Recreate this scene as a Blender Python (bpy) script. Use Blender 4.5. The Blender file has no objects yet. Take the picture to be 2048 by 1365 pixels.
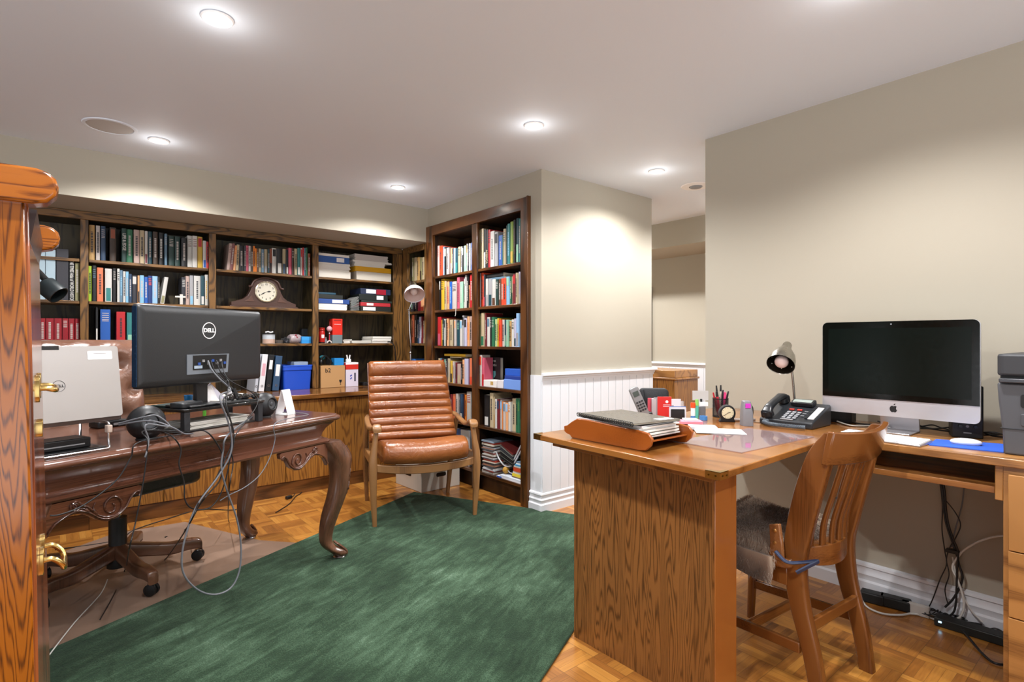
import bpy, math, random
from mathutils import Matrix, Vector
C = bpy.context.scene.collection
sc = bpy.context.scene
# ---------------------------------------------------------------- camera, world, exposure
FPX, YAW, Y0, EYE = 1094.88, 0.6906, 681.25, 1.17
cam_d = bpy.data.cameras.new('camera'); cam = bpy.data.objects.new('camera', cam_d); C.objects.link(cam)
cam.location = (0, 0, EYE); cam.rotation_euler = (math.pi/2, 0, -YAW)
cam_d.sensor_width = 36; cam_d.lens = 36*FPX/2048; cam_d.shift_y = -1.25/2048; cam_d.clip_start = 0.05
sc.camera = cam
w = bpy.data.worlds.new('world'); sc.world = w; w.use_nodes = True
# added fill through the unbuilt room end, brighter from below to lift the ceiling
_n = w.node_tree.nodes; _tc = _n.new('ShaderNodeTexCoord'); _sp = _n.new('ShaderNodeSeparateXYZ'); _mr = _n.new('ShaderNodeMapRange')
w.node_tree.links.new(_tc.outputs['Generated'], _sp.inputs[0]); w.node_tree.links.new(_sp.outputs[2], _mr.inputs['Value'])
_mr.inputs['From Min'].default_value = -.03; _mr.inputs['From Max'].default_value = .03; _mr.inputs['To Min'].default_value = 1.7; _mr.inputs['To Max'].default_value = .2
_n['Background'].inputs[0].default_value = (0.93, 0.96, 1.0, 1)
w.node_tree.links.new(_mr.outputs['Result'], _n['Background'].inputs[1])
sc.view_settings.view_transform = 'Standard'; sc.view_settings.look = 'None'
sc.view_settings.gamma = 1; sc.view_settings.use_curve_mapping = False
sc.view_settings.exposure = 0.70
CEIL = 2.337
POTS = [(0.44, 2.205), (0.445, 3.765), (1.98, 3.757), (1.98, 2.21), (3.165, 2.27), (1.98, 0.66), (0.44, 0.66), (0.44, -0.9), (1.98, -0.9), (4.3, 2.27), (4.3, 3.9), (4.3, 5.2)]  # the last three, unseen in the hall, are added to brighten its wall
POT_W = 50.0
POT_GAIN = [1.15, 1.45, 1.4, 1.15, 1.2, 1.25, 1.35, .8, .9, 1.5, 1.5, 1.5]

# ---------------------------------------------------------------- measuring helpers (real planes of the room)
_s, _c = math.sin(YAW), math.cos(YAW)
def ray(px):
    u = (px-1024)/FPX; return (_s+u*_c, _c-u*_s)
def atz(px, py, z=0.0):
    d = (EYE-z)*FPX/(py-Y0); x, y = ray(px); return Vector((x*d, y*d, z))
def atx(px, py, X0):
    x, y = ray(px); d = X0/x; return Vector((X0, y*d, EYE-(py-Y0)*d/FPX))
def aty(px, py, Yp):
    x, y = ray(px); d = Yp/y; return Vector((x*d, Yp, EYE-(py-Y0)*d/FPX))
def atp(px, py, p0, ang):          # vertical plane through p0 running along direction ang
    x, y = ray(px); nx, ny = -math.sin(ang), math.cos(ang)
    d = (p0[0]*nx+p0[1]*ny)/(x*nx+y*ny); return Vector((x*d, y*d, EYE-(py-Y0)*d/FPX))

# ---------------------------------------------------------------- mesh helpers
W = {}
class MB:
    def __init__(s): s.v = []; s.f = []; s.m = []; s.M = Matrix.Identity(4); s.mi = 0
    def add(s, vs, fs):
        b = len(s.v); s.v += [s.M @ Vector(v) for v in vs]
        for f in fs: s.f.append([b+i for i in f]); s.m.append(s.mi)
        return s
    def box(s, x0, x1, y0, y1, z0, z1):
        return s.add([(x0,y0,z0),(x1,y0,z0),(x1,y1,z0),(x0,y1,z0),(x0,y0,z1),(x1,y0,z1),(x1,y1,z1),(x0,y1,z1)],
            [(0,3,2,1),(4,5,6,7),(0,1,5,4),(1,2,6,5),(2,3,7,6),(3,0,4,7)])
    def bar(s, a, b, w, h, up=(0,0,1), w2=None, h2=None):
        a = Vector(a); b = Vector(b); t = (b-a).normalized(); up = Vector(up)
        x = t.cross(up); x = x.normalized() if x.length > 1e-6 else Vector((1,0,0)); y = x.cross(t)
        w2 = w if w2 is None else w2; h2 = h if h2 is None else h2; vs = []
        for p, ww, hh in ((a,w,h),(b,w2,h2)):
            for sx, sy in ((-1,-1),(1,-1),(1,1),(-1,1)): vs.append(p+x*(sx*ww/2)+y*(sy*hh/2))
        return s.add(vs, [(3,2,1,0),(4,5,6,7),(0,1,5,4),(1,2,6,5),(2,3,7,6),(3,0,4,7)])
    def prism(s, poly, axis, lo, hi):
        n = len(poly); vs = []
        for t in (lo, hi):
            for a, b in poly: vs.append({'x':(t,a,b),'y':(a,t,b),'z':(a,b,t)}[axis])
        return s.add(vs, [tuple(range(n))[::-1], tuple(range(n, 2*n))]+[(i,(i+1)%n,n+(i+1)%n,n+i) for i in range(n)])
    def loft(s, rings, closed=True, caps=True):
        n = len(rings[0]); vs = [p for r in rings for p in r]; fs = []
        for k in range(len(rings)-1):
            for i in range(n if closed else n-1):
                j = (i+1) % n; fs.append((k*n+i, k*n+j, (k+1)*n+j, (k+1)*n+i))
        if caps and closed: fs += [tuple(range(n))[::-1], tuple(range((len(rings)-1)*n, len(rings)*n))]
        return s.add(vs, fs)
    def tube(s, pts, r, n=8, squash=1.0):
        pts = [Vector(p) for p in pts]; k = len(pts); rs = r if isinstance(r, (list, tuple)) else [r]*k
        rings = []; x = None
        for i, p in enumerate(pts):
            t = (pts[min(i+1, k-1)]-pts[max(i-1, 0)])
            t = t.normalized() if t.length > 1e-9 else Vector((0,0,1))
            if x is None:
                x = t.cross(Vector((0,0,1)))
                if x.length < 1e-3: x = t.cross(Vector((1,0,0)))
            x = (x-t*x.dot(t)).normalized(); y = t.cross(x)
            rings.append([p+x*(rs[i]*math.cos(a))+y*(rs[i]*squash*math.sin(a)) for a in [2*math.pi*j/n for j in range(n)]])
        return s.loft(rings)
    def lathe(s, prof, c=(0,0,0), n=24, axis=None):
        M = Matrix.Identity(3) if axis is None else Vector(axis).to_track_quat('Z', 'Y').to_matrix()
        c = Vector(c); rings = []
        prof = list(prof)
        if len(prof) > 2 and prof[0][0] > .0021 and prof[-1][0] > .0021 and prof[0] != prof[-1]: prof.append(prof[0])
        for r, z in prof: rings.append([c+M @ Vector((r*math.cos(2*math.pi*j/n), r*math.sin(2*math.pi*j/n), z)) for j in range(n)])
        both = len(prof) == 2
        s.loft(rings, caps=False); b = len(s.v)-len(rings)*n
        if both or prof[0][0] <= .0021: s.f.append([b+i for i in range(n)][::-1]); s.m.append(s.mi)
        if both or prof[-1][0] <= .0021: s.f.append([b+(len(rings)-1)*n+i for i in range(n)]); s.m.append(s.mi)
        return s
    def ball(s, c, r, n=20, sc3=(1,1,1)):
        c = Vector(c); rings = []; k = n//2
        for i in range(k+1):
            a = math.pi*i/k; rr = max(math.sin(a), 1e-3)*r
            rings.append([c+Vector((rr*math.cos(2*math.pi*j/n)*sc3[0], rr*math.sin(2*math.pi*j/n)*sc3[1], -math.cos(a)*r*sc3[2])) for j in range(n)])
        return s.loft(rings)
    def disc(s, c, r, nrm=(0,0,1), n=24, th=0.001):
        return s.lathe([(r, 0), (r, th)], c, n, nrm)
def curve(pts, n=8):               # Catmull-Rom through points
    P = [Vector(p) for p in pts]; out = []
    for i in range(len(P)-1):
        p0 = P[max(i-1,0)]; p1 = P[i]; p2 = P[i+1]; p3 = P[min(i+2,len(P)-1)]
        for k in range(n):
            t = k/n; out.append(0.5*((2*p1)+(p2-p0)*t+(2*p0-5*p1+4*p2-p3)*t*t+(3*p1-3*p2+p3-p0)*t**3))
    out.append(P[-1]); return out
def rrect(w, h, r, n=5, cx=0, cy=0):  # rounded rectangle outline
    out = []
    for qx, qy, a0 in ((1,1,0),(-1,1,90),(-1,-1,180),(1,-1,270)):
        for k in range(n+1):
            a = math.radians(a0+90*k/n); out.append((cx+qx*(w/2-r)+r*math.cos(a), cy+qy*(h/2-r)+r*math.sin(a)))
    return out
def mk(name, mb, m, bev=0, seg=2, smooth=35, shift=None):
    me = bpy.data.meshes.new(name); vs = mb.v
    if shift is not None: vs = [shift @ v for v in vs]
    me.from_pydata([tuple(v) for v in vs], [], mb.f)
    for x in (m if isinstance(m, (list, tuple)) else [m]): me.materials.append(x)
    if any(mb.m): me.polygons.foreach_set('material_index', mb.m)
    me.validate(); me.update()
    if smooth: me.shade_smooth(); me.set_sharp_from_angle(angle=math.radians(smooth))
    o = bpy.data.objects.new(name, me); C.objects.link(o)
    if bev:
        b = o.modifiers.new('edge', 'BEVEL'); b.width = bev; b.segments = seg; b.limit_method = 'ANGLE'; b.angle_limit = math.radians(40)
    return o
def tag(o, label=None, cat=None, group=None, kind=None):
    if label: o['label'] = label
    if cat: o['category'] = cat
    if group: o['group'] = group
    if kind: o['kind'] = kind
    return o
def thing(name, label, cat, loc=(0,0,0), rz=0.0, group=None, rot=None):
    o = bpy.data.objects.new(name, None); C.objects.link(o); o.location = loc; o.empty_display_size = 0.05
    o.rotation_euler = rot if rot else (0, 0, rz)
    W[o] = Matrix.Translation(Vector(loc)) @ o.rotation_euler.to_matrix().to_4x4()
    return tag(o, label, cat, group)
def part(name, mb, m, parent, world=False, bev=0, label=None, smooth=35, seg=2):
    sh = W[parent].inverted() if world else None
    o = mk(name, mb, m, bev, seg, smooth, sh); o.parent = parent; W[o] = W[parent]
    if label: o['label'] = label
    return o
def solo(name, mb, m, label, cat, loc=(0,0,0), rz=0.0, world=False, bev=0, group=None, smooth=35, seg=2, rot=None):
    if world:
        xs = [v.x for v in mb.v]; ys = [v.y for v in mb.v]; zs = [v.z for v in mb.v]
        loc = ((min(xs)+max(xs))/2, (min(ys)+max(ys))/2, min(zs))
    T = Matrix.Translation(Vector(loc))
    o = mk(name, mb, m, bev, seg, smooth, T.inverted() if world else None)
    o.location = loc
    if rot: o.rotation_euler = rot
    elif not world: o.rotation_euler = (0, 0, rz)
    W[o] = T @ o.rotation_euler.to_matrix().to_4x4()
    return tag(o, label, cat, group)
def struct(name, mb, m, bev=0, smooth=35): return tag(mk(name, mb, m, bev, 2, smooth), kind='structure')
def text(name, body, org, xd, yd, size, m, parent, bold=0.0, align='CENTER', world=True, sx=1.0):
    cu = bpy.data.curves.new(name, 'FONT'); cu.body = body; cu.size = size; cu.align_x = align; cu.align_y = 'CENTER'
    cu.extrude = 0.0003; cu.offset = bold; cu.resolution_u = 3
    tmp = bpy.data.objects.new(name+'_tmp', cu); C.objects.link(tmp)
    me = bpy.data.meshes.new_from_object(tmp.evaluated_get(bpy.context.evaluated_depsgraph_get())); bpy.data.objects.remove(tmp)
    me.materials.clear(); me.materials.append(m); me.name = name
    o = bpy.data.objects.new(name, me); C.objects.link(o)
    xd = Vector(xd).normalized(); yd = Vector(yd).normalized(); zd = xd.cross(yd)
    M = Matrix(((xd.x*sx,yd.x,zd.x,org[0]),(xd.y*sx,yd.y,zd.y,org[1]),(xd.z*sx,yd.z,zd.z,org[2]),(0,0,0,1)))
    o.parent = parent
    o.matrix_basis = (W[parent].inverted() @ M) if world else M
    return o

# ---------------------------------------------------------------- materials
def lin(h):
    if isinstance(h, str): h = [int(h[i:i+2], 16)/255 for i in (0, 2, 4)]
    return tuple((c/12.92 if c <= .04045 else ((c+.055)/1.055)**2.4) for c in h)+(1,)
_mc = {}
def base_mat(name):
    m = bpy.data.materials.new(name); m.use_nodes = True; nt = m.node_tree
    return m, nt, nt.nodes['Principled BSDF']
def mat(col, rough=.5, metal=0., spec=.5, bump=0., bscale=80., coat=0., emis=None, estr=0., alpha=None, trans=0., name=None):
    key = (col, rough, metal, spec, bump, bscale, coat, emis, estr, alpha, trans)
    if key in _mc: return _mc[key]
    m, nt, b = base_mat(name or 'm_'+str(col)); L = nt.links
    b.inputs['Base Color'].default_value = lin(col); b.inputs['Roughness'].default_value = rough
    b.inputs['Metallic'].default_value = metal; b.inputs['Specular IOR Level'].default_value = spec
    b.inputs['Coat Weight'].default_value = coat; b.inputs['Coat Roughness'].default_value = .12
    b.inputs['Transmission Weight'].default_value = trans
    if emis: b.inputs['Emission Color'].default_value = lin(emis); b.inputs['Emission Strength'].default_value = estr
    tc = nt.nodes.new('ShaderNodeTexCoord'); n = nt.nodes.new('ShaderNodeTexNoise'); n.inputs['Scale'].default_value = bscale
    L.new(tc.outputs['Object'], n.inputs['Vector'])
    mr = nt.nodes.new('ShaderNodeMapRange'); mr.inputs['To Min'].default_value = max(0, rough-.05); mr.inputs['To Max'].default_value = min(1, rough+.07)
    L.new(n.outputs['Fac'], mr.inputs['Value']); L.new(mr.outputs['Result'], b.inputs['Roughness'])
    if bump:
        bp = nt.nodes.new('ShaderNodeBump'); bp.inputs['Strength'].default_value = bump; bp.inputs['Distance'].default_value = .002
        L.new(n.outputs['Fac'], bp.inputs['Height']); L.new(bp.outputs['Normal'], b.inputs['Normal'])
    _mc[key] = m; return m
def ramp(nt, stops):
    r = nt.nodes.new('ShaderNodeValToRGB'); e = r.color_ramp.elements
    while len(e) > 1: e.remove(e[0])
    e[0].position = stops[0][0]; e[0].color = lin(stops[0][1])
    for p, c in stops[1:]:
        k = e.new(p); k.color = lin(c)
    return r
def wood(name, light, mid, dark, axis='z', rings=9., scale=1., rough=.32, coat=.3, sharp=1.0, along=.16, pores=.5):
    m, nt, b = base_mat(name); L = nt.links; N = nt.nodes
    tc = N.new('ShaderNodeTexCoord'); mp = N.new('ShaderNodeMapping'); L.new(tc.outputs['Object'], mp.inputs['Vector'])
    s = [scale]*3; s['xyz'.index(axis)] = scale*along; mp.inputs['Scale'].default_value = s
    n1 = N.new('ShaderNodeTexNoise'); n1.inputs['Scale'].default_value = 3.2; n1.inputs['Detail'].default_value = 2.5; n1.inputs['Roughness'].default_value = .45
    L.new(mp.outputs['Vector'], n1.inputs['Vector'])
    a = N.new('ShaderNodeMath'); a.operation = 'MULTIPLY'; a.inputs[1].default_value = rings*6.283; L.new(n1.outputs['Fac'], a.inputs[0])
    si = N.new('ShaderNodeMath'); si.operation = 'SINE'; L.new(a.outputs[0], si.inputs[0])
    mr = N.new('ShaderNodeMapRange'); mr.inputs['From Min'].default_value = -1; L.new(si.outputs[0], mr.inputs['Value'])
    mp2 = N.new('ShaderNodeMapping'); s2 = [190*scale]*3; s2['xyz'.index(axis)] = 7*scale; mp2.inputs['Scale'].default_value = s2
    L.new(tc.outputs['Object'], mp2.inputs['Vector'])
    n2 = N.new('ShaderNodeTexNoise'); n2.inputs['Scale'].default_value = 1; n2.inputs['Detail'].default_value = 3; L.new(mp2.outputs['Vector'], n2.inputs['Vector'])
    mx = N.new('ShaderNodeMath'); mx.operation = 'MULTIPLY_ADD'; mx.inputs[1].default_value = pores; L.new(n2.outputs['Fac'], mx.inputs[0])
    sub = N.new('ShaderNodeMath'); sub.operation = 'MULTIPLY'; sub.inputs[1].default_value = .75; L.new(mr.outputs['Result'], sub.inputs[0])
    L.new(sub.outputs[0], mx.inputs[2])
    r = ramp(nt, [(.18, dark), (.18+.22/sharp, mid), (.18+.55/sharp if .18+.55/sharp < 1 else .98, light)]); L.new(mx.outputs[0], r.inputs['Fac'])
    n3 = N.new('ShaderNodeTexNoise'); n3.inputs['Scale'].default_value = 1.7; L.new(mp.outputs['Vector'], n3.inputs['Vector'])
    mr3 = N.new('ShaderNodeMapRange'); mr3.inputs['From Min'].default_value = .3; mr3.inputs['From Max'].default_value = .7; mr3.inputs['To Min'].default_value = .82; mr3.inputs['To Max'].default_value = 1.12
    L.new(n3.outputs['Fac'], mr3.inputs['Value'])
    mul = N.new('ShaderNodeMix'); mul.data_type = 'RGBA'; mul.blend_type = 'MULTIPLY'; mul.inputs[0].default_value = 1
    L.new(r.outputs['Color'], mul.inputs[6]); L.new(mr3.outputs['Result'], mul.inputs[7]); L.new(mul.outputs[2], b.inputs['Base Color'])
    b.inputs['Roughness'].default_value = rough; b.inputs['Coat Weight'].default_value = coat; b.inputs['Coat Roughness'].default_value = .15
    bp = N.new('ShaderNodeBump'); bp.inputs['Strength'].default_value = .12; bp.inputs['Distance'].default_value = .001; L.new(mx.outputs[0], bp.inputs['Height']); L.new(bp.outputs['Normal'], b.inputs['Normal'])
    return m
def leather(name, c1, c2, rough=.35, wr=14.):
    m, nt, b = base_mat(name); L = nt.links; N = nt.nodes
    tc = N.new('ShaderNodeTexCoord'); n = N.new('ShaderNodeTexNoise'); n.inputs['Scale'].default_value = 5; n.inputs['Detail'].default_value = 4
    L.new(tc.outputs['Object'], n.inputs['Vector']); r = ramp(nt, [(.35, c1), (.68, c2)]); L.new(n.outputs['Fac'], r.inputs['Fac']); L.new(r.outputs['Color'], b.inputs['Base Color'])
    n2 = N.new('ShaderNodeTexNoise'); n2.inputs['Scale'].default_value = wr; n2.inputs['Detail'].default_value = 3; n2.inputs['Distortion'].default_value = 1.5; L.new(tc.outputs['Object'], n2.inputs['Vector'])
    v = N.new('ShaderNodeTexVoronoi'); v.inputs['Scale'].default_value = 320; L.new(tc.outputs['Object'], v.inputs['Vector'])
    ad = N.new('ShaderNodeMath'); ad.operation = 'MULTIPLY_ADD'; ad.inputs[1].default_value = .06; L.new(v.outputs['Distance'], ad.inputs[0]); L.new(n2.outputs['Fac'], ad.inputs[2])
    bp = N.new('ShaderNodeBump'); bp.inputs['Strength'].default_value = .45; bp.inputs['Distance'].default_value = .012; L.new(ad.outputs[0], bp.inputs['Height']); L.new(bp.outputs['Normal'], b.inputs['Normal'])
    b.inputs['Roughness'].default_value = rough; b.inputs['Coat Weight'].default_value = .15; b.inputs['Coat Roughness'].default_value = .25
    return m
def parquet():
    m, nt, b = base_mat('parquet'); L = nt.links; N = nt.nodes
    def M(op, *a):
        n = N.new('ShaderNodeMath'); n.operation = op
        for i, v in enumerate(a):
            if isinstance(v, (int, float)): n.inputs[i].default_value = v
            else: L.new(v, n.inputs[i])
        return n.outputs[0]
    tc = N.new('ShaderNodeTexCoord'); sp = N.new('ShaderNodeSeparateXYZ'); L.new(tc.outputs['Object'], sp.inputs[0])
    T = 0.152; x = M('DIVIDE', sp.outputs[0], T); y = M('DIVIDE', sp.outputs[1], T)
    ix = M('FLOOR', x); iy = M('FLOOR', y); fx = M('FRACT', x); fy = M('FRACT', y)
    ch = M('FLOORED_MODULO', M('ADD', ix, iy), 2.0)
    s = M('ADD', M('MULTIPLY', fx, ch), M('MULTIPLY', fy, M('SUBTRACT', 1.0, ch)))
    t = M('ADD', M('MULTIPLY', fy, ch), M('MULTIPLY', fx, M('SUBTRACT', 1.0, ch)))
    s5 = M('MULTIPLY', s, 5.0); si = M('FLOOR', s5); sf = M('FRACT', s5)
    cb = N.new('ShaderNodeCombineXYZ'); L.new(M('ADD', ix, M('MULTIPLY', si, .137)), cb.inputs[0]); L.new(M('ADD', iy, M('MULTIPLY', si, .371)), cb.inputs[1]); L.new(ch, cb.inputs[2])
    wn = N.new('ShaderNodeTexWhiteNoise'); L.new(cb.outputs[0], wn.inputs['Vector'])
    cb2 = N.new('ShaderNodeCombineXYZ'); L.new(M('ADD', ix, .5), cb2.inputs[0]); L.new(iy, cb2.inputs[1])
    wt = N.new('ShaderNodeTexWhiteNoise'); L.new(cb2.outputs[0], wt.inputs['Vector'])
    g = N.new('ShaderNodeCombineXYZ'); L.new(M('MULTIPLY', s, 22.0), g.inputs[0]); L.new(M('MULTIPLY', t, 1.6), g.inputs[1]); L.new(M('MULTIPLY', wn.outputs['Value'], 50.0), g.inputs[2])
    gn = N.new('ShaderNodeTexNoise'); gn.inputs['Scale'].default_value = 1.0; gn.inputs['Detail'].default_value = 4; L.new(g.outputs[0], gn.inputs['Vector'])
    f = M('ADD', M('ADD', M('MULTIPLY', wn.outputs['Value'], .36), M('MULTIPLY', wt.outputs['Value'], .2)), M('MULTIPLY', gn.outputs['Fac'], .42))
    r = ramp(nt, [(.12, '6b3f18'), (.42, 'a0662a'), (.68, 'be8339'), (.95, 'd09a50')]); L.new(f, r.inputs['Fac'])
    e1 = M('LESS_THAN', M('MINIMUM', sf, M('SUBTRACT', 1.0, sf)), .022)
    e2 = M('LESS_THAN', M('MINIMUM', M('MINIMUM', fx, M('SUBTRACT', 1.0, fx)), M('MINIMUM', fy, M('SUBTRACT', 1.0, fy))), .008)
    e = M('MULTIPLY', M('MAXIMUM', e1, e2), .55)
    mx = N.new('ShaderNodeMix'); mx.data_type = 'RGBA'; L.new(e, mx.inputs[0]); L.new(r.outputs['Color'], mx.inputs[6]); mx.inputs[7].default_value = lin('5a3a1c')
    L.new(mx.outputs[2], b.inputs['Base Color']); b.inputs['Roughness'].default_value = .3; b.inputs['Coat Weight'].default_value = .25; b.inputs['Coat Roughness'].default_value = .18
    return m
def rugmat():
    m, nt, b = base_mat('rug_wool'); L = nt.links; N = nt.nodes
    tc = N.new('ShaderNodeTexCoord'); mp = N.new('ShaderNodeMapping'); mp.inputs['Scale'].default_value = (3.5, 15, 5); mp.inputs['Rotation'].default_value = (0, 0, .15); L.new(tc.outputs['Object'], mp.inputs['Vector'])
    n = N.new('ShaderNodeTexNoise'); n.inputs['Scale'].default_value = 1.6; n.inputs['Detail'].default_value = 6; n.inputs['Roughness'].default_value = .65; n.inputs['Distortion'].default_value = .6; L.new(mp.outputs['Vector'], n.inputs['Vector'])
    n2 = N.new('ShaderNodeTexNoise'); n2.inputs['Scale'].default_value = 2.3; n2.inputs['Detail'].default_value = 5; n2.inputs['Roughness'].default_value = .6; L.new(tc.outputs['Object'], n2.inputs['Vector'])
    n3 = N.new('ShaderNodeTexNoise'); n3.inputs['Scale'].default_value = 260; n3.inputs['Detail'].default_value = 2; L.new(tc.outputs['Object'], n3.inputs['Vector'])
    def M(op, a, c, d=None):
        q = N.new('ShaderNodeMath'); q.operation = op
        for i, v in enumerate([a, c] + ([d] if d is not None else [])):
            if isinstance(v, (int, float)): q.inputs[i].default_value = v
            else: L.new(v, q.inputs[i])
        return q.outputs[0]
    f = M('ADD', M('MULTIPLY', n.outputs['Fac'], .34), M('ADD', M('MULTIPLY', n2.outputs['Fac'], .44), M('MULTIPLY', n3.outputs['Fac'], .28)))
    r = ramp(nt, [(.38, '121f14'), (.51, '253826'), (.62, '435a45'), (.75, '788e7b')]); L.new(f, r.inputs['Fac'])
    L.new(r.outputs['Color'], b.inputs['Base Color']); b.inputs['Roughness'].default_value = .95; b.inputs['Specular IOR Level'].default_value = .1
    b.inputs['Sheen Weight'].default_value = .3; b.inputs['Sheen Tint'].default_value = lin('9fb8a8')
    bp = N.new('ShaderNodeBump'); bp.inputs['Strength'].default_value = .9; bp.inputs['Distance'].default_value = .006; L.new(f, bp.inputs['Height']); L.new(bp.outputs['Normal'], b.inputs['Normal'])
    return m
def paint(name, col, rough=.7, bs=160, bump=.08):
    m, nt, b = base_mat(name); L = nt.links; N = nt.nodes
    tc = N.new('ShaderNodeTexCoord'); n = N.new('ShaderNodeTexNoise'); n.inputs['Scale'].default_value = bs; n.inputs['Detail'].default_value = 3; L.new(tc.outputs['Object'], n.inputs['Vector'])
    b.inputs['Base Color'].default_value = lin(col); b.inputs['Roughness'].default_value = rough
    bp = N.new('ShaderNodeBump'); bp.inputs['Strength'].default_value = bump; bp.inputs['Distance'].default_value = .001; L.new(n.outputs['Fac'], bp.inputs['Height']); L.new(bp.outputs['Normal'], b.inputs['Normal'])
    return m
WALL = paint('wall_paint', 'aca595'); CEILM = paint('ceiling_paint', 'dfe8f3'); WHITE = paint('trim_paint', 'e2e5ea', .4)
OAK_ORANGE = wood('cabinet_oak', '9c5812', '84460c', '40200a', 'z', rings=44, scale=6., rough=.2, coat=.35, sharp=1.15, along=.035)
OAK_ORANGE_Y = wood('cabinet_oak_long', '9c5812', '84460c', '3c1a06', 'x', rings=15, scale=6., rough=.2, coat=.35, sharp=1.3, along=.12)
OAK_RED = wood('cabinet_oak_front', '8a4a26', '6e351b', '3a190c', 'z', rings=6, scale=1.4, rough=.15, coat=.6)
DESK_V = wood('desk_oak', '8c5c2d', '764b22', '4c2e12', 'z', rings=30, scale=4.2, rough=.35, coat=.2, sharp=1.1, along=.07, pores=.5)
DESK_T = wood('desk_top_oak', '9c6630', '8b5727', '6b411b', 'y', rings=4, scale=1.6, rough=.2, coat=.5, pores=.7)
DESK_TX = wood('desk_edge_oak', '8d5a2a', '74471f', '4c2c11', 'x', rings=5, scale=1.8, rough=.3, coat=.3)
DESK_DR = wood('drawer_oak', 'ac7a42', '9a6a36', '754c24', 'y', rings=6, scale=1.6, rough=.35)
CASE_Z = wood('bookcase_oak', '7a5629', '5f411e', '33220c', 'z', rings=13, scale=3, rough=.4, coat=.15)
CASE_X = wood('bookcase_oak_rail', '7a5629', '5f411e', '33220c', 'x', rings=12, scale=3, rough=.4, coat=.15)
CASE_IN = wood('bookcase_inside_shaded', '43381f', '332a15', '1d170a', 'z', rings=10, scale=2.6, rough=.5, coat=.05)  # darker copy of the case oak, with the soffit's shade in its colour
RC_Z = wood('corner_bookcase_oak', '633c1b', '4b2b11', '291607', 'z', rings=6, scale=1.5, rough=.3, coat=.35)
RC_Y = wood('corner_bookcase_rail', '633c1b', '4b2b11', '291607', 'y', rings=6, scale=1.5, rough=.3, coat=.35)
RC_IN = wood('corner_bookcase_inside_shaded', '3a2410', '2b190a', '180d04', 'z', rings=6, scale=1.3, rough=.5, coat=.05)  # corner oak darkened evenly, the shade of the recess put into the colour
BASEW = wood('base_cabinet_oak', '9b692b', '845420', '5f3c13', 'z', rings=20, scale=2.8, rough=.38, coat=.15, along=.09, sharp=1.2)
COUNTER = wood('counter_oak', '8f5f30', '75491f', '4a2b12', 'x', rings=6, scale=1.5, rough=.2, coat=.5)
WALNUT = wood('desk_walnut', '6b4332', '543223', '301c14', 'x', rings=4, scale=1.0, rough=.22, coat=.6, pores=.8)
WALNUT_Z = wood('desk_leg_walnut', '6d4935', '543625', '301e15', 'z', rings=4, scale=1.2, rough=.28, coat=.5, pores=.8)
CHAIRW = wood('chair_oak', '7c4b22', '693c19', '47280e', 'z', rings=5, scale=1.2, rough=.25, coat=.45, pores=.8)
CHAIRW_X = wood('chair_oak_rail', '7c4b22', '693c19', '47280e', 'x', rings=4, scale=1.2, rough=.22, coat=.5, pores=.8)
ARMW = wood('armchair_walnut', '93693f', '7b5534', '5c3e22', 'z', rings=5, scale=1.6, rough=.35, coat=.2, pores=.8)
TRAYW = wood('tray_cherry', '9c521a', '914a15', '7d3e0f', 'x', rings=2, scale=1.0, rough=.3, coat=.3, pores=.8)
TAN = leather('tan_leather', '804722', '97592b', .27)
BROWN = leather('brown_leather', '6b4838', '84604e', .28)
BLACKL = leather('black_leather', '1c1a18', '2a2724', .4)
BLK = mat('16181a', .35); BLKM = mat('24262a', .55); DARK = mat('0c0e10', .5); CHROME = mat('d8d8da', .15, 1.); STEEL = mat('a8a49c', .28, 1.)
ALU = mat('c4c1c0', .35, .75); BRASS = mat('c9ac6c', .2, 1.); PAPER = mat('ebe8e0', .8); PAGES = mat('cfc6b2', .9, bump=.3, bscale=300)
WHT = mat('f0eff0', .4); GREY = mat('8c8c8e', .5); CABLE = mat('1a1b1d', .45); CABLEG = mat('6d7076', .4); CABLEW = mat('dcdcd6', .4)
REDP = mat('c8221c', .4)
# ================================================================ SETTING
XB, YC, YB, XR, YR, XE = 2.527, 2.744, 4.2326, 2.89, 1.735, 3.76
XF, XFW = 4.616, 5.25
b = MB().box(-3, 6.2, -2.6, 6.2, -.06, 0); struct('floor', b, parquet())
b = MB().box(-3, 6.2, -2.6, 6.2, CEIL, CEIL+.06); struct('ceiling', b, CEILM)
b = MB().box(-3, XB, YB, 5.1, 2.043, CEIL); struct('wall_bulkhead', b, WALL)
b = MB().box(-3, XB+.6, 5.0, 5.1, 0, 2.043); struct('wall_back', b, WALL)
b = MB().box(-3.1, -3, 2.6, 5.1, 0, CEIL); struct('wall_left', b, WALL)
b = MB()
b.box(XB, 2.86, YC, 2.853, 0, CEIL); b.box(XB, 2.86, 2.853, 5.0, 2.178, CEIL); b.box(2.86, XE, YC, 5.1, 0, CEIL)
struct('wall_column', b, WALL)
struct('wall_right', MB().box(XR, XR+.13, -2.6, YR, 0, CEIL), WALL)
struct('wall_hall', MB().box(XFW, XFW+.1, 0, 6.2, 0, CEIL), WALL)
struct('wall_hall_bulkhead', MB().box(XF, XFW, 0, 6.2, 2.09, CEIL), WALL)
struct('wall_hall_end', MB().box(XE, XFW, 6.1, 6.2, 0, CEIL), WALL)
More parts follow.
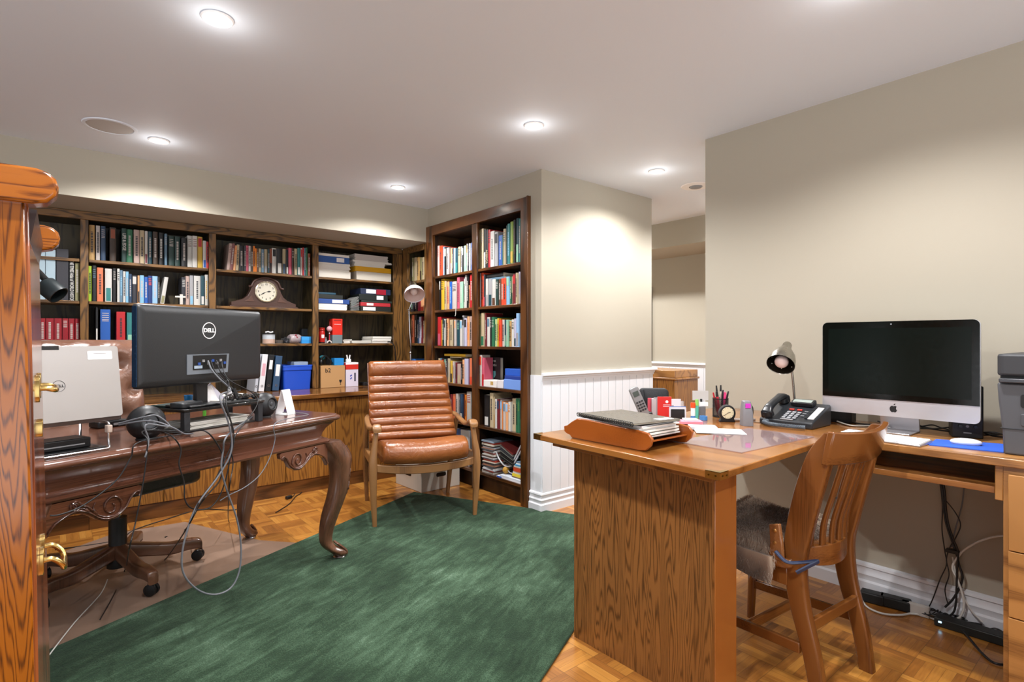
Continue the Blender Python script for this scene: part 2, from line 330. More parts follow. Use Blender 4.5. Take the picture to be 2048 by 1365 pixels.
# wainscot: beadboard panel, chair rail, baseboard
def beads(mb, length, along, fixed, nrm, z0, z1, start, th=.008, pitch=.085):
    n = max(1, int(length/pitch))
    for i in range(n+1):
        a = start+i*pitch; c = min(a+pitch-.004, start+length)
        if c-a < .01: continue
        lo, hi = sorted((fixed, fixed+nrm*th))
        if along == 'x': mb.box(a, c, lo, hi, z0, z1)
        else: mb.box(lo, hi, a, c, z0, z1)
b = MB().box(XB-.004, XE+.004, YC-.004, YC, .1, .93); beads(b, XE-XB, 'x', YC-.004, -1, .1, .915, XB)
struct('trim_1', b, WHITE, smooth=0)
RAILP = [(0, .893), (.012, .893), (.014, .908), (.018, .912), (.018, .922), (.034, .930), (.034, .942), (.028, .948), (0, .948)]
def rail(prof, kind, p0, p1, z=0):
    # sweep a moulding profile (out, z) along a wall line; out = left-hand normal flipped by caller
    (x0, y0, ox0, oy0), (x1, y1, ox1, oy1) = p0, p1
    mb = MB(); mb.loft([[(x0+ox0*a, y0+oy0*a, c+z) for a, c in prof], [(x1+ox1*a, y1+oy1*a, c+z) for a, c in prof]]); return mb
struct('trim_2', rail(RAILP, 0, (XB, YC, -.4, -1), (XE, YC, 1, -1)), WHITE)
BASEP = [(0, 0), (.024, 0), (.024, .052), (.017, .06), (.017, .078), (.02, .083), (.017, .09), (.013, .096), (.013, .112), (.019, .118), (.017, .128), (.006, .134), (0, .134)]
b = rail(BASEP, 0, (XB, YC, -1, -1), (XE, YC, 1, -1)); b2 = rail(BASEP, 0, (XB, YC, -1, -1), (XB, 2.851, -1, 0))
struct('baseboard_column', b, WHITE); struct('baseboard_column_side', b2, WHITE)
struct('baseboard_right', rail([(a, c*1.05) for a, c in BASEP], 0, (XR, YR, -1, 1), (XR, -2.6, -1, 0)), WHITE)
struct('baseboard_hall', rail(BASEP, 0, (XFW, 0, -1, 0), (XFW, 6.1, -1, 0)), WHITE)
b = MB().box(XFW-.004, XFW, 0, 6.1, .1, .93); beads(b, 6.0, 'y', XFW-.004, -1, .1, .88, 0.02)
struct('trim_3', b, WHITE, smooth=0)
struct('trim_4', rail(RAILP, 0, (XFW, 0, -1, 0), (XFW, 6.1, -1, 0), -.02), WHITE)
# corner bead strip at the column's left pier (painted grey wood strip below the rail)
struct('trim_5', MB().box(XB-.006, XB, YC, 2.851, .13, .93), WHITE)
# ---------------------------------------------------------------- ceiling fittings
names = ['above the black monitor back', 'by the bulkhead beside the round ceiling grille', 'above the tan leather armchair', 'in front of the corner bookcase wall', 'in the hall opening beside the column', 'above the peninsula desk at the frame top']
for i, (x, y) in enumerate(POTS):
    t = thing('ceiling_light', None, 'ceiling light', (x, y, CEIL), group='recessed ceiling spotlights')
    t['label'] = 'white recessed ceiling spotlight switched on, ' + names[i] if i < 6 else 'recessed ceiling spotlight switched on, unseen behind the camera or added to brighten the hall'
    part('trim_ring', MB().lathe([(.036, -.001), (.052, -.001), (.055, -.004), (.05, -.009), (.040, -.008), (.036, -.003)], n=28), WHT, t)
    part('bulb', MB().lathe([(.001, -.002), (.034, -.002), (.030, -.009), (.001, -.012)], n=20), mat('ffffff', .5, emis='fff6e8', estr=28.), t)
    ld = bpy.data.lights.new('spot', 'SPOT'); ld.energy = POT_W*POT_GAIN[i]; ld.color = (1, .985, .985); ld.spot_size = math.radians(150); ld.spot_blend = .55; ld.shadow_soft_size = .03
    lo = bpy.data.objects.new('ceiling_light_lamp', ld); C.objects.link(lo); lo.location = (0, 0, -.02); lo.parent = t
    ld = bpy.data.lights.new('ceiling_fill', 'POINT'); ld.energy = POT_W*.008; ld.color = (1, .96, .92); ld.shadow_soft_size = .03  # unseen point lamp added below each fitting to brighten the ceiling
    lo = bpy.data.objects.new('ceiling_fill_lamp', ld); C.objects.link(lo); lo.location = (0, 0, -.10); lo.parent = t
t = thing('ceiling_speaker', 'round white speaker grille set flush in the ceiling near the bulkhead', 'ceiling speaker', (.212, 3.69, CEIL))
part('frame', MB().lathe([(.105, -.001), (.125, -.001), (.122, -.006), (.108, -.007)], n=40), CEILM, t)
b = MB().lathe([(.001, -.001), (.106, -.001), (.104, -.005), (.001, -.005)], n=40); part('grille', b, mat('bdbcba', .8, bump=.5, bscale=500), t)
t = thing('ceiling_vent', 'small round ceiling vent partly hidden by the right wall edge', 'ceiling vent', (3.70, 2.30, CEIL))
part('frame', MB().lathe([(.05, -.001), (.11, -.001), (.105, -.006), (.05, -.008)], n=32), WHT, t)
part('disc', MB().lathe([(.001, -.004), (.045, -.004), (.04, -.016), (.001, -.018)], n=24), GREY, t)
# ---------------------------------------------------------------- rug and mat
def rect_pts(o, ang, L_, Wd):
    e1 = Vector((math.cos(ang), math.sin(ang), 0)); e2 = Vector((math.sin(ang), -math.cos(ang), 0)); return e1, e2
RA = math.radians(25.6)
corner = Vector((2.085, 3.70, 0)); e1 = Vector((math.cos(RA), math.sin(RA), 0)); e2 = Vector((math.sin(RA), -math.cos(RA), 0))
b = MB(); b.box(-2.75, 0, -1.74, 0, .0005, .014)
solo('area_rug', b, rugmat(), 'large dark green wool rug lying at an angle on the parquet floor', 'rug', loc=corner, rz=RA, bev=.005)
b = MB(); q = [atz(238, 1066), atz(372, 1046), atz(505, 1086), atz(598, 1092)]
p0 = Vector((1.0, 3.27, 0)); poly = [(.255, 4.08), (.62, 4.05), (.90, 3.40), (1.05, 3.225), (-.35, 2.545), (-.75, 3.35)]
b.prism(poly, 'z', .0008, .0035)
mm, nt, bs = base_mat('vinyl_mat'); bs.inputs['Base Color'].default_value = lin('a58a78'); bs.inputs['Roughness'].default_value = .22; bs.inputs['Alpha'].default_value = .75
solo('chair_mat', b, mm, 'brownish translucent chair mat on the parquet under the office chair', 'chair mat', world=True, smooth=0)
# ================================================================ BUILT-IN BOOKCASES
YF, YBK = 4.686, 4.985
t = thing('wall_bookcase', 'dark stained oak bookcase built into the back wall under the bulkhead', 'bookcase', (.9, YF, .757))
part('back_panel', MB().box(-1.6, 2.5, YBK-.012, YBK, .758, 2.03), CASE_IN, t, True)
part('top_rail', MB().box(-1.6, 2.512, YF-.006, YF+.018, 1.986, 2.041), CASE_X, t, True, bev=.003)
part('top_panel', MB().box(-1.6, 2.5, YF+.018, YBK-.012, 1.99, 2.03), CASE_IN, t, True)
for x0, x1 in ((-.70, -.655), (.106, .151), (.877, .925), (1.664, 1.715), (2.424, 2.512)):
    part('stile', MB().box(x0, x1, YF-.004, YF+.018, .758, 1.986), CASE_Z, t, True, bev=.002)
    xm = (x0+x1)/2
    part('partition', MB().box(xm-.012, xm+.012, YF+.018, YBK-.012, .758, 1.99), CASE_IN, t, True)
part('partition', MB().box(2.498, 2.56, YF+.019, YBK-.013, .758, 2.035), CASE_IN, t, True)  # filler added to stop light leaking through the corner gap
SHZ = (1.720, 1.437, 1.143)
for x0, x1 in ((-.66, .115), (.142, .886), (.916, 1.674), (1.705, 2.434)):
    for z in SHZ: part('shelf', MB().box(x0+.012, x1-.012, YF+.006, YBK-.013, z-.02, z), CASE_X, t, True, bev=.002)
t = thing('counter_worktop', 'glossy oak counter worktop running along the back wall below the shelves', 'worktop', (.9, 4.2, .72))
part('top', MB().box(-1.6, 2.505, 4.205, 4.985, .722, .757), COUNTER, t, True, bev=.006)
DX = [-1.04, -.65, -.26, .14, .53, .92, 1.31, 1.69, 2.08, 2.47]
for k, (a, c, lb) in enumerate(((0, 1, 'behind the tall orange oak cabinet'), (1, 3, 'behind the office chair base'), (3, 5, 'behind the back of the walnut desk'), (5, 7, 'beside the back leg of the walnut desk'), (7, 9, 'beside the tan leather armchair'))):
    x0, x1 = DX[a], DX[c]
    t = thing('base_cabinet', 'golden oak base cabinet under the counter, '+lb, 'cabinet', ((x0+x1)/2, 4.5, 0), group='base cabinets under the counter')
    part('body', MB().box(x0+.001, x1-.001, 4.272, 4.985, .10, .7215), BASEW, t, True)
    part('toe_kick', MB().box(x0+.001, x1-.001, 4.262, 4.29, .0, .099), wood('kick_oak', '6e4520', '583617', '3b220d', 'x') if k == 0 else bpy.data.materials['kick_oak'], t, True)
    for i in range(a, c):
        part('door', MB().box(DX[i]+.002, DX[i+1]-.002, 4.25, 4.271, .104, .712), BASEW, t, True, bev=.002)
# corner bookcase, recessed in the side wall
t = thing('corner_bookcase', 'tall reddish brown oak bookcase recessed in the side wall beside the column', 'bookcase', (2.69, 3.55, 0))
XI = 2.845
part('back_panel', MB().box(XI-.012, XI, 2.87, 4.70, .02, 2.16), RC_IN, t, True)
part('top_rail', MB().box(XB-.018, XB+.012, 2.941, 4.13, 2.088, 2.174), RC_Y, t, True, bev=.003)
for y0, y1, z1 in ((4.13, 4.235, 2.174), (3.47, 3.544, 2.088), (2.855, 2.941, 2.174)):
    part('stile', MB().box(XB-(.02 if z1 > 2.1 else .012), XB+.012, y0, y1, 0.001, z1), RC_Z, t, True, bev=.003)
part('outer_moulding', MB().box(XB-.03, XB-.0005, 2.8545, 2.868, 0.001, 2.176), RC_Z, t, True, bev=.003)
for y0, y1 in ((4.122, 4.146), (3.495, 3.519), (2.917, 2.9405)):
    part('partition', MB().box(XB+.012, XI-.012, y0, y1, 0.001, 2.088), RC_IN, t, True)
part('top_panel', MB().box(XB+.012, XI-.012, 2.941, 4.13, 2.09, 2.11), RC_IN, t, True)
RZ = (1.728, 1.432, 1.123, .812, .505, .145)
for y0, y1 in ((3.521, 4.121), (2.942, 3.493)):
    for z in RZ: part('shelf', MB().box(XB-.004, XI-.013, y0, y1, z-.021, z), RC_Y, t, True, bev=.002)
part('toe_kick', MB().box(XB+.03, XB+.05, 2.942, 4.12, 0.001, .12), RC_IN, t, True)
# narrow return section in the corner under the bulkhead
t = thing('corner_shelving', 'narrow oak shelf section in the corner behind the chrome lamp', 'bookcase', (2.69, 4.45, .757))
part('stile', MB().box(XB-.012, XB+.012, 4.578, 4.68, .758, 2.041), CASE_Z, t, True, bev=.002)
part('stile', MB().box(XB-.008, XB+.012, 4.237, 4.283, .758, 2.041), CASE_Z, t, True, bev=.002)
part('top_rail', MB().box(XB-.012, XB+.012, 4.284, 4.577, 1.985, 2.041), CASE_X, t, True, bev=.002)
part('back_panel', MB().box(XI-.03, XI-.013, 4.16, 4.70, .758, 2.04), CASE_IN, t, True)
part('side_panel', MB().box(XB+.013, XI-.031, 4.59, 4.61, .758, 2.04), CASE_IN, t, True)
part('side_panel', MB().box(XB+.013, XI-.031, 4.245, 4.265, .758, 2.04), CASE_IN, t, True)
for z in SHZ: part('shelf', MB().box(XB+.002, XI-.031, 4.266, 4.589, z-.02, z), CASE_X, t, True)
part('base_panel', MB().box(XB+.002, XI-.031, 4.266, 4.589, .735, .757), COUNTER, t, True)
# ================================================================ BOOKS
PAL = dict(tan='b8935a', offwhite='bbb2ac', navy='27405c', brown='5b3a26', dkgreen='1f3b36', green='2a6a4a', cream='b3a383', pinkcream='b39a90', black='17181a',
 steel='5f7d92', olive='8a8660', white='c6c4be', yellow='c9a43c', red='b3242a', lime='a4c432', salmon='d8754f', teal='2f7a78', lightblue='7fb2cf', blue='2358a8', grey='9a9a9c',
 dkteal='173f4a', dkbrown='3b2c20', orange='de7a1f', redorange='d94a2a', mauve='7a4a4a', pink='c0546a', rust='8a4426', maroon='6b1f26', mint='8fc0a4', peach='dda070', lavender='b5b4cc',
 dkblue='1d3670', wine='8e1220', darkgrey='2e2f36', sky='8fb6dc', crimson='b01c40', olivegreen='7f9a3a', yellowgold='d1a62c', periwinkle='6f86c4', lightgreen='a6bc84')
WORDS = dict(offwhite='off-white', dkgreen='dark green', pinkcream='pinkish cream', steel='steel blue', lime='lime green', lightblue='light blue', dkteal='dark teal', dkbrown='dark brown',
 redorange='orange-red', mint='mint green', dkblue='dark blue', wine='wine red', darkgrey='charcoal', sky='sky blue', olivegreen='olive green', yellowgold='mustard yellow', periwinkle='periwinkle blue', lightgreen='pale green')
ORD = 'first second third fourth fifth sixth seventh eighth ninth tenth eleventh twelfth thirteenth fourteenth fifteenth sixteenth seventeenth eighteenth nineteenth twentieth twenty-first twenty-second twenty-third twenty-fourth twenty-fifth twenty-sixth twenty-seventh twenty-eighth twenty-ninth thirtieth thirty-first thirty-second thirty-third thirty-fourth thirty-fifth'.split()
rnd = random.Random(4)
BM = {k: mat(v, .45, bump=.05, name='book_'+k) for k, v in PAL.items()}
def cw(c): return WORDS.get(c, c)
def book(side, left, w, h, z, d, c1, c2=None, lean=0., soft=False, label='', group='', style=0, rec=.03):
    """side B: back wall case (faces -Y); side R: corner case (faces -X). left = world coordinate of its left edge as seen"""
    if side == 'B': loc = Vector((left, YF+rec, z)); rz = 0.0
    else: loc = Vector((XB+rec, left, z)); rz = -math.pi/2
    mb = MB(); e = .0016 if w > .012 else .0009; r = min(w*.22, .006)
    outer = [(w, d), (w, r*.6), (w*.82, r*.12), (w*.5, 0), (w*.18, r*.12), (0, r*.6), (0, d), (e, d), (e, r+.002), (w-e, r+.002), (w-e, d)]
    mb.prism(outer, 'z', 0, h)
    o = solo('book', mb, BM[c1], label, 'book', loc=loc, group=group, smooth=50)
    if lean:
        o.rotation_euler = (0, lean, rz); lift = w*math.sin(lean) if lean > 0 else 0
        o.location.z += lift+.0005
    else: o.rotation_euler = (0, 0, rz); o.location.z += .0003
    W[o] = Matrix.Translation(o.location) @ o.rotation_euler.to_matrix().to_4x4()
    pg = MB().box(e, w-e, r+.0025, d-.003, .002 if not soft else .0005, h-(.004 if not soft else .001)); part('page_block', pg, PAGES, o, smooth=0)
    if w > .009:
        k = style % 6; c = BM[c2] if c2 else BM['offwhite' if PAL[c1] < '90' else 'darkgrey']; mb = MB(); f = -.0008
        x0, x1 = w*.16, w*.84
        if c2 and k in (0, 3): mb.prism([(x0, f), (x1, f), (x1, .001), (x0, .001)], 'z', h*.03, h*(.30 if k else .42))
        elif c2 and k in (1, 4): mb.prism([(x0, f), (x1, f), (x1, .001), (x0, .001)], 'z', h*.68, h*.95)
        elif k == 2:
            for q in (.66, .70, .76, .82, .88): mb.box(x0, x1, f, .001, h*q, h*q+.004)
        else:
            q = h*.22; xm = w/2; ww = min(w*.22, .006)
            while q < h*.8:
                l = rnd.uniform(.006, .014); mb.box(xm-ww, xm+ww, f, .001, q, q+l*.7); q += l
        part('spine_lettering' if not (c2 and k in (0, 1, 3, 4)) else 'spine_band', mb, c, o, smooth=0)
    return o
def row(side, tf, z, where, data, d=(.15, .21), rec=(.018, .04)):
    sc_, ox, oy = tf; items = []
    for ln in data.strip().split(';'):
        f = ln.split()
        if not f: continue
        x0, x1, yt = (float(a) for a in f[:3]); c = f[3].split('/'); ex = f[4:] if len(f) > 4 else []
        items.append((x0/sc_+ox, x1/sc_+ox, yt/sc_+oy, c[0], c[1] if len(c) > 1 else None, ex))
    n = len(items); prev = None; out = []; lim = None
    if side == 'R':
        ya = atx(items[n//2][0], 600, XB+.03).y
        for hi_, lo_ in ((4.120, 3.522), (3.491, 2.943), (4.588, 4.267)):
            if lo_-.02 < ya < hi_+.02: prev, lim = hi_, lo_
    for i, (p0, p1, py, c1, c2, ex) in enumerate(items):
        rc = rnd.uniform(*rec); dep = rnd.uniform(*d)
        if side == 'B':
            A = aty(p0, py, YF+rc); Bq = aty(p1, py, YF+rc); left, right, top = A.x, Bq.x, A.z; 
            if prev is not None and left < prev+.0006: left = prev+.0006
            w = max(right-left-.0006, .005); prev = left+w
        else:
            A = atx(p0, py, XB+rc); Bq = atx(p1, py, XB+rc); left, right, top = A.y, Bq.y, A.z
            if prev is not None and left > prev-.0006: left = prev-.0006
            w = max(left-right-.0006, .005)
            if lim is not None and left-w < lim: w = left-lim-.0005
            if w < .003: continue
            prev = left-w
        roof = min([q-.0215 for q in (SHZ+(1.986,) if side == 'B' or 'chrome lamp' in where else RZ+(2.088,)) if q > z+.05])
        h = min(top, roof-.006)-z; lean = 0
        for e_ in ex:
            if e_.startswith('L'): lean = math.radians(float(e_[1:]))
        if lean and lean < 0:      # leaning to the left: pivot on the lower left corner
            pass
        nb = items[i-1] if i else items[min(i+1, n-1)]
        lab = f"{'leaning ' if abs(lean) > .06 else 'thick ' if w > .04 else 'thin ' if w < .014 else ''}{cw(c1)} book"
        if c2: lab += f", {cw(c2)} print"
        lab += f", {ORD[i]} from left, {where}"
        book(side, left, w, h, z, dep, c1, c2, lean, rnd.random() < .5, lab, 'books, '+where, rnd.randrange(6), rc)
        out.append((left, w, h))
    return out
c1 = (6.205, 80, 420); c2_ = (7.183, 260, 430); c3 = (9.1, 440, 470)
def shift(data, tf_from, tf_to):
    r = []
    for ln in data.strip().split(';'):
        f = ln.split()
        if f: r.append(' '.join([str(((float(f[0])/tf_from[0]+tf_from[1])-tf_to[1])*tf_to[0]), str(((float(f[1])/tf_from[0]+tf_from[1])-tf_to[1])*tf_to[0]), str(((float(f[2])/tf_from[0]+tf_from[2])-tf_to[2])*tf_to[0])]+f[3:]))
    return ';'.join(r)
A1 = '610 680 150 tan;695 745 165 offwhite;755 815 190 navy;865 945 215 dkbrown/rust;1015 1075 225 dkgreen/white;1075 1150 240 green;1165 1235 245 pinkcream;1240 1295 240 cream;1300 1337 250 white/maroon'
A2 = '262 318 215 dkteal;330 400 230 dkbrown;412 485 250 black/white;498 535 270 steel;555 635 300 dkgreen;645 722 310 dkgreen;740 818 330 black;825 892 285 white/brown;895 967 270 white/maroon;970 1042 280 yellow/red;1050 1097 370 white/blue;1098 1130 385 red'
row('B', c1, SHZ[0], 'top shelf above the monitor', A1+';'+shift(A2, c2_, c1))
B1 = '597 645 695 lime;650 700 690 black/steel;708 785 715 salmon;808 893 728 white/teal;905 945 725 black;958 990 730 white;990 1027 750 steel/lightblue;1032 1062 762 white;1065 1100 765 lightblue;1105 1140 795 navy;1142 1205 810 darkgrey/white;1212 1236 815 peach/black;1240 1292 812 lightblue;1295 1340 830 blue'
B2 = '258 318 875 dkblue/redorange;322 398 880 sky;402 428 890 black;435 492 890 white/olive L8;'
row('B', c1, SHZ[1], 'second shelf above the monitor', B1+';'+shift(B2, c2_, c1))
row('B', c2_, SHZ[1], 'second shelf, beside white cross', '742 800 895 darkgrey/white;802 855 880 pinkcream;860 912 870 grey/lightblue;920 1015 875 white;1018 1072 875 dkteal/white;1078 1120 860 white/yellow')
row('B', c1, SHZ[2], 'third shelf, behind the monitor', '692 720 1205 black/white;750 875 1235 blue;950 1060 1265 red;1078 1165 1275 teal/mint;1172 1200 1285 darkgrey')
row('B', (3.5, 0, 330), SHZ[2], 'third shelf above office chair', '230 275 1072 wine;280 317 1074 wine;320 377 1074 wine;380 433 1074 wine;437 477 1075 wine;480 522 1076 wine;525 560 1077 wine')
row('B', (6.205, 80, 420), SHZ[1], 'second shelf, beside charcoal file', '360 427 430 black;436 492 370 olive')
row('B', c3, SHZ[0], 'top shelf above mantel clock', '125 178 150 pinkcream/mauve L5;180 232 150 mauve L5;235 282 190 peach/orange L4;290 340 175 cream L2;350 435 195 black;440 475 200 darkgrey;475 520 195 pink/maroon;522 562 200 offwhite;565 605 210 dkbrown;605 640 205 orange;640 670 245 orange/yellow;672 705 250 brown;705 752 248 cream;755 803 262 steel;805 867 262 cream/grey;870 905 262 dkteal;905 948 252 rust/black;950 1030 240 white/black;1035 1132 250 black/white;1137 1200 255 cream/navy;1205 1245 270 black/white;1247 1307 240 pink/redorange;1310 1350 250 dkbrown;1352 1405 250 cream/black;1410 1462 238 teal/white;1465 1500 240 offwhite/red;1502 1532 218 red;1535 1562 230 steel/white;1565 1592 225 green;1600 1647 340 rust')
q1 = (10.24, 860, 430); q2 = (10.24, 860, 535); q3 = (10.24, 860, 620); q4 = (11.38, 880, 700); q5 = (6.66, 890, 775)
D = dict(d=(.14, .2), rec=(.012, .03))
row('R', q1, RZ[0], 'corner bookcase top shelf, first column', '125 148 640 red;149 185 640 offwhite/red;186 247 645 redorange;250 288 660 sky;289 330 670 black/white;331 380 682 offwhite;381 415 690 maroon/red;416 450 690 peach/white;451 470 700 black;471 515 690 sky;516 568 690 dkteal/teal;570 614 660 cream/black;620 652 655 white;655 683 660 black/white;686 735 640 mint;736 765 600 white/orange;767 792 600 darkgrey;795 825 590 white/blue;826 880 575 periwinkle', **D)
o_ = row('R', q1, RZ[0], 'corner bookcase top shelf, second column', '975 1022 325 olive/cream;1028 1090 295 cream/grey;1094 1140 305 black/white;1141 1184 310 black/cream;1185 1230 310 red;1231 1310 345 white;1312 1385 365 grey/black;1400 1480 430 blue;1481 1494 430 green;1495 1545 295 cream;1552 1577 225 dkteal;1578 1632 190 teal/lightblue;1634 1700 150 olivegreen/yellow;1702 1745 110 black/brown;1750 1812 80 dkteal/mint;1814 1850 80 teal;1855 1880 85 cream', **D)
row('R', q2, RZ[1], 'corner bookcase second shelf, first column', '188 212 260 black/white;225 285 240 yellowgold;290 330 285 cream;332 388 285 peach/crimson;392 445 300 blue/sky;450 540 300 offwhite;548 603 205 pink;606 668 300 mint/white;672 712 235 white;713 745 130 white/grey;747 782 130 black/white;785 808 370 peach;812 878 150 red/white', **D)
row('R', q2, RZ[1], 'corner bookcase second shelf, second column', '990 1032 75 offwhite;1040 1095 65 redorange;1096 1122 150 darkgrey/pink;1128 1180 240 white/grey;1184 1265 240 grey/dkteal;1268 1337 250 white/brown;1342 1395 250 dkgreen/white;1402 1450 245 brown;1455 1503 230 redorange/white;1504 1550 225 redorange;1557 1620 195 lightblue/mint;1621 1660 195 green;1661 1688 190 cream/black;1690 1748 140 maroon/red;1752 1780 115 cream;1782 1850 100 lavender/white;1853 1892 65 offwhite/black', **D)
row('R', q3, RZ[2], 'corner bookcase third shelf, first column', '150 220 150 red/pink;222 243 210 yellowgold;246 285 180 dkgreen/white;287 308 190 white/black;311 336 200 dkbrown;340 371 180 peach;373 392 390 cream/maroon;402 462 205 cream;468 486 220 darkgrey;488 524 205 offwhite/peach;532 603 220 dkteal/mint;606 655 210 white/lightblue;657 690 120 grey/black;692 745 175 lavender/black;747 803 135 peach/orange;806 860 135 pinkcream/black;862 886 170 pink/white', **D)
row('R', q3, RZ[2], 'corner bookcase third shelf, second column', '1005 1038 80 olive/yellow;1040 1104 65 cream/green;1106 1124 70 red/white;1126 1146 90 maroon;1152 1221 155 white/steel;1223 1256 155 black/white;1258 1308 150 green;1310 1369 195 lightgreen;1371 1404 175 yellowgold;1406 1449 205 redorange/red;1453 1521 205 offwhite;1523 1553 205 dkteal/mint;1555 1588 205 mint;1592 1662 230 tan/black;1666 1718 200 white/black;1720 1758 180 lavender/dkteal;1760 1812 75 sky/grey;1815 1876 90 white/maroon', **D)
row('R', q4, RZ[3], 'corner bookcase fourth shelf, first column', '-45 0 195 cream/teal;2 30 190 steel;35 92 200 black/redorange;95 120 215 mint;122 155 210 darkgrey/white;165 222 200 cream/grey;230 278 250 yellow/dkbrown;285 318 265 offwhite/maroon;325 384 290 maroon/black;387 465 320 pinkcream/cream;470 500 320 black/grey;502 547 225 peach;550 628 205 lavender/white;630 662 200 dkblue;665 735 190 salmon/redorange;737 757 190 peach', **D)
row('R', q4, RZ[3], 'corner bookcase fourth shelf, second column', '890 944 120 offwhite/redorange;946 1002 180 pink/red', d=(.085, .09), rec=(.012, .014))
row('R', q5, RZ[4], 'corner bookcase fifth shelf, first column', '66 92 95 maroon;94 136 90 salmon/redorange;140 174 85 offwhite;176 198 95 grey;200 230 95 navy/white;234 260 85 rust;262 280 100 orange;286 344 60 white/red;347 384 100 black/teal', **D)
row('R', q5, RZ[4], 'corner bookcase fifth shelf, second column', '520 584 100 black/white;594 640 75 cream;642 662 125 cream/tan;664 686 155 white;690 720 160 maroon/navy;723 758 165 offwhite/sky;760 768 190 orange;770 800 200 offwhite/steel;802 838 205 peach/sky;840 868 195 white/orange;870 890 190 white/navy;893 938 150 cream;942 966 150 green/black;968 992 160 green/olivegreen;994 1018 165 dkgreen/green;1021 1038 130 cream', **D)
def title(start, body, zc, size, m, sx, end=''):
    for o in list(bpy.data.objects):
        l = o.get('label', '')
        if l.startswith(start) and end in l:
            for ch in list(o.children):
                if 'lettering' in ch.name or 'band' in ch.name: bpy.data.objects.remove(ch)
            wd = max(v.co.x for v in o.data.vertices); hh = max(v.co.z for v in o.data.vertices)
            text('title_lettering', body, (wd*.5, -.0012, zc*hh), (0, 0, -1), (1, 0, 0), size, m, o, bold=.0006, world=False, sx=sx); return
    print('no title', start)
title('black book', 'THE TIMES Atlas of WORLD HISTORY', .5, .028, BM['white'], .62, 'beside charcoal file')
title('dark green book, white print', 'LIFE & EDGE', .6, .028, BM['white'], .8, 'top shelf above the monitor')
title('black book, cream print', 'AMERICA', .3, .032, BM['cream'], .8, 'corner bookcase top shelf')
# narrow corner section
cs = (4.452, 400, 440); cz = dict(d=(.12, .16), rec=(.02, .035))
row('R', cs, SHZ[0], 'top shelf behind chrome lamp', '1885 1898 340 olive;1904 1924 338 cream/olive;1930 1950 336 tan;1955 1972 338 olive/dkbrown;1974 1994 336 cream', **cz)
row('R', cs, SHZ[1], 'second shelf behind chrome lamp', '1872 1900 700 darkgrey/mint;1904 1932 695 black;1936 1960 690 crimson;1962 1994 680 peach/redorange', **cz)
row('R', cs, SHZ[2], 'third shelf behind chrome lamp', '1882 1904 845 salmon;1908 1930 838 black;1932 1946 890 navy;1948 1966 865 lavender;1968 1976 862 maroon;1978 1996 900 cream', **cz)
def hbook(name, side, x0, x1, y_top, y_bot, tf, z, th, c, lab, cat='book', depth=.2, rec=.03, group=None, m2=None):
    s_, ox, oy = tf
    if side == 'B': a = aty(x0/s_+ox, y_top/s_+oy, YF+rec); e = aty(x1/s_+ox, y_top/s_+oy, YF+rec); bx = (a.x, e.x, YF+rec, YF+rec+depth)
    else: a = atx(x0/s_+ox, y_top/s_+oy, XB+rec); e = atx(x1/s_+ox, y_top/s_+oy, XB+rec); bx = (XB+rec, XB+rec+depth, e.y, a.y)
    z = z+.0004
    mb = MB(); mb.box(*bx, z, z+.0018); mb.box(*bx, z+th-.0018, z+th)
    if side == 'B': mb.box(bx[0], bx[1], bx[2], bx[2]+.0015, z, z+th)
    else: mb.box(bx[0], bx[0]+.0015, bx[2], bx[3], z, z+th)
    o = solo(name, mb, BM[c] if isinstance(c, str) else c, lab, cat, world=True, group=group, smooth=0)
    part('page_block', MB().box(bx[0]+.002, bx[1]-.002, bx[2]+.002, bx[3]-.002, z+.0019, z+th-.0019), m2 or PAGES, o, world=True, smooth=0)
    return o, bx
# books lying on top of rows
H = 'on top of the row'
hbook('book', 'R', 100, 580, 110, 185, q4, RZ[3]+.222, .022, 'yellowgold', 'mustard yellow book lying flat on the upright fourth-shelf books, first column')
hbook('book', 'R', 230, 490, 185, 215, q4, RZ[3]+.211, .010, 'cream', 'thin cream book lying flat under the mustard yellow one')
hbook('book', 'R', 1128, 1520, 165, 235, q2, RZ[1]+.195, .024, 'steel', 'steel blue book lying flat over the second-shelf row, second column', depth=.18)
hbook('book', 'R', 1110, 1500, 95, 160, q2, RZ[1]+.2205, .028, 'black', 'black book lying flat topmost over the second-shelf row, second column', depth=.18)
# ================================================================ CARVED WALNUT DESK
DA = math.radians(23.9); DL, DD = 1.355, .80
D0 = Vector((-.084, 2.241, 0)); d1 = Vector((math.cos(DA), math.sin(DA), 0)); d2 = Vector((-math.sin(DA), math.cos(DA), 0))
def dk(u, v, z=0): return D0+d1*u+d2*v+Vector((0, 0, z))
def dloc(p): q = Vector(p)-D0; return (q.dot(d1), q.dot(d2), p[2])
t = thing('writing_desk', 'carved walnut writing desk with curved legs carrying the monitor and laptop', 'desk', D0, DA)
def ring(ins, z, r=.05, n=5): return [(x, y, z) for x, y in rrect(DL-2*ins, DD-2*ins, max(r-ins*.3, .01), n, DL/2, DD/2)]
b = MB().loft([ring(.012, .753), ring(.0, .759), ring(-.004, .767), ring(.0, .777), ring(.010, .782), ring(.014, .785), ring(.02, .785)])
part('desk_top', b, WALNUT, t, smooth=50)
b = MB().loft([ring(.018, .753), ring(.022, .745), ring(.032, .735), ring(.052, .715), ring(.066, .69), ring(.070, .672), ring(.062, .664), ring(.045, .658), ring(.036, .650), ring(.040, .641), ring(.06, .637), ring(.1, .635)])
part('apron', b, WALNUT, t, smooth=45)
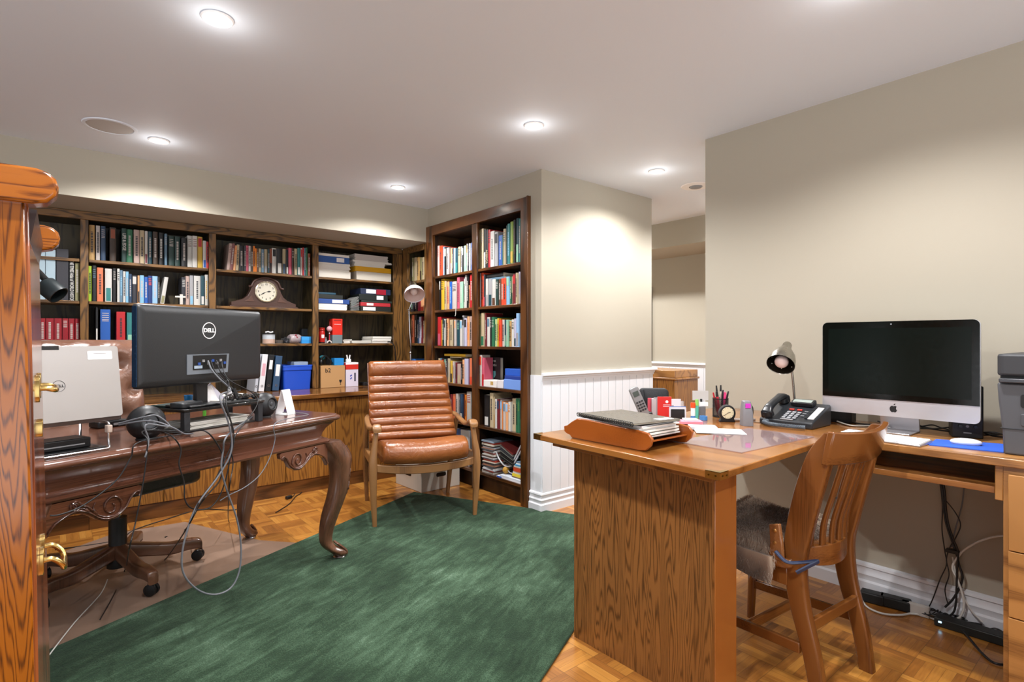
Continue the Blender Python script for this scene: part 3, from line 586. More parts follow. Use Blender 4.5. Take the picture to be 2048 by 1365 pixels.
def cab_leg(cx, cy, sx, sy, nm):
    dg = Vector((sx, sy, 0)).normalized(); base = Vector((cx, cy, 0)); dg = Vector((sx, sy*.45, 0)).normalized()
    prof = [(.640, .0, .056), (.60, .026, .058), (.545, .056, .054), (.48, .062, .047), (.41, .058, .044), (.33, .042, .043), (.24, .010, .039), (.16, -.010, .032), (.10, -.012, .028), (.065, .010, .030), (.038, .046, .036), (.018, .066, .034), (.006, .064, .024)]
    pts = curve([tuple(base+dg*o+Vector((0, 0, z))) for z, o, r in prof], 3); rr = curve([(r, 0, 0) for z, o, r in prof], 3)
    rings = []
    for p, r in zip(pts, rr):
        r = r.x; rings.append([p+Vector((x*1, y*1, 0)) for x, y in rrect(2*r, 2*r, r*.6, 4)])
    lg = part('leg', MB().loft(rings), WALNUT_Z, t, smooth=60)
    mb = MB()
    # acanthus leaf on the knee and the scrolled toe
    kn = [base+dg*(o+r*1.18)+Vector((0, 0, z)) for z, o, r in prof[1:6]]
    mb.tube(curve(kn, 5), [.009]*1+[.0085]*(len(curve(kn, 5))-2)+[.003], 6)
    side = Vector((-dg.y, dg.x, 0))
    for i, (z, o, r) in enumerate(prof[1:5]):
        for s_ in (-1, 1):
            p = base+dg*(o+r*1.12)+Vector((0, 0, z)); mb.tube(curve([p, p+side*s_*.014+Vector((0, 0, -.012)), p+side*s_*.02-dg*.008+Vector((0, 0, -.034)), p+side*s_*.012-dg*.002+Vector((0, 0, -.046))], 4), [.006]*12+[.002], 6)
    c = part('knee_carving', mb, WALNUT_Z, t, smooth=60); c.parent = lg; mb = MB()
    for s_ in (-.018, 0, .018):
        p = base+side*s_; mb.tube(curve([p+dg*(.036)+Vector((0, 0, .085)), p+dg*.062+Vector((0, 0, .062)), p+dg*.084+Vector((0, 0, .040)), p+dg*.094+Vector((0, 0, .02)), p+dg*.084+Vector((0, 0, .010))], 4), [.004]+[.0075]*14+[.004]*2, 6)
    c = part('toe_carving', mb, WALNUT_Z, t, smooth=60); c.parent = lg
    f = part('foot_disc', MB().lathe([(.001, .0), (.03, .0), (.032, .003), (.028, .007), (.001, .007)], (cx+dg.x*.062, cy+dg.y*.062, .0), 20), CHROME, t); f.parent = lg
    return lg
ins = .035
for sx, sy in ((1, -1), (-1, -1), (1, 1), (-1, 1)):
    lg = cab_leg(DL-ins if sx > 0 else ins, .075 if sy < 0 else DD-.075, sx, sy, '')
    lf = .0145 if sy < 0 else .0040; lg.location = (0, 0, lf); lg.scale = (1, 1, (.640-lf)/.640)
# carved brackets beside the front legs
def spiral(c, r0, r1, a0, a1, n=22, y=0): return [(c[0]+(r0+(r1-r0)*i/n)*math.cos(a0+(a1-a0)*i/n), y, c[1]+(r0+(r1-r0)*i/n)*math.sin(a0+(a1-a0)*i/n)) for i in range(n+1)]
def bracket(x0, dirx, vert_y, along='x'):
    o = [(0, .556), (.29, .556), (.30, .55), (.297, .535), (.285, .528), (.272, .532), (.262, .522), (.245, .495), (.215, .476), (.18, .472), (.15, .485), (.12, .505), (.085, .516), (.045, .51), (.02, .49), (0, .46)]
    pl = [(x0+dirx*a, (z-.556)*1.22+.637) for a, z in o]
    mb = MB()
    if dirx < 0: pl = pl[::-1]
    mb.prism(pl, 'y', vert_y, vert_y+.022)
    y = vert_y-.003; X = lambda a: x0+dirx*a
    def tb(pts, r, k=1.0): mb.tube([(X(p[0]), y, (p[2]-.556)*1.22+.637) for p in pts], r, 6)
    tb(curve([(.0, 0, .47), (.03, 0, .503), (.085, 0, .523), (.125, 0, .511), (.155, 0, .49), (.185, 0, .48), (.215, 0, .484), (.243, 0, .503), (.262, 0, .53), (.28, 0, .54), (.292, 0, .535), (.285, 0, .527)], 4), .004)
    tb(spiral((.196, .513), .034, .006, -.3, 7.6), .004); tb(curve([(.229, 0, .505), (.215, 0, .487), (.18, 0, .487), (.15, 0, .50), (.125, 0, .525), (.105, 0, .535)], 4), .004)
    tb(curve([(.15, 0, .50), (.138, 0, .52), (.145, 0, .535)], 4), [.005]*4+[.002]*5); tb(curve([(.125, 0, .512), (.112, 0, .525), (.09, 0, .528)], 4), [.005]*4+[.002]*5)
    for k in range(5):
        a = 2*math.pi*k/5; tb([(.085+.014*math.cos(a+q*.35)*1.0, 0, .537+.012*math.sin(a+q*.35)) for q in range(4)], .0045)
    tb(spiral((.085, .537), .009, .002, 0, 8), .003)
    return mb
part('carved_bracket', bracket(DL-.07, -1, .045), WALNUT, t, smooth=60)
part('carved_bracket', bracket(.07, 1, .045), WALNUT, t, smooth=60)
# ---------------------------------------------------------------- monitor riser
RA2 = math.atan2(.173, .335); R0 = Vector((.399, 2.599, .7855))
t = thing('monitor_riser', 'black monitor riser with dark glass shelf and square posts on the walnut desk', 'monitor stand', R0, RA2)
part('shelf', MB().box(-.012, .395, -.012, .222, .092, .100), mat('14181a', .08, coat=1.), t, bev=.002)
part('shelf_frame', MB().box(-.008, .391, -.008, .218, .086, .0919), BLK, t)
for x in (.005, .376):
    for y in (.006, .204): part('leg', MB().box(x-.013, x+.013, y-.013, y+.013, 0, .0859), BLKM, t, bev=.002)
# ---------------------------------------------------------------- monitor seen from behind
MA = math.atan2(2.870-2.507, .773-.230); ML = .653
t = thing('computer_monitor', 'large black computer monitor seen from behind on the walnut desk', 'monitor', (.5015, 2.6885, .8860), MA)
def mp(u, v, z):  # monitor local: u along width, v into the screen side (away from camera)
    return (u-ML/2, v, z)
zt, zb = 1.311-.886, .982-.886
b = MB(); ol = rrect(ML, zt-zb, .012, 4, 0, (zt+zb)/2); rings = []
for ins_, y in ((.0, .030), (.0, .018), (.004, .010), (.012, .004), (.03, .0)):
    rings.append([(x*(1-2*ins_/ML), y, (z-(zt+zb)/2)*(1-2*ins_/(zt-zb))+(zt+zb)/2) for x, z in ol])
part('back_shell', MB().loft([r[::-1] for r in rings]), mat('222528', .42, spec=.6, bump=.2, bscale=400), t, smooth=40)
part('screen', MB().prism(rrect(ML-.02, zt-zb-.02, .004, 3, 0, (zt+zb)/2), 'y', .0301, .033), mat('06080a', .1), t)
part('side_trim', MB().box(-ML/2-.002, -ML/2+.001, .008, .03, zb+.01, zt-.01), mat('1b3a5c', .25, .5), t)
# recessed port bay
px0, px1, pz0, pz1 = -.112, .112, zb+.058, zb+.128
b = MB(); b.add([(px0, -.002, pz0-.014), (px1-.008, -.002, pz0-.014), (px1, -.002, pz1), (px0, -.002, pz1), (px0+.012, .002, pz0), (px1-.018, .002, pz0), (px1-.01, .002, pz1-.006), (px0+.012, .002, pz1-.006)], [(0,1,5,4),(1,2,6,5),(2,3,7,6),(3,0,4,7),(4,5,6,7)])
bay = part('port_bay', MB().prism([(px0, pz0-.014), (px1-.008, pz0-.014), (px1, pz1), (px0, pz1)], 'y', -.003, .0005), mat('7d858e', .35, .3), t)
part('port_recess', MB().prism([(px0+.028, pz0+.004), (px1-.02, pz0+.004), (px1-.014, pz1-.004), (px0+.028, pz1-.004)], 'y', -.0042, -.0031), DARK, bay)
for k, x in enumerate((-.06, -.038, -.012, .012, .034, .055, .078)):
    part('port', MB().box(x, x+.012, -.0075, -.0043, pz0+.024+(k % 2)*.012, pz0+.035+(k % 2)*.012), GREY if k % 3 else mat('2b4f9a', .4), bay)
part('port_sticker', MB().box(px0+.034, px0+.075, -.0050, -.0043, pz0+.010, pz0+.022), mat('9fb0c0', .4), bay)
part('neck', MB().box(-.03, .03, .034, .055, .0, zb+.14), BLK, t, bev=.003)
part('stand_base', MB().box(-.11, .11, -.02, .12, 0, .010), BLK, t, bev=.004)
lg_c = (.003, zt-.098)
lg_ = part('logo_ring', MB().loft([[(lg_c[0]+r*math.cos(a), y, lg_c[1]+r*math.sin(a)) for a in [2*math.pi*j/40 for j in range(40)]] for r, y in ((.036, -.0001), (.036, -.0016), (.0325, -.0016), (.0325, -.0001))], caps=False), WHT, t)
def ml(o): return None
text('logo_lettering', 'DELL', (lg_c[0], -.0012, lg_c[1]), (1, 0, 0), (0, 0, 1), .0235, WHT, t, bold=.0009, world=False, sx=1.12)
MW = W[t]
# ---------------------------------------------------------------- laptop on a wire stand
t = thing('laptop', 'open silver laptop on a metal stand at the end of the walnut desk', 'laptop', (.178, 2.441, .7855), DA)
LL = .345
tl = Matrix.Rotation(math.radians(-8), 4, 'X')
b = MB(); b.M = Matrix.Translation((0, 0, .112)) @ tl; b.prism(rrect(LL, .255, .010, 4, -LL/2, .1275), 'y', .0, .006)
part('lid', b, ALU, t, smooth=30)
b = MB(); b.M = Matrix.Translation((0, 0, .112)) @ tl; b.prism(rrect(LL-.012, .24, .004, 3, -LL/2, .1275), 'y', .0061, .0068); part('screen', b, DARK, t)
b = MB(); b.M = Matrix.Translation((0, 0, .112)) @ tl; b.box(-.232, -.182, -.001, .008, .243, .2565); part('webcam_cover', b, BLK, t)
b = MB(); b.M = Matrix.Translation((0, 0, .112)) @ tl; b.prism(rrect(.078, .030, .003, 3, -.06, .222), 'y', -.0008, .0); st = part('sticker', b, WHT, t)
b = MB(); b.M = Matrix.Translation((0, 0, .112)) @ tl; b.box(-.08, -.04, -.0012, -.0009, .2275, .2288); part('sticker_lettering', b, GREY, st)
b = MB(); b.M = Matrix.Translation((0, 0, .112)) @ tl; c_ = (-.190, .120)
b.loft([[(c_[0]+r*math.cos(a), y, c_[1]+r*math.sin(a)) for a in [2*math.pi*j/40 for j in range(40)]] for r, y in ((.019, -.0001), (.019, -.0009), (.0178, -.0009), (.0178, -.0001))], caps=False)
part('logo_ring', b, BLKM, t)
o = text('logo_lettering', 'DELL', (0, 0, 0), (1, 0, 0), (0, 0, 1), .0125, BLKM, t, bold=.0003, world=False, sx=1.1)
o.matrix_basis = Matrix.Translation((0, 0, .112)) @ tl @ Matrix.Translation((c_[0], -.0006, c_[1])) @ o.matrix_basis
b = MB(); b.M = Matrix.Translation((0, .004, .098)) @ Matrix.Rotation(math.radians(4), 4, 'X'); b.prism(rrect(LL, .245, .012, 4, -LL/2, .1225), 'z', 0, .015)
part('base', b, mat('5e5452', .3, .6), t, smooth=30)
t = thing('laptop_stand', 'grey metal wire stand holding the silver laptop above the desk', 'laptop stand', (.178, 2.441, .7855), DA)
for x in (-.33, -.055):
    part('wire_leg', MB().tube(curve([(x, .17, .09), (x, .02, .094), (x, -.012, .092), (x, -.018, .078), (x, -.016, .03), (x, -.02, .008), (x-.01 if x > -.2 else x+.01, -.024, .005)], 5), .0042, 8), CHROME, t, smooth=70)
    part('grip', MB().box(x-.008, x+.008, -.026, -.004, .058, .085), mat('b9a79a', .5), t, bev=.003)
part('front_bar', MB().tube([(-.34, -.024, .005), (-.06, -.024, .005)], .0042, 8), CHROME, t)
part('back_bar', MB().tube([(-.33, .17, .088), (-.055, .17, .088)], .0042, 8), CHROME, t)
part('base_plate', MB().box(-.345, -.045, .02, .20, 0, .006), BLK, t, bev=.002)
for x in (-.33, -.055): part('upright', MB().tube([(x, .17, .088), (x, .17, .005)], .0042, 8), CHROME, t)
t = thing('docking_station', 'flat black docking box lying under the laptop stand', 'docking station', (.178, 2.50, .7920), DA)
part('body', MB().box(-.31, -.10, 0, .095, 0, .035), BLK, t, bev=.004)
part('slot', MB().box(-.29, -.12, -.001, .001, .012, .016), GREY, t)
# ---------------------------------------------------------------- sphere speakers
def sphere_speaker(x, y, yaw, lab, r=.070):
    t = thing('desk_speaker', lab, 'speaker', (x, y, .7855), yaw, 'round black desk speakers')
    M = Matrix.Translation((0, 0, r*.97)) @ Matrix.Rotation(math.radians(90-8), 4, 'X')
    b = MB(); b.M = M; b.lathe([(max(r*math.sin(a), .001), -r*math.cos(a)) for a in [math.radians(k*151/22) for k in range(23)]]+[(r*.44, r*.85), (r*.42, r*.74), (.001, r*.72)], n=36); part('body', b, mat('1b1d20', .45, spec=.5), t, smooth=60)
    b = MB(); b.M = M; b.lathe([(r*.50, r*.868), (r*.51, r*.895), (r*.46, r*.905), (r*.43, r*.88), (r*.50, r*.868)], n=32); cn = part('driver_rim', b, BLK, t, smooth=60)
    b = MB(); b.M = M; b.lathe([(.001, r*.73), (r*.40, r*.78), (r*.36, r*.79), (r*.18, r*.745), (r*.15, r*.80), (.001, r*.83)], n=24); part('cone', b, CHROME if False else mat('55585c', .3, .5), cn)
    part('foot', MB().lathe([(.001, 0), (r*.55, 0), (r*.5, .006), (.001, .006)], n=24), BLKM, t)
sphere_speaker(.261, 2.559, math.radians(8), 'round black speaker beside the silver laptop', .066)
sphere_speaker(.793, 2.916, math.radians(30), 'round black speaker beside the white tent calendar', .062)
# ---------------------------------------------------------------- tent calendar
t = thing('tent_calendar', 'white folding tent calendar standing on the walnut desk corner', 'calendar', (.906, 2.948, .7855), math.radians(35))
part('panel', MB().bar((0, -.038, 0), (0, -.002, .128), .062, .0016, (0, -1, .3)), WHT, t)
part('panel', MB().bar((0, .038, 0), (0, .002, .128), .062, .0016, (0, 1, .3)), WHT, t)
part('foot_strip', MB().box(-.031, .031, -.036, .036, 0, .0015), WHT, t)
# ---------------------------------------------------------------- things on and under the riser
def rz_(u, v, z=0): 
    c, s = math.cos(RA2), math.sin(RA2); return Vector((R0.x+u*c-v*s, R0.y+u*s+v*c, .8860+z))
t = thing('black_case', 'small rounded black gadget case on the end of the monitor riser', 'case', rz_(.05, .06), RA2+.25)
part('body', MB().prism(rrect(.125, .075, .022, 5), 'z', 0, .024), mat('1d2023', .4), t, bev=.006)
part('seam', MB().prism(rrect(.127, .077, .022, 5), 'z', .0115, .0125), BLKM, t)
solo('green_notebook', MB().box(-.09, .09, -.06, .06, 0, .006), mat('1f3d38', .4), 'dark green notebook lying flat on the monitor riser', 'notebook', loc=rz_(.10, .17), rz=RA2+.1, bev=.001)
solo('black_tablet', MB().prism(rrect(.20, .055, .006, 3), 'z', 0, .007), BLK, 'slim black tablet lying along the front edge of the monitor riser', 'tablet', loc=rz_(.26, .022), rz=RA2-.02, bev=.001)
for k, (u, v, a, w_, n_) in enumerate(((.215, .105, .6, .10, 'folded'), (.34, .16, .1, .15, 'curled'))):
    b = MB(); 
    for j in range(5 if k else 2): b.M = Matrix.Translation((rnd.uniform(-.006, .006), rnd.uniform(-.004, .004), j*.0045)) @ Matrix.Rotation(rnd.uniform(-.08, .08), 4, 'Z'); b.box(-w_/2, w_/2, -.035, .035, 0, .004)
    solo('paper_pad', b, PAPER, f'{n_} pad of white papers on the monitor riser below the screen', 'papers', loc=rz_(u, v, .0005 if k else .0065), rz=RA2+a, smooth=0)
t = thing('white_block_calendar', 'white angled card holder on the monitor riser beneath the cables', 'card holder', rz_(.222, .075), RA2)
part('panel', MB().bar((-.03, 0, 0), (-.055, .02, .075), .05, .010, (0, 1, 0)), WHT, t, bev=.002)
part('panel', MB().bar((-.052, .02, .075), (.015, .01, .002), .05, .004, (0, 1, 0)), mat('d4d2e0', .5), t)
solo('blue_pot', MB().lathe([(.001, 0), (.016, 0), (.018, .035), (.015, .035), (.013, .003), (.001, .003)], n=20), mat('1e86c8', .4), 'small bright blue pot on the riser beneath the monitor', 'pot', loc=rz_(.165, .205))
solo('power_plug_block', MB().box(-.014, .014, -.011, .011, 0, .03), WHT, 'white power plug block lying on papers beneath the monitor', 'plug', loc=rz_(.305, .10, .023), bev=.003)
for k in range(2):
    t = thing('sunglasses', ('folded black glossy sunglasses', 'second pair of folded sunglasses')[k]+(' on the riser beneath the monitor' if k == 0 else ' beside the riser end post'), 'sunglasses', rz_(.285+k*.085, .055), RA2+.1-k*.3)
    for s_ in (-1, 1): part('lens', MB().ball((s_*.026, -.002, .017), .022, 16, (1, .35, .75)), mat('0c0c0e', .06, coat=1.), t, smooth=70)
    part('bridge', MB().tube([(-.012, -.004, .022), (0, -.006, .026), (.012, -.004, .022)], .003, 6), BLK, t)
    for s_ in (-1, 1): part('temple', MB().tube(curve([(s_*.048, .0, .022), (s_*.045, .012, .02), (-s_*.03, .018+.004*s_, .01)], 4), .0025, 6), BLK, t)
def cable(nm, pts, r, m, lab, n=8, cat='cable', group=None, smooth_n=8):
    return solo(nm, MB().tube(curve(pts, smooth_n), r, n), m, lab, cat, world=True, smooth=80, group=group)
cable('cable_bundle', [rz_(.33+.03*math.sin(k*1.3), .12+.022*math.cos(k*1.9), .034+.010*math.sin(k)) for k in range(12)], .0028, BLK, 'tangle of thin black cable on the papers beneath the monitor')
# papers and card under the riser
b = MB()
for j in range(7): b.M = Matrix.Translation((rnd.uniform(-.01, .01), rnd.uniform(-.006, .006), j*.0048)) @ Matrix.Rotation(rnd.uniform(-.05, .05), 4, 'Z'); b.box(-.15, .15, -.07, .07, 0, .004)
solo('document_stack', b, PAPER, 'stack of white documents lying under the monitor riser', 'papers', loc=(R0.x+.13, R0.y+.20, .7857), rz=RA2, smooth=0)
t = thing('folded_card', 'small grey green folded card standing on the desk under the riser', 'card', atz(425, 849, .7855)+Vector((0, .0, 0)), DA+.15)
part('panel', MB().bar((-.0, -.026, 0), (0, .0, .036), .085, .0012, (0, -1, .5)), mat('a5a898', .5), t)
part('panel', MB().bar((0, .026, 0), (0, .001, .036), .085, .0012, (0, 1, .5)), mat('9a9d8c', .5), t)
solo('usb_hub', MB().prism(rrect(.055, .022, .005, 3), 'z', 0, .012), BLKM, 'small black cable hub on the desk beside the riser post', 'hub', loc=atz(354, 864, .7855), rz=DA+.3, bev=.002)
t = thing('green_marker', 'green marker pen standing upright on the desk behind the riser', 'marker', dk(.90, .47, .7855))
part('barrel', MB().lathe([(.001, 0), (.008, 0), (.008, .085), (.001, .085)], n=14), mat('5fae3a', .4), t); part('cap', MB().lathe([(.001, .0855), (.009, .0855), (.008, .12), (.001, .122)], n=14), mat('3c7a2a', .4), t)
t = thing('desk_phone', 'black cordless handset stand at the far side of the walnut desk', 'phone', dk(.55, .62, .7855), DA)
part('base', MB().box(-.06, .06, -.04, .04, 0, .03), BLK, t, bev=.006); part('handset', MB().box(-.04, .045, -.016, .016, .031, .10), BLKM, t, bev=.006)
part('label_plate', MB().box(.0, .045, -.0415, -.0402, .008, .018), GREY, t)
solo('desk_pad', MB().box(-.20, .20, -.10, .10, 0, .004), mat('241f1e', .4), 'dark leather pad lying on the desk under the riser', 'desk pad', loc=dk(.76, .26, .7853), rz=DA, bev=.001)
# ---------------------------------------------------------------- cables hanging from the desk
def dp(px, py, off): return atp(px, py, D0-d2*off, DA)
def dpl(lst, off): return [dp(a, b_, off) for a, b_ in lst]
ms = MW @ Vector((.02, -.02, .155)); mw2 = MW @ Vector((.02, -.03, .09))
cable('monitor_cable', [MW @ Vector((-.015, -.012, zb+.10)), MW @ Vector((-.012, -.03, zb+.06)), MW @ Vector((.01, -.05, zb+.02)), MW @ Vector((.04, -.08, zb-.03))]+dpl([(440, 795), (458, 850), (463, 900), (440, 948), (395, 1010), (375, 1060), (364, 1110), (368, 1150), (395, 1180), (428, 1190), (460, 1178), (478, 1145), (482, 1095), (474, 1040), (455, 985), (443, 940), (446, 905), (456, 870)], .045)+[dk(1.02, .28, .791)], .0036, CABLEG, 'long grey cable looping from the monitor almost to the rug')
cable('monitor_cable', [MW @ Vector((.0, -.012, zb+.10)), MW @ Vector((.005, -.032, zb+.05)), MW @ Vector((.03, -.055, zb+.01)), MW @ Vector((.055, -.085, zb-.04))]+dpl([(447, 800), (463, 850), (462, 890), (452, 915), (430, 960), (400, 1000), (378, 1050)], .035)+[(atz(330, 1120, .006)+Vector((0, 0, 0))), atz(290, 1145, .006)], .0027, CABLE, 'black cable hanging from the monitor down to the chair mat')
cable('monitor_cable', [MW @ Vector((.03, -.012, zb+.10)), MW @ Vector((.03, -.035, zb+.05)), MW @ Vector((.05, -.06, zb+.0))]+dpl([(452, 805), (468, 870), (460, 920), (450, 965), (435, 1000), (415, 1018)], .025)+dpl([(385, 1018), (370, 1000), (368, 965), (358, 930), (362, 905), (358, 890), (345, 874)], .035)+[atz(330, 866, .790)], .0026, CABLE, 'thin black cable swinging from the monitor back up to the desk edge')
cable('monitor_cable', [MW @ Vector((.06, -.012, zb+.095)), MW @ Vector((.045, -.035, zb+.06)), MW @ Vector((.055, -.062, zb+.01))]+[rz_(.34, -.03, .004)]+dpl([(466, 880), (466, 930), (458, 985)], .02)+[atz(458, 1045, .006), atz(476, 1030, .006)], .0024, CABLE, 'thin black cable running from the monitor straight to the floor')
t = thing('cable_clip', 'black ferrite block on the monitor cables above the riser edge', 'cable clip', MW @ Vector((.045, -.088, zb-.045)), MA)
part('body', MB().tube([(0, -.002, .02), (.012, -.01, -.018)], .010, 12), BLK, t)
cable('speaker_cable', [dk(.60, .12, .791)]+dpl([(290, 862)], -.03)+dpl([(295, 880), (294, 905), (290, 940), (283, 985), (270, 1050), (258, 1100)], .03)+[atz(250, 1140, .02), atz(228, 1190, .006), atz(200, 1240, .018)], .0024, CABLE, 'thin black speaker cable dropping from the desk beside the office chair')
cable('speaker_cable', [dk(.56, .10, .791)]+dpl([(278, 885), (262, 915), (238, 955), (205, 985), (160, 1015), (120, 1030), (100, 1032)], .03), .0024, CABLE, 'thin black cable sweeping from the desk past the carved bracket')
cable('mouse_cable', [atz(345, 866, .791), atz(375, 866, .791)]+dpl([(408, 862), (432, 885), (447, 920), (440, 960), (420, 985), (400, 1010)], .03)+[atz(370, 1060, .008), atz(330, 1075, .008)], .0028, CABLE, 'black mouse cable curving over the front edge of the walnut desk')
cable('calendar_cable', [dk(1.2, .33, .791), dk(1.21, .1, .791)]+dpl([(553, 845), (550, 880), (540, 915), (520, 950), (490, 975), (460, 990), (440, 1002)], .025), .0022, CABLEG, 'thin grey cable hanging in front of the desk apron below the calendar')
cable('laptop_cable', [dk(.34, .14, .86), dk(.38, .05, .885), dk(.42, .04, .885), dk(.46, .03, .84)]+dpl([(292, 850), (297, 880)], .012)+dpl([(293, 905), (290, 915)], .03), .003, CABLEG, 'grey laptop cable arching in front of the round speaker')
cable('laptop_cable', [dk(.34, .14, .855), dk(.40, .05, .868), dk(.47, .03, .835), dk(.53, .05, .800), dk(.58, .07, .792)], .003, CABLEG, 'second grey laptop cable running to the small hub')
cable('floor_cable', [atz(99, 1310, .017), atz(150, 1245, .017), atz(200, 1190, .006), atz(215, 1160, .006)], .0024, CABLEW, 'pale thin cable lying over the rug edge and chair mat')
cable('floor_cable', [atz(110, 1100, .004), atz(230, 1082, .004), atz(270, 1060, .004)+Vector((0, .0, 0)), atz(330, 1040, .004), atz(400, 1020, .004), atz(470, 1020, .004), atz(500, 1005, .004)], .003, CABLE, 'black cable along the parquet in front of the base cabinets')
t = thing('power_plug', 'small black plug and cord lying on the parquet beside the desk leg', 'plug', atz(578, 998, .001), .4)
part('body', MB().box(-.025, .02, -.014, .014, 0, .022), BLK, t, bev=.004)
part('cord', MB().tube(curve([(.02, 0, .01), (.06, .02, .004), (.12, .07, .004), (.17, .06, .004), (.12, .02, .004), (.05, -.01, .004), (-.1, -.12, .004), (-.28, -.2, .004)], 5), .003, 6), CABLE, t)
# ================================================================ TAN LEATHER ARMCHAIR
FA = Vector((1.50, 3.165, 0)); FB = Vector((2.13, 2.955, 0)); CA = math.atan2(FB.y-FA.y, FB.x-FA.x); CW = (FB-FA).length
t = thing('armchair', 'tan channel-tufted leather armchair with wooden frame on the edge of the rug', 'armchair', ((FA+FB)/2), CA)
hw = CW/2
def taper(pts, sz, m=None):  # pts list of points, sz list (w,d)
    rings = []
    for p, (a, c) in zip(pts, sz): rings.append([(p[0]+x, p[1]+y, p[2]) for x, y in rrect(a, c, min(a, c)*.3, 3)])
    return MB().loft(rings)
ZR = .0145
for s_ in (-1, 1):
    part('front_leg', taper([(s_*(hw-.008), .0, ZR), (s_*(hw+.001), -.002, .2), (s_*(hw+.004), -.002, .36), (s_*(hw+.002), .002, .44), (s_*(hw-.008), .006, .52), (s_*(hw-.02), .008, .612)],
         [(.026, .026), (.040, .040), (.050, .052), (.046, .054), (.032, .040), (.028, .034)]), ARMW, t, smooth=60)
    part('back_leg', taper([(s_*(hw-.03), .63, .0005), (s_*(hw-.02), .60, .2), (s_*(hw-.015), .56, .38), (s_*(hw-.01), .50, .50), (s_*(hw-.008), .45, .605)],
         [(.026, .028), (.036, .040), (.040, .050), (.034, .042), (.026, .032)]), ARMW, t, smooth=60)
    pts = curve([(s_*(hw-.02), -.035, .612), (s_*(hw-.02), .0, .632), (s_*(hw-.022), .05, .628), (s_*(hw-.016), .13, .602), (s_*(hw-.008), .24, .590), (s_*(hw-.006), .36, .603), (s_*(hw-.012), .46, .622), (s_*(hw-.03), .53, .63)], 5)
    rings = []
    for i, p in enumerate(pts):
        k = i/(len(pts)-1); wd = .036+.022*math.exp(-((k-.10)/.12)**2); rings.append([(p.x+x, p.y, p.z+z) for x, z in rrect(wd, .026, .011, 3)])
    part('armrest', MB().loft([r[::-1] for r in rings]), ARMW, t, smooth=70)
    part('side_rail', MB().bar((s_*(hw-.004), .02, .40), (s_*(hw-.016), .56, .375), .026, .06), ARMW, t, bev=.005)
b = MB(); n = 16; top = []; bot = []
for i in range(n+1):
    x = -hw+.02+(2*hw-.04)*i/n; k = 1-(2*i/n-1)**2; top.append((x, .398-.024*k)); bot.append((x, .352-.032*k))
b.prism(top[::-1]+bot, 'y', -.018, .014); part('front_rail', b, ARMW, t, bev=.004)
part('back_rail', MB().bar((-hw+.02, .52, .36), (hw-.02, .52, .36), .03, .06), ARMW, t, bev=.004)
# seat cushion: closed profile in (y,z), swept across with softly rounded ends
def cushion(prof, stations, m, nm, lab=None, sub=1):
    rings = []
    cy = sum(p[0] for p in prof)/len(prof); cz = sum(p[1] for p in prof)/len(prof)
    for x, k, dy, dz in stations: rings.append([(x, cy+(p[0]-cy)*k+dy, cz+(p[1]-cz)*k+dz) for p in prof])
    o = part(nm, MB().loft(rings), m, t, smooth=180, label=lab); o.modifiers.new('soft', 'SUBSURF').levels = sub; o.modifiers['soft'].render_levels = sub; return o
prof = [(-.045, .41), (-.065, .45), (-.055, .50), (-.01, .535), (.08, .54), (.20, .515), (.32, .485), (.42, .465), (.46, .45), (.46, .41), (.42, .39), (.30, .395), (.12, .395), (0, .385)]
st = [(-.285, .6, 0, -.002), (-.280, .85, 0, 0), (-.265, .97, 0, 0), (-.2, 1, 0, -.004), (-.1, 1, 0, -.010), (0, 1, 0, -.013), (.1, 1, 0, -.010), (.2, 1, 0, -.004), (.265, .97, 0, 0), (.280, .85, 0, 0), (.285, .6, 0, -.002)]
cushion(prof, st, TAN, 'seat_cushion', sub=2)
# back: front face made of channels
fr = []; p_lo = Vector((.40, .47)); p_hi = Vector((.685, 1.000)); ax = (p_hi-p_lo); Lb = ax.length; ax = ax/Lb; nb = Vector((-ax.y, ax.x))  # towards the front (-y)
segs = [.055, .052]+[.064]*6; rem = Lb-sum(segs); segs.append(rem)
pos = 0
for i, sg in enumerate(segs):
    bulge = .024 if i < len(segs)-1 else .032; k = 8 if i < len(segs)-1 else 12
    for j in range(k):
        a = j/k; s_ = pos+sg*a; h = bulge*(max(math.sin(math.pi*a), 0)**.45)
        sag = -.03*math.sin(math.pi*min(s_/Lb, 1)*1.0)
        q = p_lo+ax*s_+nb*(h+.03+sag); fr.append((q.x, q.y))
    pos += sg
q = p_lo+ax*Lb; fr.append(tuple(q+nb*.035)); fr.append(tuple(q+ax*.012+nb*.01)); fr.append(tuple(q+ax*.004-nb*.03)); fr.append(tuple(q-nb*.045-ax*.02))
for a in (.8, .6, .4, .2): qq = p_lo+ax*Lb*a-nb*(.045+.0)+nb*(-.03*math.sin(math.pi*a)); fr.append((qq.x, qq.y))
qq = p_lo-nb*.03; fr.append((qq.x, qq.y))
rings = []
N_ = len(fr)
for u in [-1, -.985, -.95, -.85, -.6, -.3, 0, .3, .6, .85, .95, .985, 1]:
    ring_ = []
    for y, z in fr:
        s_ = min(max(((Vector((y, z))-p_lo).dot(ax))/Lb, 0), 1); hwid = .298-.0*s_ + (.012*(1-s_)) - .012*s_
        e = abs(u); inset = .024*max(0, (e-.9)/.1)**2
        cen = p_lo+ax*(s_*Lb); yy = y+(cen.x-y)*(.75*max(0, (e-.93)/.07)**2); zz = z+(cen.y-z)*(.75*max(0, (e-.93)/.07)**2)
        cx = -.020*(1-u*u)*0
        ring_.append((u*hwid, yy+.018*(1-u*u), zz))
    rings.append(ring_)
part('back_cushion', MB().loft([r[::-1] for r in rings]), TAN, t, smooth=70)
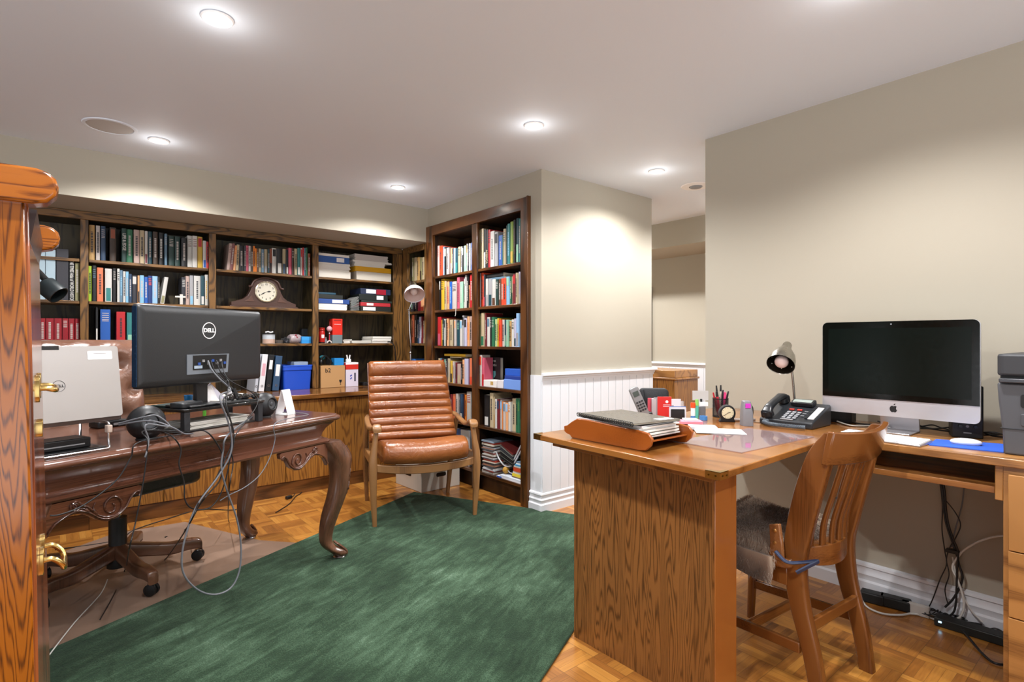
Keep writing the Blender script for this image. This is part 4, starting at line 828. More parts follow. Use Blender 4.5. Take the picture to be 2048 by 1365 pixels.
# welt / piping on both sides of the back
for s_ in (-1, 1): part('piping', MB().tube([(s_*(.3-.010*k/9), (p_lo+ax*Lb*k/9).x+.018*0+.0, (p_lo+ax*Lb*k/9).y) for k in range(10)], .005, 6), BROWN, t, smooth=70)
part('leather_button', MB().disc((.115, .0, 0), .001), TAN, t) if False else None
# storage box behind it
t = thing('storage_box', 'white cardboard storage box with black handle slots under the tan armchair', 'box', (2.308, 3.872, .0005), math.radians(2))
bx = MB().box(-.18, .18, -.195, .195, 0, .20); part('body', bx, mat('d6d0c4', .7), t, bev=.003)
part('lid', MB().box(-.186, .186, -.201, .201, .17, .245), mat('e2ddd2', .7), t, bev=.003)
for k in (-1, 1): part('handle_hole', MB().prism(rrect(.09, .03, .012, 4, 0, .115), 'y', k*.196-.001, k*.196+.001), DARK, t); part('handle_hole', MB().prism(rrect(.09, .03, .012, 4, 0, .115), 'x', k*.181-.001, k*.181+.001), DARK, t)
# ================================================================ OFFICE CHAIR BEHIND THE DESK
OC = Vector((.22, 3.30, .0035))
t = thing('office_chair', 'brown tufted leather office chair on a wooden star base behind the walnut desk', 'office chair', OC, DA)
part('column', MB().lathe([(.001, .06), (.045, .06), (.045, .13), (.038, .14), (.038, .30), (.001, .30)], n=24), mat('0c0b09', .5), t)
part('gas_lift', MB().lathe([(.001, .30), (.014, .30), (.014, .42), (.001, .42)], n=16), CHROME, t)
part('mechanism', MB().box(-.10, .10, -.12, .12, .41, .455), BLK, t, bev=.01)
for k in range(5):
    a = math.radians(-24.5-72*k); u = Vector((math.cos(a), math.sin(a), 0))
    pts = curve([tuple(u*.03+Vector((0, 0, .135))), tuple(u*.12+Vector((0, 0, .115))), tuple(u*.22+Vector((0, 0, .095))), tuple(u*.30+Vector((0, 0, .098))), tuple(u*.35+Vector((0, 0, .092))), tuple(u*.362+Vector((0, 0, .080)))], 5)
    sd = Vector((-u.y, u.x, 0)); rings = []
    for i, p in enumerate(pts):
        q = i/(len(pts)-1); wd = .055-.012*q; hh = .07-.022*q
        rings.append([p+sd*x+Vector((0, 0, z)) for x, z in rrect(wd, hh, .012, 3)])
    arm = part('base_arm', MB().loft(rings), WALNUT_Z, t, smooth=60)
    c0 = u*.345; ca = a+1.1+k; cu = Vector((math.cos(ca), math.sin(ca), 0))
    cs_ = part('caster', MB().box(c0.x-.013, c0.x+.013, c0.y-.013, c0.y+.013, .03, .062), CHROME, t, bev=.004)
    b = MB(); b.lathe([(.001, -.022), (.020, -.022), (.027, -.018), (.027, -.004), (.012, -.003), (.012, .003), (.027, .004), (.027, .018), (.020, .022), (.001, .022)], (c0.x, c0.y, .0315), 20, (cu.x, cu.y, 0)); part('wheel', b, DARK, cs_, smooth=40)
def tuft(nm, wd, ht, nx, nz, M, m, dep=.07, rnd_c=.06):
    mb = MB(); mb.M = M; NX, NZ = 40, 36; g = []
    for j in range(NZ+1):
        r = []
        for i in range(NX+1):
            x = -wd/2+wd*i/NX; z = ht*j/NZ
            ex = min(1, (wd/2-abs(x))/rnd_c); ez = min(1, min(z, ht-z)/rnd_c); e = math.sqrt(max(0, 1-(1-ex)**2))*math.sqrt(max(0, 1-(1-ez)**2))
            gx = (x/wd+.5)*nx; gz = z/ht*nz; gx2 = gx+(.5 if int(gz+.5) % 2 else 0)
            dx = abs(gx2-round(gx2))*2; dz = abs(gz-round(gz))*2; pit = math.exp(-((dx*dx+dz*dz))*5)
            r.append((x, -dep*e*(1-.62*pit), z))
        g.append(r)
    vs = [p for r in g for p in r]; fs = []
    for j in range(NZ):
        for i in range(NX): a = j*(NX+1)+i; fs.append((a, a+1, a+NX+2, a+NX+1))
    base = len(vs)
    vs += [(p[0], .035*(1 if True else 0), p[2]) for r in g for p in r]
    for j in range(NZ):
        for i in range(NX): a = base+j*(NX+1)+i; fs.append((a, a+NX+1, a+NX+2, a+1))
    bd = [i for i in range(NX+1)]+[(j+1)*(NX+1)-1+0 for j in range(1, NZ+1)]+[NZ*(NX+1)+i for i in range(NX-1, -1, -1)]+[j*(NX+1) for j in range(NZ-1, 0, -1)]
    for k in range(len(bd)): a, c = bd[k], bd[(k+1) % len(bd)]; fs.append((a, base+a, base+c, c))
    mb.add(vs, fs); return part(nm, mb, m, t, smooth=80)
Mb = Matrix.Translation((.0, .27, .47)) @ Matrix.Rotation(math.radians(-10), 4, 'X')
tuft('backrest', .60, .71, 4, 5, Mb, BROWN, .09, .09)
Ms = Matrix.Translation((0, .27, .46)) @ Matrix.Rotation(math.radians(90), 4, 'X')
b = MB().prism(rrect(.56, .54, .08, 5), 'z', .446, .545); part('seat', b, BLACKL, t, bev=.02, seg=4)
for s_ in (-1, 1):
    part('armrest', MB().tube(curve([(s_*.30, .34, .66), (s_*.31, .28, .68), (s_*.315, .2, .68), (s_*.31, .14, .66), (s_*.30, .12, .6), (s_*.28, .14, .53)], 5), .018, 10), WALNUT_Z, t, smooth=70)
# ================================================================ TALL OAK CABINET AT THE VIEWER'S SIDE
t = thing('oak_cabinet', 'tall glossy orange oak cabinet with brass handles, cut off at the picture edge', 'cabinet', (-.3, 1.4, 0))
yn, yf = 1.05, 1.50
b = MB(); xs_ = [(0.0, -.0185, -.010), (.5, -.022, -.016), (.95, -.028, -.025), (1.37, -.035, -.033)]
b.loft([[(-.55, yn, z), (xn-.004, yn, z), (xn-.004, yn+.025, z), (-.55, yn+.025, z)] for z, xn, xf_ in xs_]); part('side_panel', b, OAK_ORANGE, t, True, bev=.003)
b = MB(); b.loft([[(-.55, yn+.0255, z), (xn, yn+.0255, z), (xf_, yf, z), (-.55, yf, z)] for z, xn, xf_ in xs_]); part('carcass', b, OAK_RED, t, True, bev=.003)
cp = [(-.6, 1.366)]+[(x, z) for x, z in ((-.030, 1.366), (-.014, 1.370), (-.004, 1.381), (-.001, 1.394), (-.004, 1.406), (-.013, 1.414), (-.026, 1.418))]+[(-.6, 1.418)]
part('end_cap', MB().prism(cp, 'y', yn-.012, yn+.030), OAK_ORANGE_Y, t, True, bev=.005, seg=3)
part('end_cap', MB().prism([(x_+.002, z_-.012) for x_, z_ in cp], 'y', yf-.030, yf+.012), OAK_ORANGE_Y, t, True, bev=.005, seg=3)
part('cove_moulding', MB().prism([(-.045, 1.365), (-.026, 1.365), (-.029, 1.345), (-.032, 1.325), (-.036, 1.305), (-.045, 1.29)][::-1], 'y', yn+.031, yf-.031), mat('3a2018', .3, coat=.3), t, True, smooth=60)
part('top_board', MB().box(-.6, -.045, yn+.031, yf-.031, 1.355, 1.39), OAK_RED, t, True)
for z, drop in ((1.09, 0), (.803, .018)):
    x0 = -.029 if z > 1 else -.024; pr = .024 if z > 1 else .030
    pl = part('handle_plate', MB().prism(rrect(.026, .045, .010, 4, 1.24-.04, z), 'x', x0-.002, x0+.004), BRASS, t, True, bev=.001)
    part('handle_plate', MB().prism(rrect(.026, .045, .010, 4, 1.24+.04, z), 'x', x0-.002, x0+.004), BRASS, t, True, bev=.001)
    part('handle', MB().tube(curve([(x0, 1.20, z), (x0+pr*.5, 1.20, z), (x0+pr*.9, 1.202, z-.003-drop*.5), (x0+pr, 1.212, z-.004-drop), (x0+pr, 1.24, z-.004-drop), (x0+pr, 1.268, z-.004-drop), (x0+pr*.9, 1.278, z-.003-drop*.5), (x0+pr*.5, 1.28, z), (x0, 1.28, z)], 4), .0045, 10), BRASS, t, True, smooth=80)
part('keyhole_plate', MB().prism(rrect(.022, .03, .006, 4, 1.24, 1.02), 'x', -.031, -.022), BRASS, t, True, bev=.001)
# ================================================================ RIGHT L-SHAPED DESK
TZ = .795
t = thing('corner_desk', 'L-shaped oak desk with brass corner caps against the beige wall', 'desk', (2.0, 1.2, 0))
part('desk_top', MB().prism([(1.436, .817), (2.885, .853), (2.885, 1.637), (1.467, 1.637)], 'z', .773, TZ), DESK_T, t, True, bev=.003)
part('edge_rail', MB().prism([(1.49, .872), (2.86, .905), (2.86, 1.585), (1.52, 1.585)], 'z', .748, .7729), DESK_TX, t, True, bev=.002)
part('return_top', MB().box(2.312, 2.885, -.35, .8525, .768, TZ), DESK_DR, t, True, bev=.003)
part('end_panel', MB().box(1.566, 1.580, .917, 1.51, .0005, .7478), DESK_V, t, True)
part('pedestal', MB().box(1.5805, 1.712, .915, 1.512, .0005, .7478), wood('pedestal_oak', 'a5642c', '8f5423', '6e3d17', 'z', rings=5, scale=1.4, rough=.25, coat=.4, pores=.8), t, True, bev=.002)
for (x, y, sx, sy) in ((1.436, .817, 1, 1), (1.467, 1.637, 1, -1)):
    b = MB(); b.box(min(x-.0015, x+sx*.0), max(x-.0015, x), min(y, y+sy*.045), max(y, y+sy*.045), .774, .7965); b.box(x-.0015, x+.045, min(y-sy*.0015, y), max(y-sy*.0015, y), .774, .7965)
    b.prism([(x-.0015, y-sy*.0015), (x+.045, y-sy*.0015), (x+.04, y+sy*.010), (x+.012, y+sy*.012), (x+.010, y+sy*.04), (x-.0015, y+sy*.045)][::sy], 'z', .7952, .7968)
    cc = part('corner_cap', b, BRASS, t, True)
    for k in (.012, .034): part('screw', MB().disc((x-.0016, y+sy*k, .785), .0028, (-1, 0, 0), 12), mat('6f5420', .3, 1.), cc, True); part('screw', MB().disc((x+k, y-sy*.0016, .785), .0028, (0, -sy, 0), 12), mat('6f5420', .3, 1.), cc, True)
part('tray_side', MB().box(2.36, 2.86, .826, .846, .655, .7675), DESK_DR, t, True, bev=.002)
part('keyboard_tray', MB().box(2.345, 2.80, .372, .824, .672, .694), DESK_TX if False else wood('tray_oak', 'b27a40', '8f5b2b', '54341a', 'y', rings=4, scale=2, rough=.35), t, True, bev=.002)
part('tray_side', MB().box(2.33, 2.86, .350, .370, .655, .7675), DESK_DR, t, True, bev=.002)
part('drawer_body', MB().box(2.332, 2.87, -.08, .3495, .04, .7675), DESK_DR, t, True)
for z0, z1 in ((.506, .745), (.296, .503), (.078, .293)):
    dr_ = part('drawer', MB().box(2.312, 2.331, -.078, .335, z0, z1), DESK_DR, t, True, bev=.002)
    part('knob', MB().lathe([(.001, 0), (.006, 0), (.006, .012), (.014, .018), (.012, .026), (.001, .028)], (2.312, .13, (z0+z1)/2), 16, (-1, 0, 0)), BRASS, dr_, True)
part('plinth', MB().box(2.34, 2.86, -.07, .335, .0005, .0395), CASE_Z, t, True)
# clear desk mat
pA, pB, pC = atz(1483, 907, TZ), atz(1347, 884, TZ), atz(1629, 875, TZ); pD = pB+pC-pA
mm, nt, bs = base_mat('clear_plexi'); bs.inputs['Base Color'].default_value = lin('b7a0a2'); bs.inputs['Roughness'].default_value = .04; bs.inputs['Alpha'].default_value = .55; bs.inputs['Coat Weight'].default_value = 1.
solo('desk_mat', MB().prism([(p.x, p.y) for p in (pA, pC, pD, pB)], 'z', TZ+.0004, TZ+.0026), mm, 'clear glossy plastic desk mat on the peninsula desk top', 'desk mat', world=True, smooth=0)
# ---------------------------------------------------------------- letter tray, papers and spiral notebook
LT = Vector((1.515, 1.155, TZ+.0005)); t = thing('letter_tray', 'curved cherry wood letter tray full of papers near the desk corner', 'letter tray', LT, 0)
sp_ = [(.0, .0), (.32, .0), (.33, .01), (.345, .012), (.36, .02), (.362, .04), (.345, .045), (.32, .062), (.29, .078), (.24, .078), (0, .068), (-.035, .063), (-.052, .045), (-.045, .022), (-.025, .004)]
for x in (.0, .238): part('side', MB().prism(sp_, 'x', x, x+.011), TRAYW, t, bev=.003, smooth=50)
b = MB(); pf = [(-.03, .03), (.02, .016), (.1, .012), (.25, .012), (.35, .02)]
b.loft([[(.0112, y, z), (.2378, y, z), (.2378, y, z+.006), (.0112, y, z+.006)] for y, z in pf]); part('base_board', b, TRAYW, t, smooth=60)
zz = .0325
for k in range(9):
    m_ = [PAPER, mat('c9c6c0', .7), mat('8a6a50', .6), PAPER, mat('2d2c30', .5), PAPER, WHT, PAPER, WHT][k]; th = [.006, .004, .003, .006, .004, .006, .007, .005, .004][k]
    b = MB(); b.M = Matrix.Translation((.125+.004*math.sin(k*2), .155+.008*math.cos(k*3), zz)) @ Matrix.Rotation(.02*math.sin(k*5), 4, 'Z'); b.box(-.106, .106, -.15, .15, 0, th)
    solo('paper_sheaf', b, m_, f"{['bottom white', 'light grey', 'brown card', 'second white', 'dark card', 'thick white', 'thickest white', 'upper white', 'topmost white'][k]} paper sheaf in the cherry wood letter tray", 'papers', loc=LT, smooth=0, group='papers in the letter tray'); zz += th+.0003
t = thing('spiral_notebook', 'black spiral bound notebook with white label lying topmost on the letter tray', 'notebook', LT+Vector((.118, .148, zz+.0045)), math.radians(-9))
part('back_cover', MB().box(-.115, .115, -.158, .158, 0, .001), BLK, t); part('pages', MB().box(-.108, .113, -.154, .154, .0012, .006), PAGES, t)
part('front_cover', MB().box(-.115, .115, -.158, .158, .0062, .0072), mat('45433f', .25, coat=.4), t)
part('label_sticker', MB().box(.03, .10, -.138, -.105, .0073, .0077), WHT, t)
b = MB()
for k in range(26):
    y = -.148+k*.0118; b.tube([( -.113+.007*math.cos(a)*1.0, y+.0015*math.sin(a), .0035+.0075*math.sin(a)) for a in [i*math.pi/5 for i in range(11)]], .0013, 5)
part('spiral_binding', b, BLK, t, smooth=60)
# ---------------------------------------------------------------- desk organiser group
def on(px, py, z=None): return atz(px, py, TZ+.0006 if z is None else z)
t = thing('cordless_handset', 'silver cordless phone handset leaning in its charger beside the letter tray', 'phone', on(1290, 836), math.radians(-38))
part('cradle', MB().box(-.03, .03, -.03, .03, 0, .03), BLK, t, bev=.005)
b = MB(); b.M = Matrix.Rotation(math.radians(-24), 4, 'Y') @ Matrix.Translation((0, -.035, .012)); b.prism(rrect(.046, .15, .012, 4, 0, .075), 'y', 0, .022); part('handset', b, mat('8f9092', .35, .4), t, bev=.003)
b = MB(); b.M = Matrix.Rotation(math.radians(-24), 4, 'Y') @ Matrix.Translation((0, -.035, .012)); b.box(-.014, .014, -.002, .0, .105, .13); part('display', b, mat('3a4238', .2), t)
for r_ in range(4):
    for c_k in range(3):
        b = MB(); b.M = Matrix.Rotation(math.radians(-24), 4, 'Y') @ Matrix.Translation((0, -.035, .012)); b.box(-.017+c_k*.0125, -.008+c_k*.0125, -.002, 0, .03+r_*.014, .038+r_*.014); part('key', b, BLKM, t)
t = thing('black_pouch', 'black zipped fabric pouch standing behind the red booklet', 'pouch', on(1312, 828)+Vector((.02, .03, 0)), math.radians(-48))
b = MB(); ol = rrect(.15, .105, .025, 5, 0, .075); b.loft([[(x*k, y, (z-.075)*k+.075) for x, z in ol][::-1] for y, k in ((-.018, .9), (-.012, 1), (.012, 1), (.018, .9))]); part('body', b, mat('1a1c20', .6, bump=.6, bscale=300), t, smooth=50); part('flap_seam', MB().tube(curve([(-.05, -.019, .12), (-.045, -.021, .07), (-.06, -.019, .03)], 5), .003, 6), BLKM, t)
FD = math.radians(-42)
def stand(nm, px, py, w, h, th, m, lab, cat, back=0., rz=FD, lean=0.):
    o = solo(nm, MB().box(-w/2, w/2, 0, th, 0, h), m, lab, cat, loc=on(px, py)+Vector((.02*back, .03*back, 0)), bev=.001, rot=(lean, 0, rz)); o.location.z += .001+abs(math.sin(lean))*th; return o
t_ = thing('desk_organiser', 'clear plastic file sorter holding booklets and cards on the desk', 'organiser', on(1345, 832), FD)
mc, nt, bs = base_mat('clear_plastic'); bs.inputs['Base Color'].default_value = lin('e8ecf0'); bs.inputs['Roughness'].default_value = .05; bs.inputs['Alpha'].default_value = .18
for y in (.012, .035): part('divider', MB().box(-.045, .06, y, y+.002, .0, .07), mc, t_)
part('base', MB().box(-.045, .06, .011, .037, 0, .003), mc, t_)
stand('striped_booklet', 1303, 832, .03, .085, .008, mat('c24a58', .5), 'pink striped booklet standing left of the grey catalogues', 'booklet', .2)
for k in range(4): stand('catalogue', 1310+k*4.2, 833, .022, .085+.004*(k % 2), .012, mat(['b8b8ba', '8f9092', 'c8c6c4', 'a4a4a6'][k], .5), ['light grey', 'mid grey', 'pale', 'grey'][k]+' catalogue standing between the striped and the red booklets, '+['first', 'second', 'third', 'last'][k]+' in line', 'catalogue', .3)
t = thing('red_booklet', 'bright red booklet with white crest print standing in the file sorter', 'booklet', on(1329, 836)+Vector((-.012, -.010, .001)), FD)
part('cover', MB().box(-.034, .032, 0, .006, 0, .102), REDP, t, bev=.001)
part('crest_print', MB().disc((.01, -.0002, .078), .007, (0, -1, 0), 14, .0006), WHT, t)
for z in (.062, .055): part('print_line', MB().box(-.008, .026, -.0006, 0, z, z+.0022), WHT, t)
t = thing('mail_envelope', 'white envelope with grey print standing beside the red booklet', 'envelope', on(1352, 833)+Vector((.01, .02, .001)), FD); part('paper', MB().box(-.035, .035, 0, .003, 0, .082), mat('dcdce4', .6), t); part('printed_area', MB().box(-.02, .0, -.0006, 0, .03, .05), GREY, t)
t = thing('framed_tablet', 'small dark screened device with pale blue edge standing in the file sorter', 'tablet', on(1353, 840)+Vector((-.014, -.016, .001)), FD)
part('frame', MB().prism(rrect(.078, .062, .006, 3, 0, .031), 'y', 0, .005), mat('c9ccd4', .3), t); part('screen', MB().prism(rrect(.064, .046, .003, 3, 0, .028), 'y', -.0008, 0), DARK, t); part('top_edge', MB().box(-.038, .038, .0, .006, .0622, .0645), mat('2b5fa8', .4), t)
t = thing('glue_stick', 'orange capped glue stick standing by the green highlighter', 'glue stick', on(1386, 838))
part('body', MB().lathe([(.001, 0), (.0105, 0), (.0105, .052), (.001, .052)], n=18), WHT, t); part('cap', MB().lathe([(.001, .0525), (.0115, .0525), (.0115, .076), (.001, .076)], n=18), mat('e2501e', .4), t); part('base_cap', MB().lathe([(.0106, .0), (.0112, .0), (.0112, .014), (.0106, .014)], n=18), mat('3f7fc0', .4), t)
t = thing('highlighter', 'translucent green highlighter standing between glue stick and memo holder', 'highlighter', on(1391, 837)+Vector((.012, .0, 0)))
part('barrel', MB().lathe([(.001, 0), (.0075, 0), (.0085, .06), (.001, .06)], n=14), mat('5fc0a8', .2), t); part('cap', MB().lathe([(.001, .0605), (.009, .0605), (.0075, .09), (.001, .09)], n=14), mat('8fce6a', .3), t)
t = thing('memo_holder', 'grey memo card holder with a blank grey card beside the pen cup', 'memo holder', on(1402, 834)+Vector((.02, .01, 0)), FD)
part('block', MB().box(-.018, .018, -.012, .012, 0, .05), mat('6a6a6c', .5), t, bev=.003); part('clip', MB().bar((0, 0, .05), (0, .004, .085), .010, .003, (0, 1, 0)), BLK, t)
part('card', MB().box(-.042, .036, .006, .0075, .078, .125), mat('c2c0bc', .6), t); part('white_pad', MB().box(-.01, .03, -.008, .004, .0505, .07), WHT, t)
t = thing('tape_roll', 'small blue tape roll lying on the desk before the memo holder', 'tape', on(1406, 840)+Vector((-.005, -.005, 0)))
part('roll', MB().lathe([(.012, 0), (.018, 0), (.018, .019), (.012, .019), (.012, 0)], n=26), mat('4a86c4', .15), t)
# pen cup
PC = on(1441, 834); t = thing('pen_cup', 'black wire mesh pen cup full of pens beside the small round clock', 'pen cup', PC)
b = MB(); R_ = .036; Hc = .092
b.lathe([(R_-.001, 0), (R_+.0012, 0), (R_+.0012, .004), (R_-.001, .004)], n=28); b.lathe([(R_-.001, Hc-.004), (R_+.0016, Hc-.004), (R_+.0016, Hc), (R_-.001, Hc)], n=28); b.lathe([(.001, 0), (R_, 0), (R_, .0015), (.001, .0015)], n=28)
for k in range(40):
    for d_ in (1, -1): b.tube([(R_*math.cos(2*math.pi*k/40+d_*q*.28), R_*math.sin(2*math.pi*k/40+d_*q*.28), .004+(Hc-.008)*q/5) for q in range(6)], .0009, 4)
part('mesh_body', b, BLK, t, smooth=0)
pc_ = [('b3202c', 'red pencil leaning in the pen cup nearest the memo holder', -.024, .0, .118, -12), ('c42a3c', 'crimson marker in the pen cup', -.016, -.010, .122, -7), ('141416', 'tall black pen in the pen cup', -.010, .008, .150, -5), ('e0d6c4', 'cream white topped pen, the tallest in the pen cup', .0, .004, .152, 1), ('1c1c20', 'short black pen in the middle of the pen cup', .004, -.012, .125, 2), ('222a26', 'dark green black pen in the pen cup', .010, .010, .128, 5), ('e0407a', 'bright pink highlighter in the pen cup', .016, -.010, .118, 6), ('cfa8b0', 'pale pink pencil in the pen cup', .012, .014, .124, 8), ('18181c', 'black pen leaning out of the pen cup farthest from the card', .024, .002, .125, 13)]
FX = Vector((math.cos(FD), math.sin(FD), 0)); FY = Vector((-math.sin(FD), math.cos(FD), 0))
for c_, lab, u, v, L_, an in pc_:
    a_ = math.radians(an); p0 = PC+FX*u*.45+FY*v+Vector((0, 0, .003)); dr_ = (FX*math.sin(a_)+Vector((0, 0, math.cos(a_)))).normalized()
    t = thing('pen', lab, 'pen', p0, group='pens in the mesh cup'); r_ = .0042 if 'marker' not in lab and 'highlighter' not in lab else .0065
    b = MB(); b.lathe([(.001, 0), (r_, .004), (r_, L_*.8), (.001, L_*.8)], (0, 0, 0), 10, dr_); part('barrel', b, mat(c_, .35), t, smooth=40)
    b = MB(); b.lathe([(.001, L_*.8), (r_*1.1, L_*.8), (r_*.8, L_), (.001, L_)], (0, 0, 0), 10, dr_); part('cap', b, mat('1a1a1c' if an % 2 else c_, .3), t, smooth=40)
# little round clock
t = thing('travel_clock', 'small round black framed desk clock in front of the pen cup', 'clock', on(1454, 844)+Vector((.0, .0, 0)), math.radians(-46))
b = MB(); pts_ = [(.036*math.cos(a), .040+.038*math.sin(a)) for a in [math.radians(-40+k*260/20) for k in range(21)]]; pts_ = [(.036, 0)]+pts_+[(-.036, 0)]
b.prism(pts_, 'y', -.012, .016); part('case', b, BLK, t, bev=.003, smooth=40)
part('face', MB().disc((0, -.0122, .042), .0265, (0, -1, 0), 32, .001), mat('d9cfae', .4), t)
for a_, L_, w_ in ((math.radians(75), .013, .002), (math.radians(232), .020, .0014)):
    part('hand', MB().bar((0, -.0140, .042), (L_*math.sin(a_), -.0140, .042+L_*math.cos(a_)), w_, .0006, (0, 1, 0)), BLK, t)
for k in range(12): a_ = k*math.pi/6; part('hour_mark', MB().bar((.021*math.sin(a_), -.0136, .042+.021*math.cos(a_)), (.024*math.sin(a_), -.0136, .042+.024*math.cos(a_)), .0016, .0006, (0, 1, 0)), DARK, t)
# grey upright tool with a magenta note
t = thing('upright_stapler', 'grey upright stapler with a magenta note standing on the desk', 'stapler', on(1493, 851), math.radians(-45))
b = MB(); b.loft([[(x*k, y*k+dy, z) for x, y in rrect(.046, .055, .008, 3)] for z, k, dy in ((0, 1, 0), (.05, .96, 0), (.085, .82, .002), (.105, .68, .004), (.108, .5, .004))]); part('body', b, mat('77777b', .45), t, smooth=40)
part('note', MB().box(-.012, .010, -.0245, -.0225, .078, .098), mat('c030b0', .6), t); part('trigger', MB().tube(curve([(.018, .01, .09), (.03, .016, .075), (.03, .016, .045), (.022, .014, .035)], 4), .004, 8), BLK, t)
solo('pen_tube', MB().lathe([(.001, 0), (.0065, 0), (.0065, .16), (.001, .16)], (0, 0, .0068), 14, (.79, -.61, 0)), mat('b0a49c', .3, .5, bump=.8, bscale=120), 'patterned metallic pen lying in front of the round clock', 'pen', loc=on(1442, 843))
solo('silver_ruler', MB().box(-.010, .010, 0, .14, 0, .003), CHROME, 'metal ruler lying between the grey stapler and the telephone', 'ruler', loc=on(1522, 846), rz=math.radians(12))
solo('card', MB().prism(rrect(.19, .13, .001, 1), 'z', 0, .0012), WHT, 'plain white card lying on the clear desk mat', 'card', loc=atz(1438, 863, TZ+.0035), rz=math.radians(-52), smooth=0)
o_pad = None
for k, (px, py, m_, w_, h_, lab, dz) in enumerate(((1405, 858, 'bdbcc0', .11, .07, 'grey white memo pad lying behind the plain white card', .012), (1380, 847, 'e08a9c', .10, .07, 'pink sticky note pad lying beside the letter tray', .012), (1384, 842, 'f2eef0', .06, .05, 'small white note pad lying topmost on the pink notes', .007))):
    zb_ = TZ+.003 if k < 2 else TZ+.0155; solo('note_pad', MB().box(-w_/2, w_/2, -h_/2, h_/2, 0, dz), mat(m_, .6), lab, 'note pad', loc=atz(px, py, zb_) if k < 2 else Vector((o_pad.location.x+.01, o_pad.location.y+.005, zb_)), rz=math.radians(-50+k*4), bev=.001)
    if k == 1: o_pad = bpy.data.objects['note_pad.001']
# ================================================================ TELEPHONE, LAMP, COMPUTER, PRINTER
t = thing('telephone', 'black office telephone with coiled cord and small display on the corner desk', 'telephone', (2.42, 1.075, TZ+.0005), -math.pi/2)
# local: x to the viewer's right (-Y world), -y towards the viewer
PW, PD = .225, .20
sl = [(-.0, .018), (.0, .03), (PD*.55, .055), (PD, .10), (PD, .0), (0, 0)]
b = MB(); b.prism([(0, 0), (PD, 0), (PD, .085), (PD-.01, .092), (0, .028)][::1], 'x', -PW/2, PW/2); part('body', b, mat('24272b', .38), t, bev=.006)
sn = Vector((0, -.064, .19)).normalized(); su = Vector((0, .19, .064)).normalized()
def slope(u, v, h=0): p = Vector((0, 0, .0285))+su*v+sn*h; return Vector((u, p.y, p.z))
def sbox(u0, u1, v0, v1, h0, h1):
    c = [slope(u, v, h) for h in (h0, h1) for u, v in ((u0, v0), (u1, v0), (u1, v1), (u0, v1))]
    return MB().add(c, [(0,3,2,1),(4,5,6,7),(0,1,5,4),(1,2,6,5),(2,3,7,6),(3,0,4,7)])
dh = part('display_housing', sbox(-.035, .062, .145, .19, .002, .022), BLK, t, bev=.004); part('display', sbox(-.026, .053, .152, .180, .0221, .0227), mat('9aa6a0', .2), dh)
for r_ in range(4):
    for c_k in range(3): part('key', sbox(-.022+c_k*.022, -.007+c_k*.022, .018+r_*.019, .030+r_*.019, .001, .005), mat('8e9094', .4), t, bev=.001)
for c_k in range(2): part('red_key', sbox(-.024+c_k*.034, -.004+c_k*.034, .104, .114, .001, .005), mat('c03a30', .4), t)
for k in range(3): part('side_key', sbox(.045, .060, .05+k*.022, .058+k*.022, .001, .004), mat('6e7074', .4), t)
part('label_strip', sbox(.082, .106, .03, .15, .001, .004), mat('e6e6e6', .4), t)
for k in range(9): part('line_key', sbox(.068, .080, .032+k*.013, .040+k*.013, .001, .005), BLKM, t)
part('wide_key', sbox(-.022, .03, .004, .011, .001, .004), mat('8e9094', .4), t)
b = MB(); pts = curve([tuple(slope(-.078, v, h)) for v, h in ((.004, .016), (.03, .036), (.07, .042), (.12, .042), (.165, .038), (.19, .018))], 5)
rings = []
for i, p in enumerate(pts):
    k = abs(i/(len(pts)-1)-.5)*2; w_ = .034+.016*k**2.5; h_ = .024+.014*k**2
    rings.append([p+Vector((x, 0, 0))+sn*z for x, z in rrect(w_, h_, .010, 3)])
part('handset', b.loft(rings), mat('1d2024', .3), t, smooth=70)
for v in (.02, .172): part('ear_cup', MB().lathe([(.001, 0), (.024, .004), (.021, .022), (.001, .026)], slope(-.078, v, .004), 20, sn), BLK, t)
b = MB(); n_ = 240; base_ = curve([(-.070, .01, .02), (-.085, -.012, .014), (-.05, -.045, .0125), (.0, -.055, .0125), (.06, -.05, .0125), (.10, -.04, .0125)], 24)
cp_ = []
for i in range(len(base_)*3):
    f_ = i/(len(base_)*3-1)*(len(base_)-1); j = int(min(f_, len(base_)-2)); p = base_[j].lerp(base_[j+1], f_-j); d_ = (base_[j+1]-base_[j]).normalized(); nx_ = d_.cross(Vector((0, 0, 1))).normalized()
    a_ = i*1.15; cp_.append(p+nx_*(.0085*math.cos(a_))+Vector((0, 0, .0085*math.sin(a_))))
part('coiled_cord', b.tube(cp_, .0013, 5), mat('566069', .35), t, smooth=80)
# gooseneck lamp
B0 = Vector((2.70, 1.155, TZ+.0005)); t = thing('desk_lamp', 'brushed nickel gooseneck desk lamp standing behind the telephone', 'lamp', B0)
part('base', MB().lathe([(.001, 0), (.065, 0), (.065, .008), (.05, .016), (.012, .022), (.001, .022)], n=36), STEEL, t, smooth=50)
mo = atx(1561, 730, 2.56); ax_ = Vector((.75, .12, .62)).normalized()
neck = curve([B0+Vector((0, 0, .02)), atx(1589, 805, 2.70), atx(1587, 775, 2.695), atx(1584, 745, 2.685), atx(1579, 715, 2.67)], 8)
part('neck', MB().tube(neck, .0055, 10), STEEL, t, True, smooth=80)
r0 = .0605
shade = [(r0, 0), (r0*1.0, .002), (r0*.97, .03), (r0*.84, .062), (r0*.55, .095), (r0*.36, .118), (r0*.33, .142), (r0*.27, .15), (.001, .15), (.001, .147), (r0*.25, .146), (r0*.30, .118), (r0*.5, .094), (r0*.8, .062), (r0*.93, .03), (r0*.97, .002)]
sh = part('lamp_shade', MB().lathe(shade+[shade[0]], mo, 40, ax_), STEEL, t, True, smooth=60)
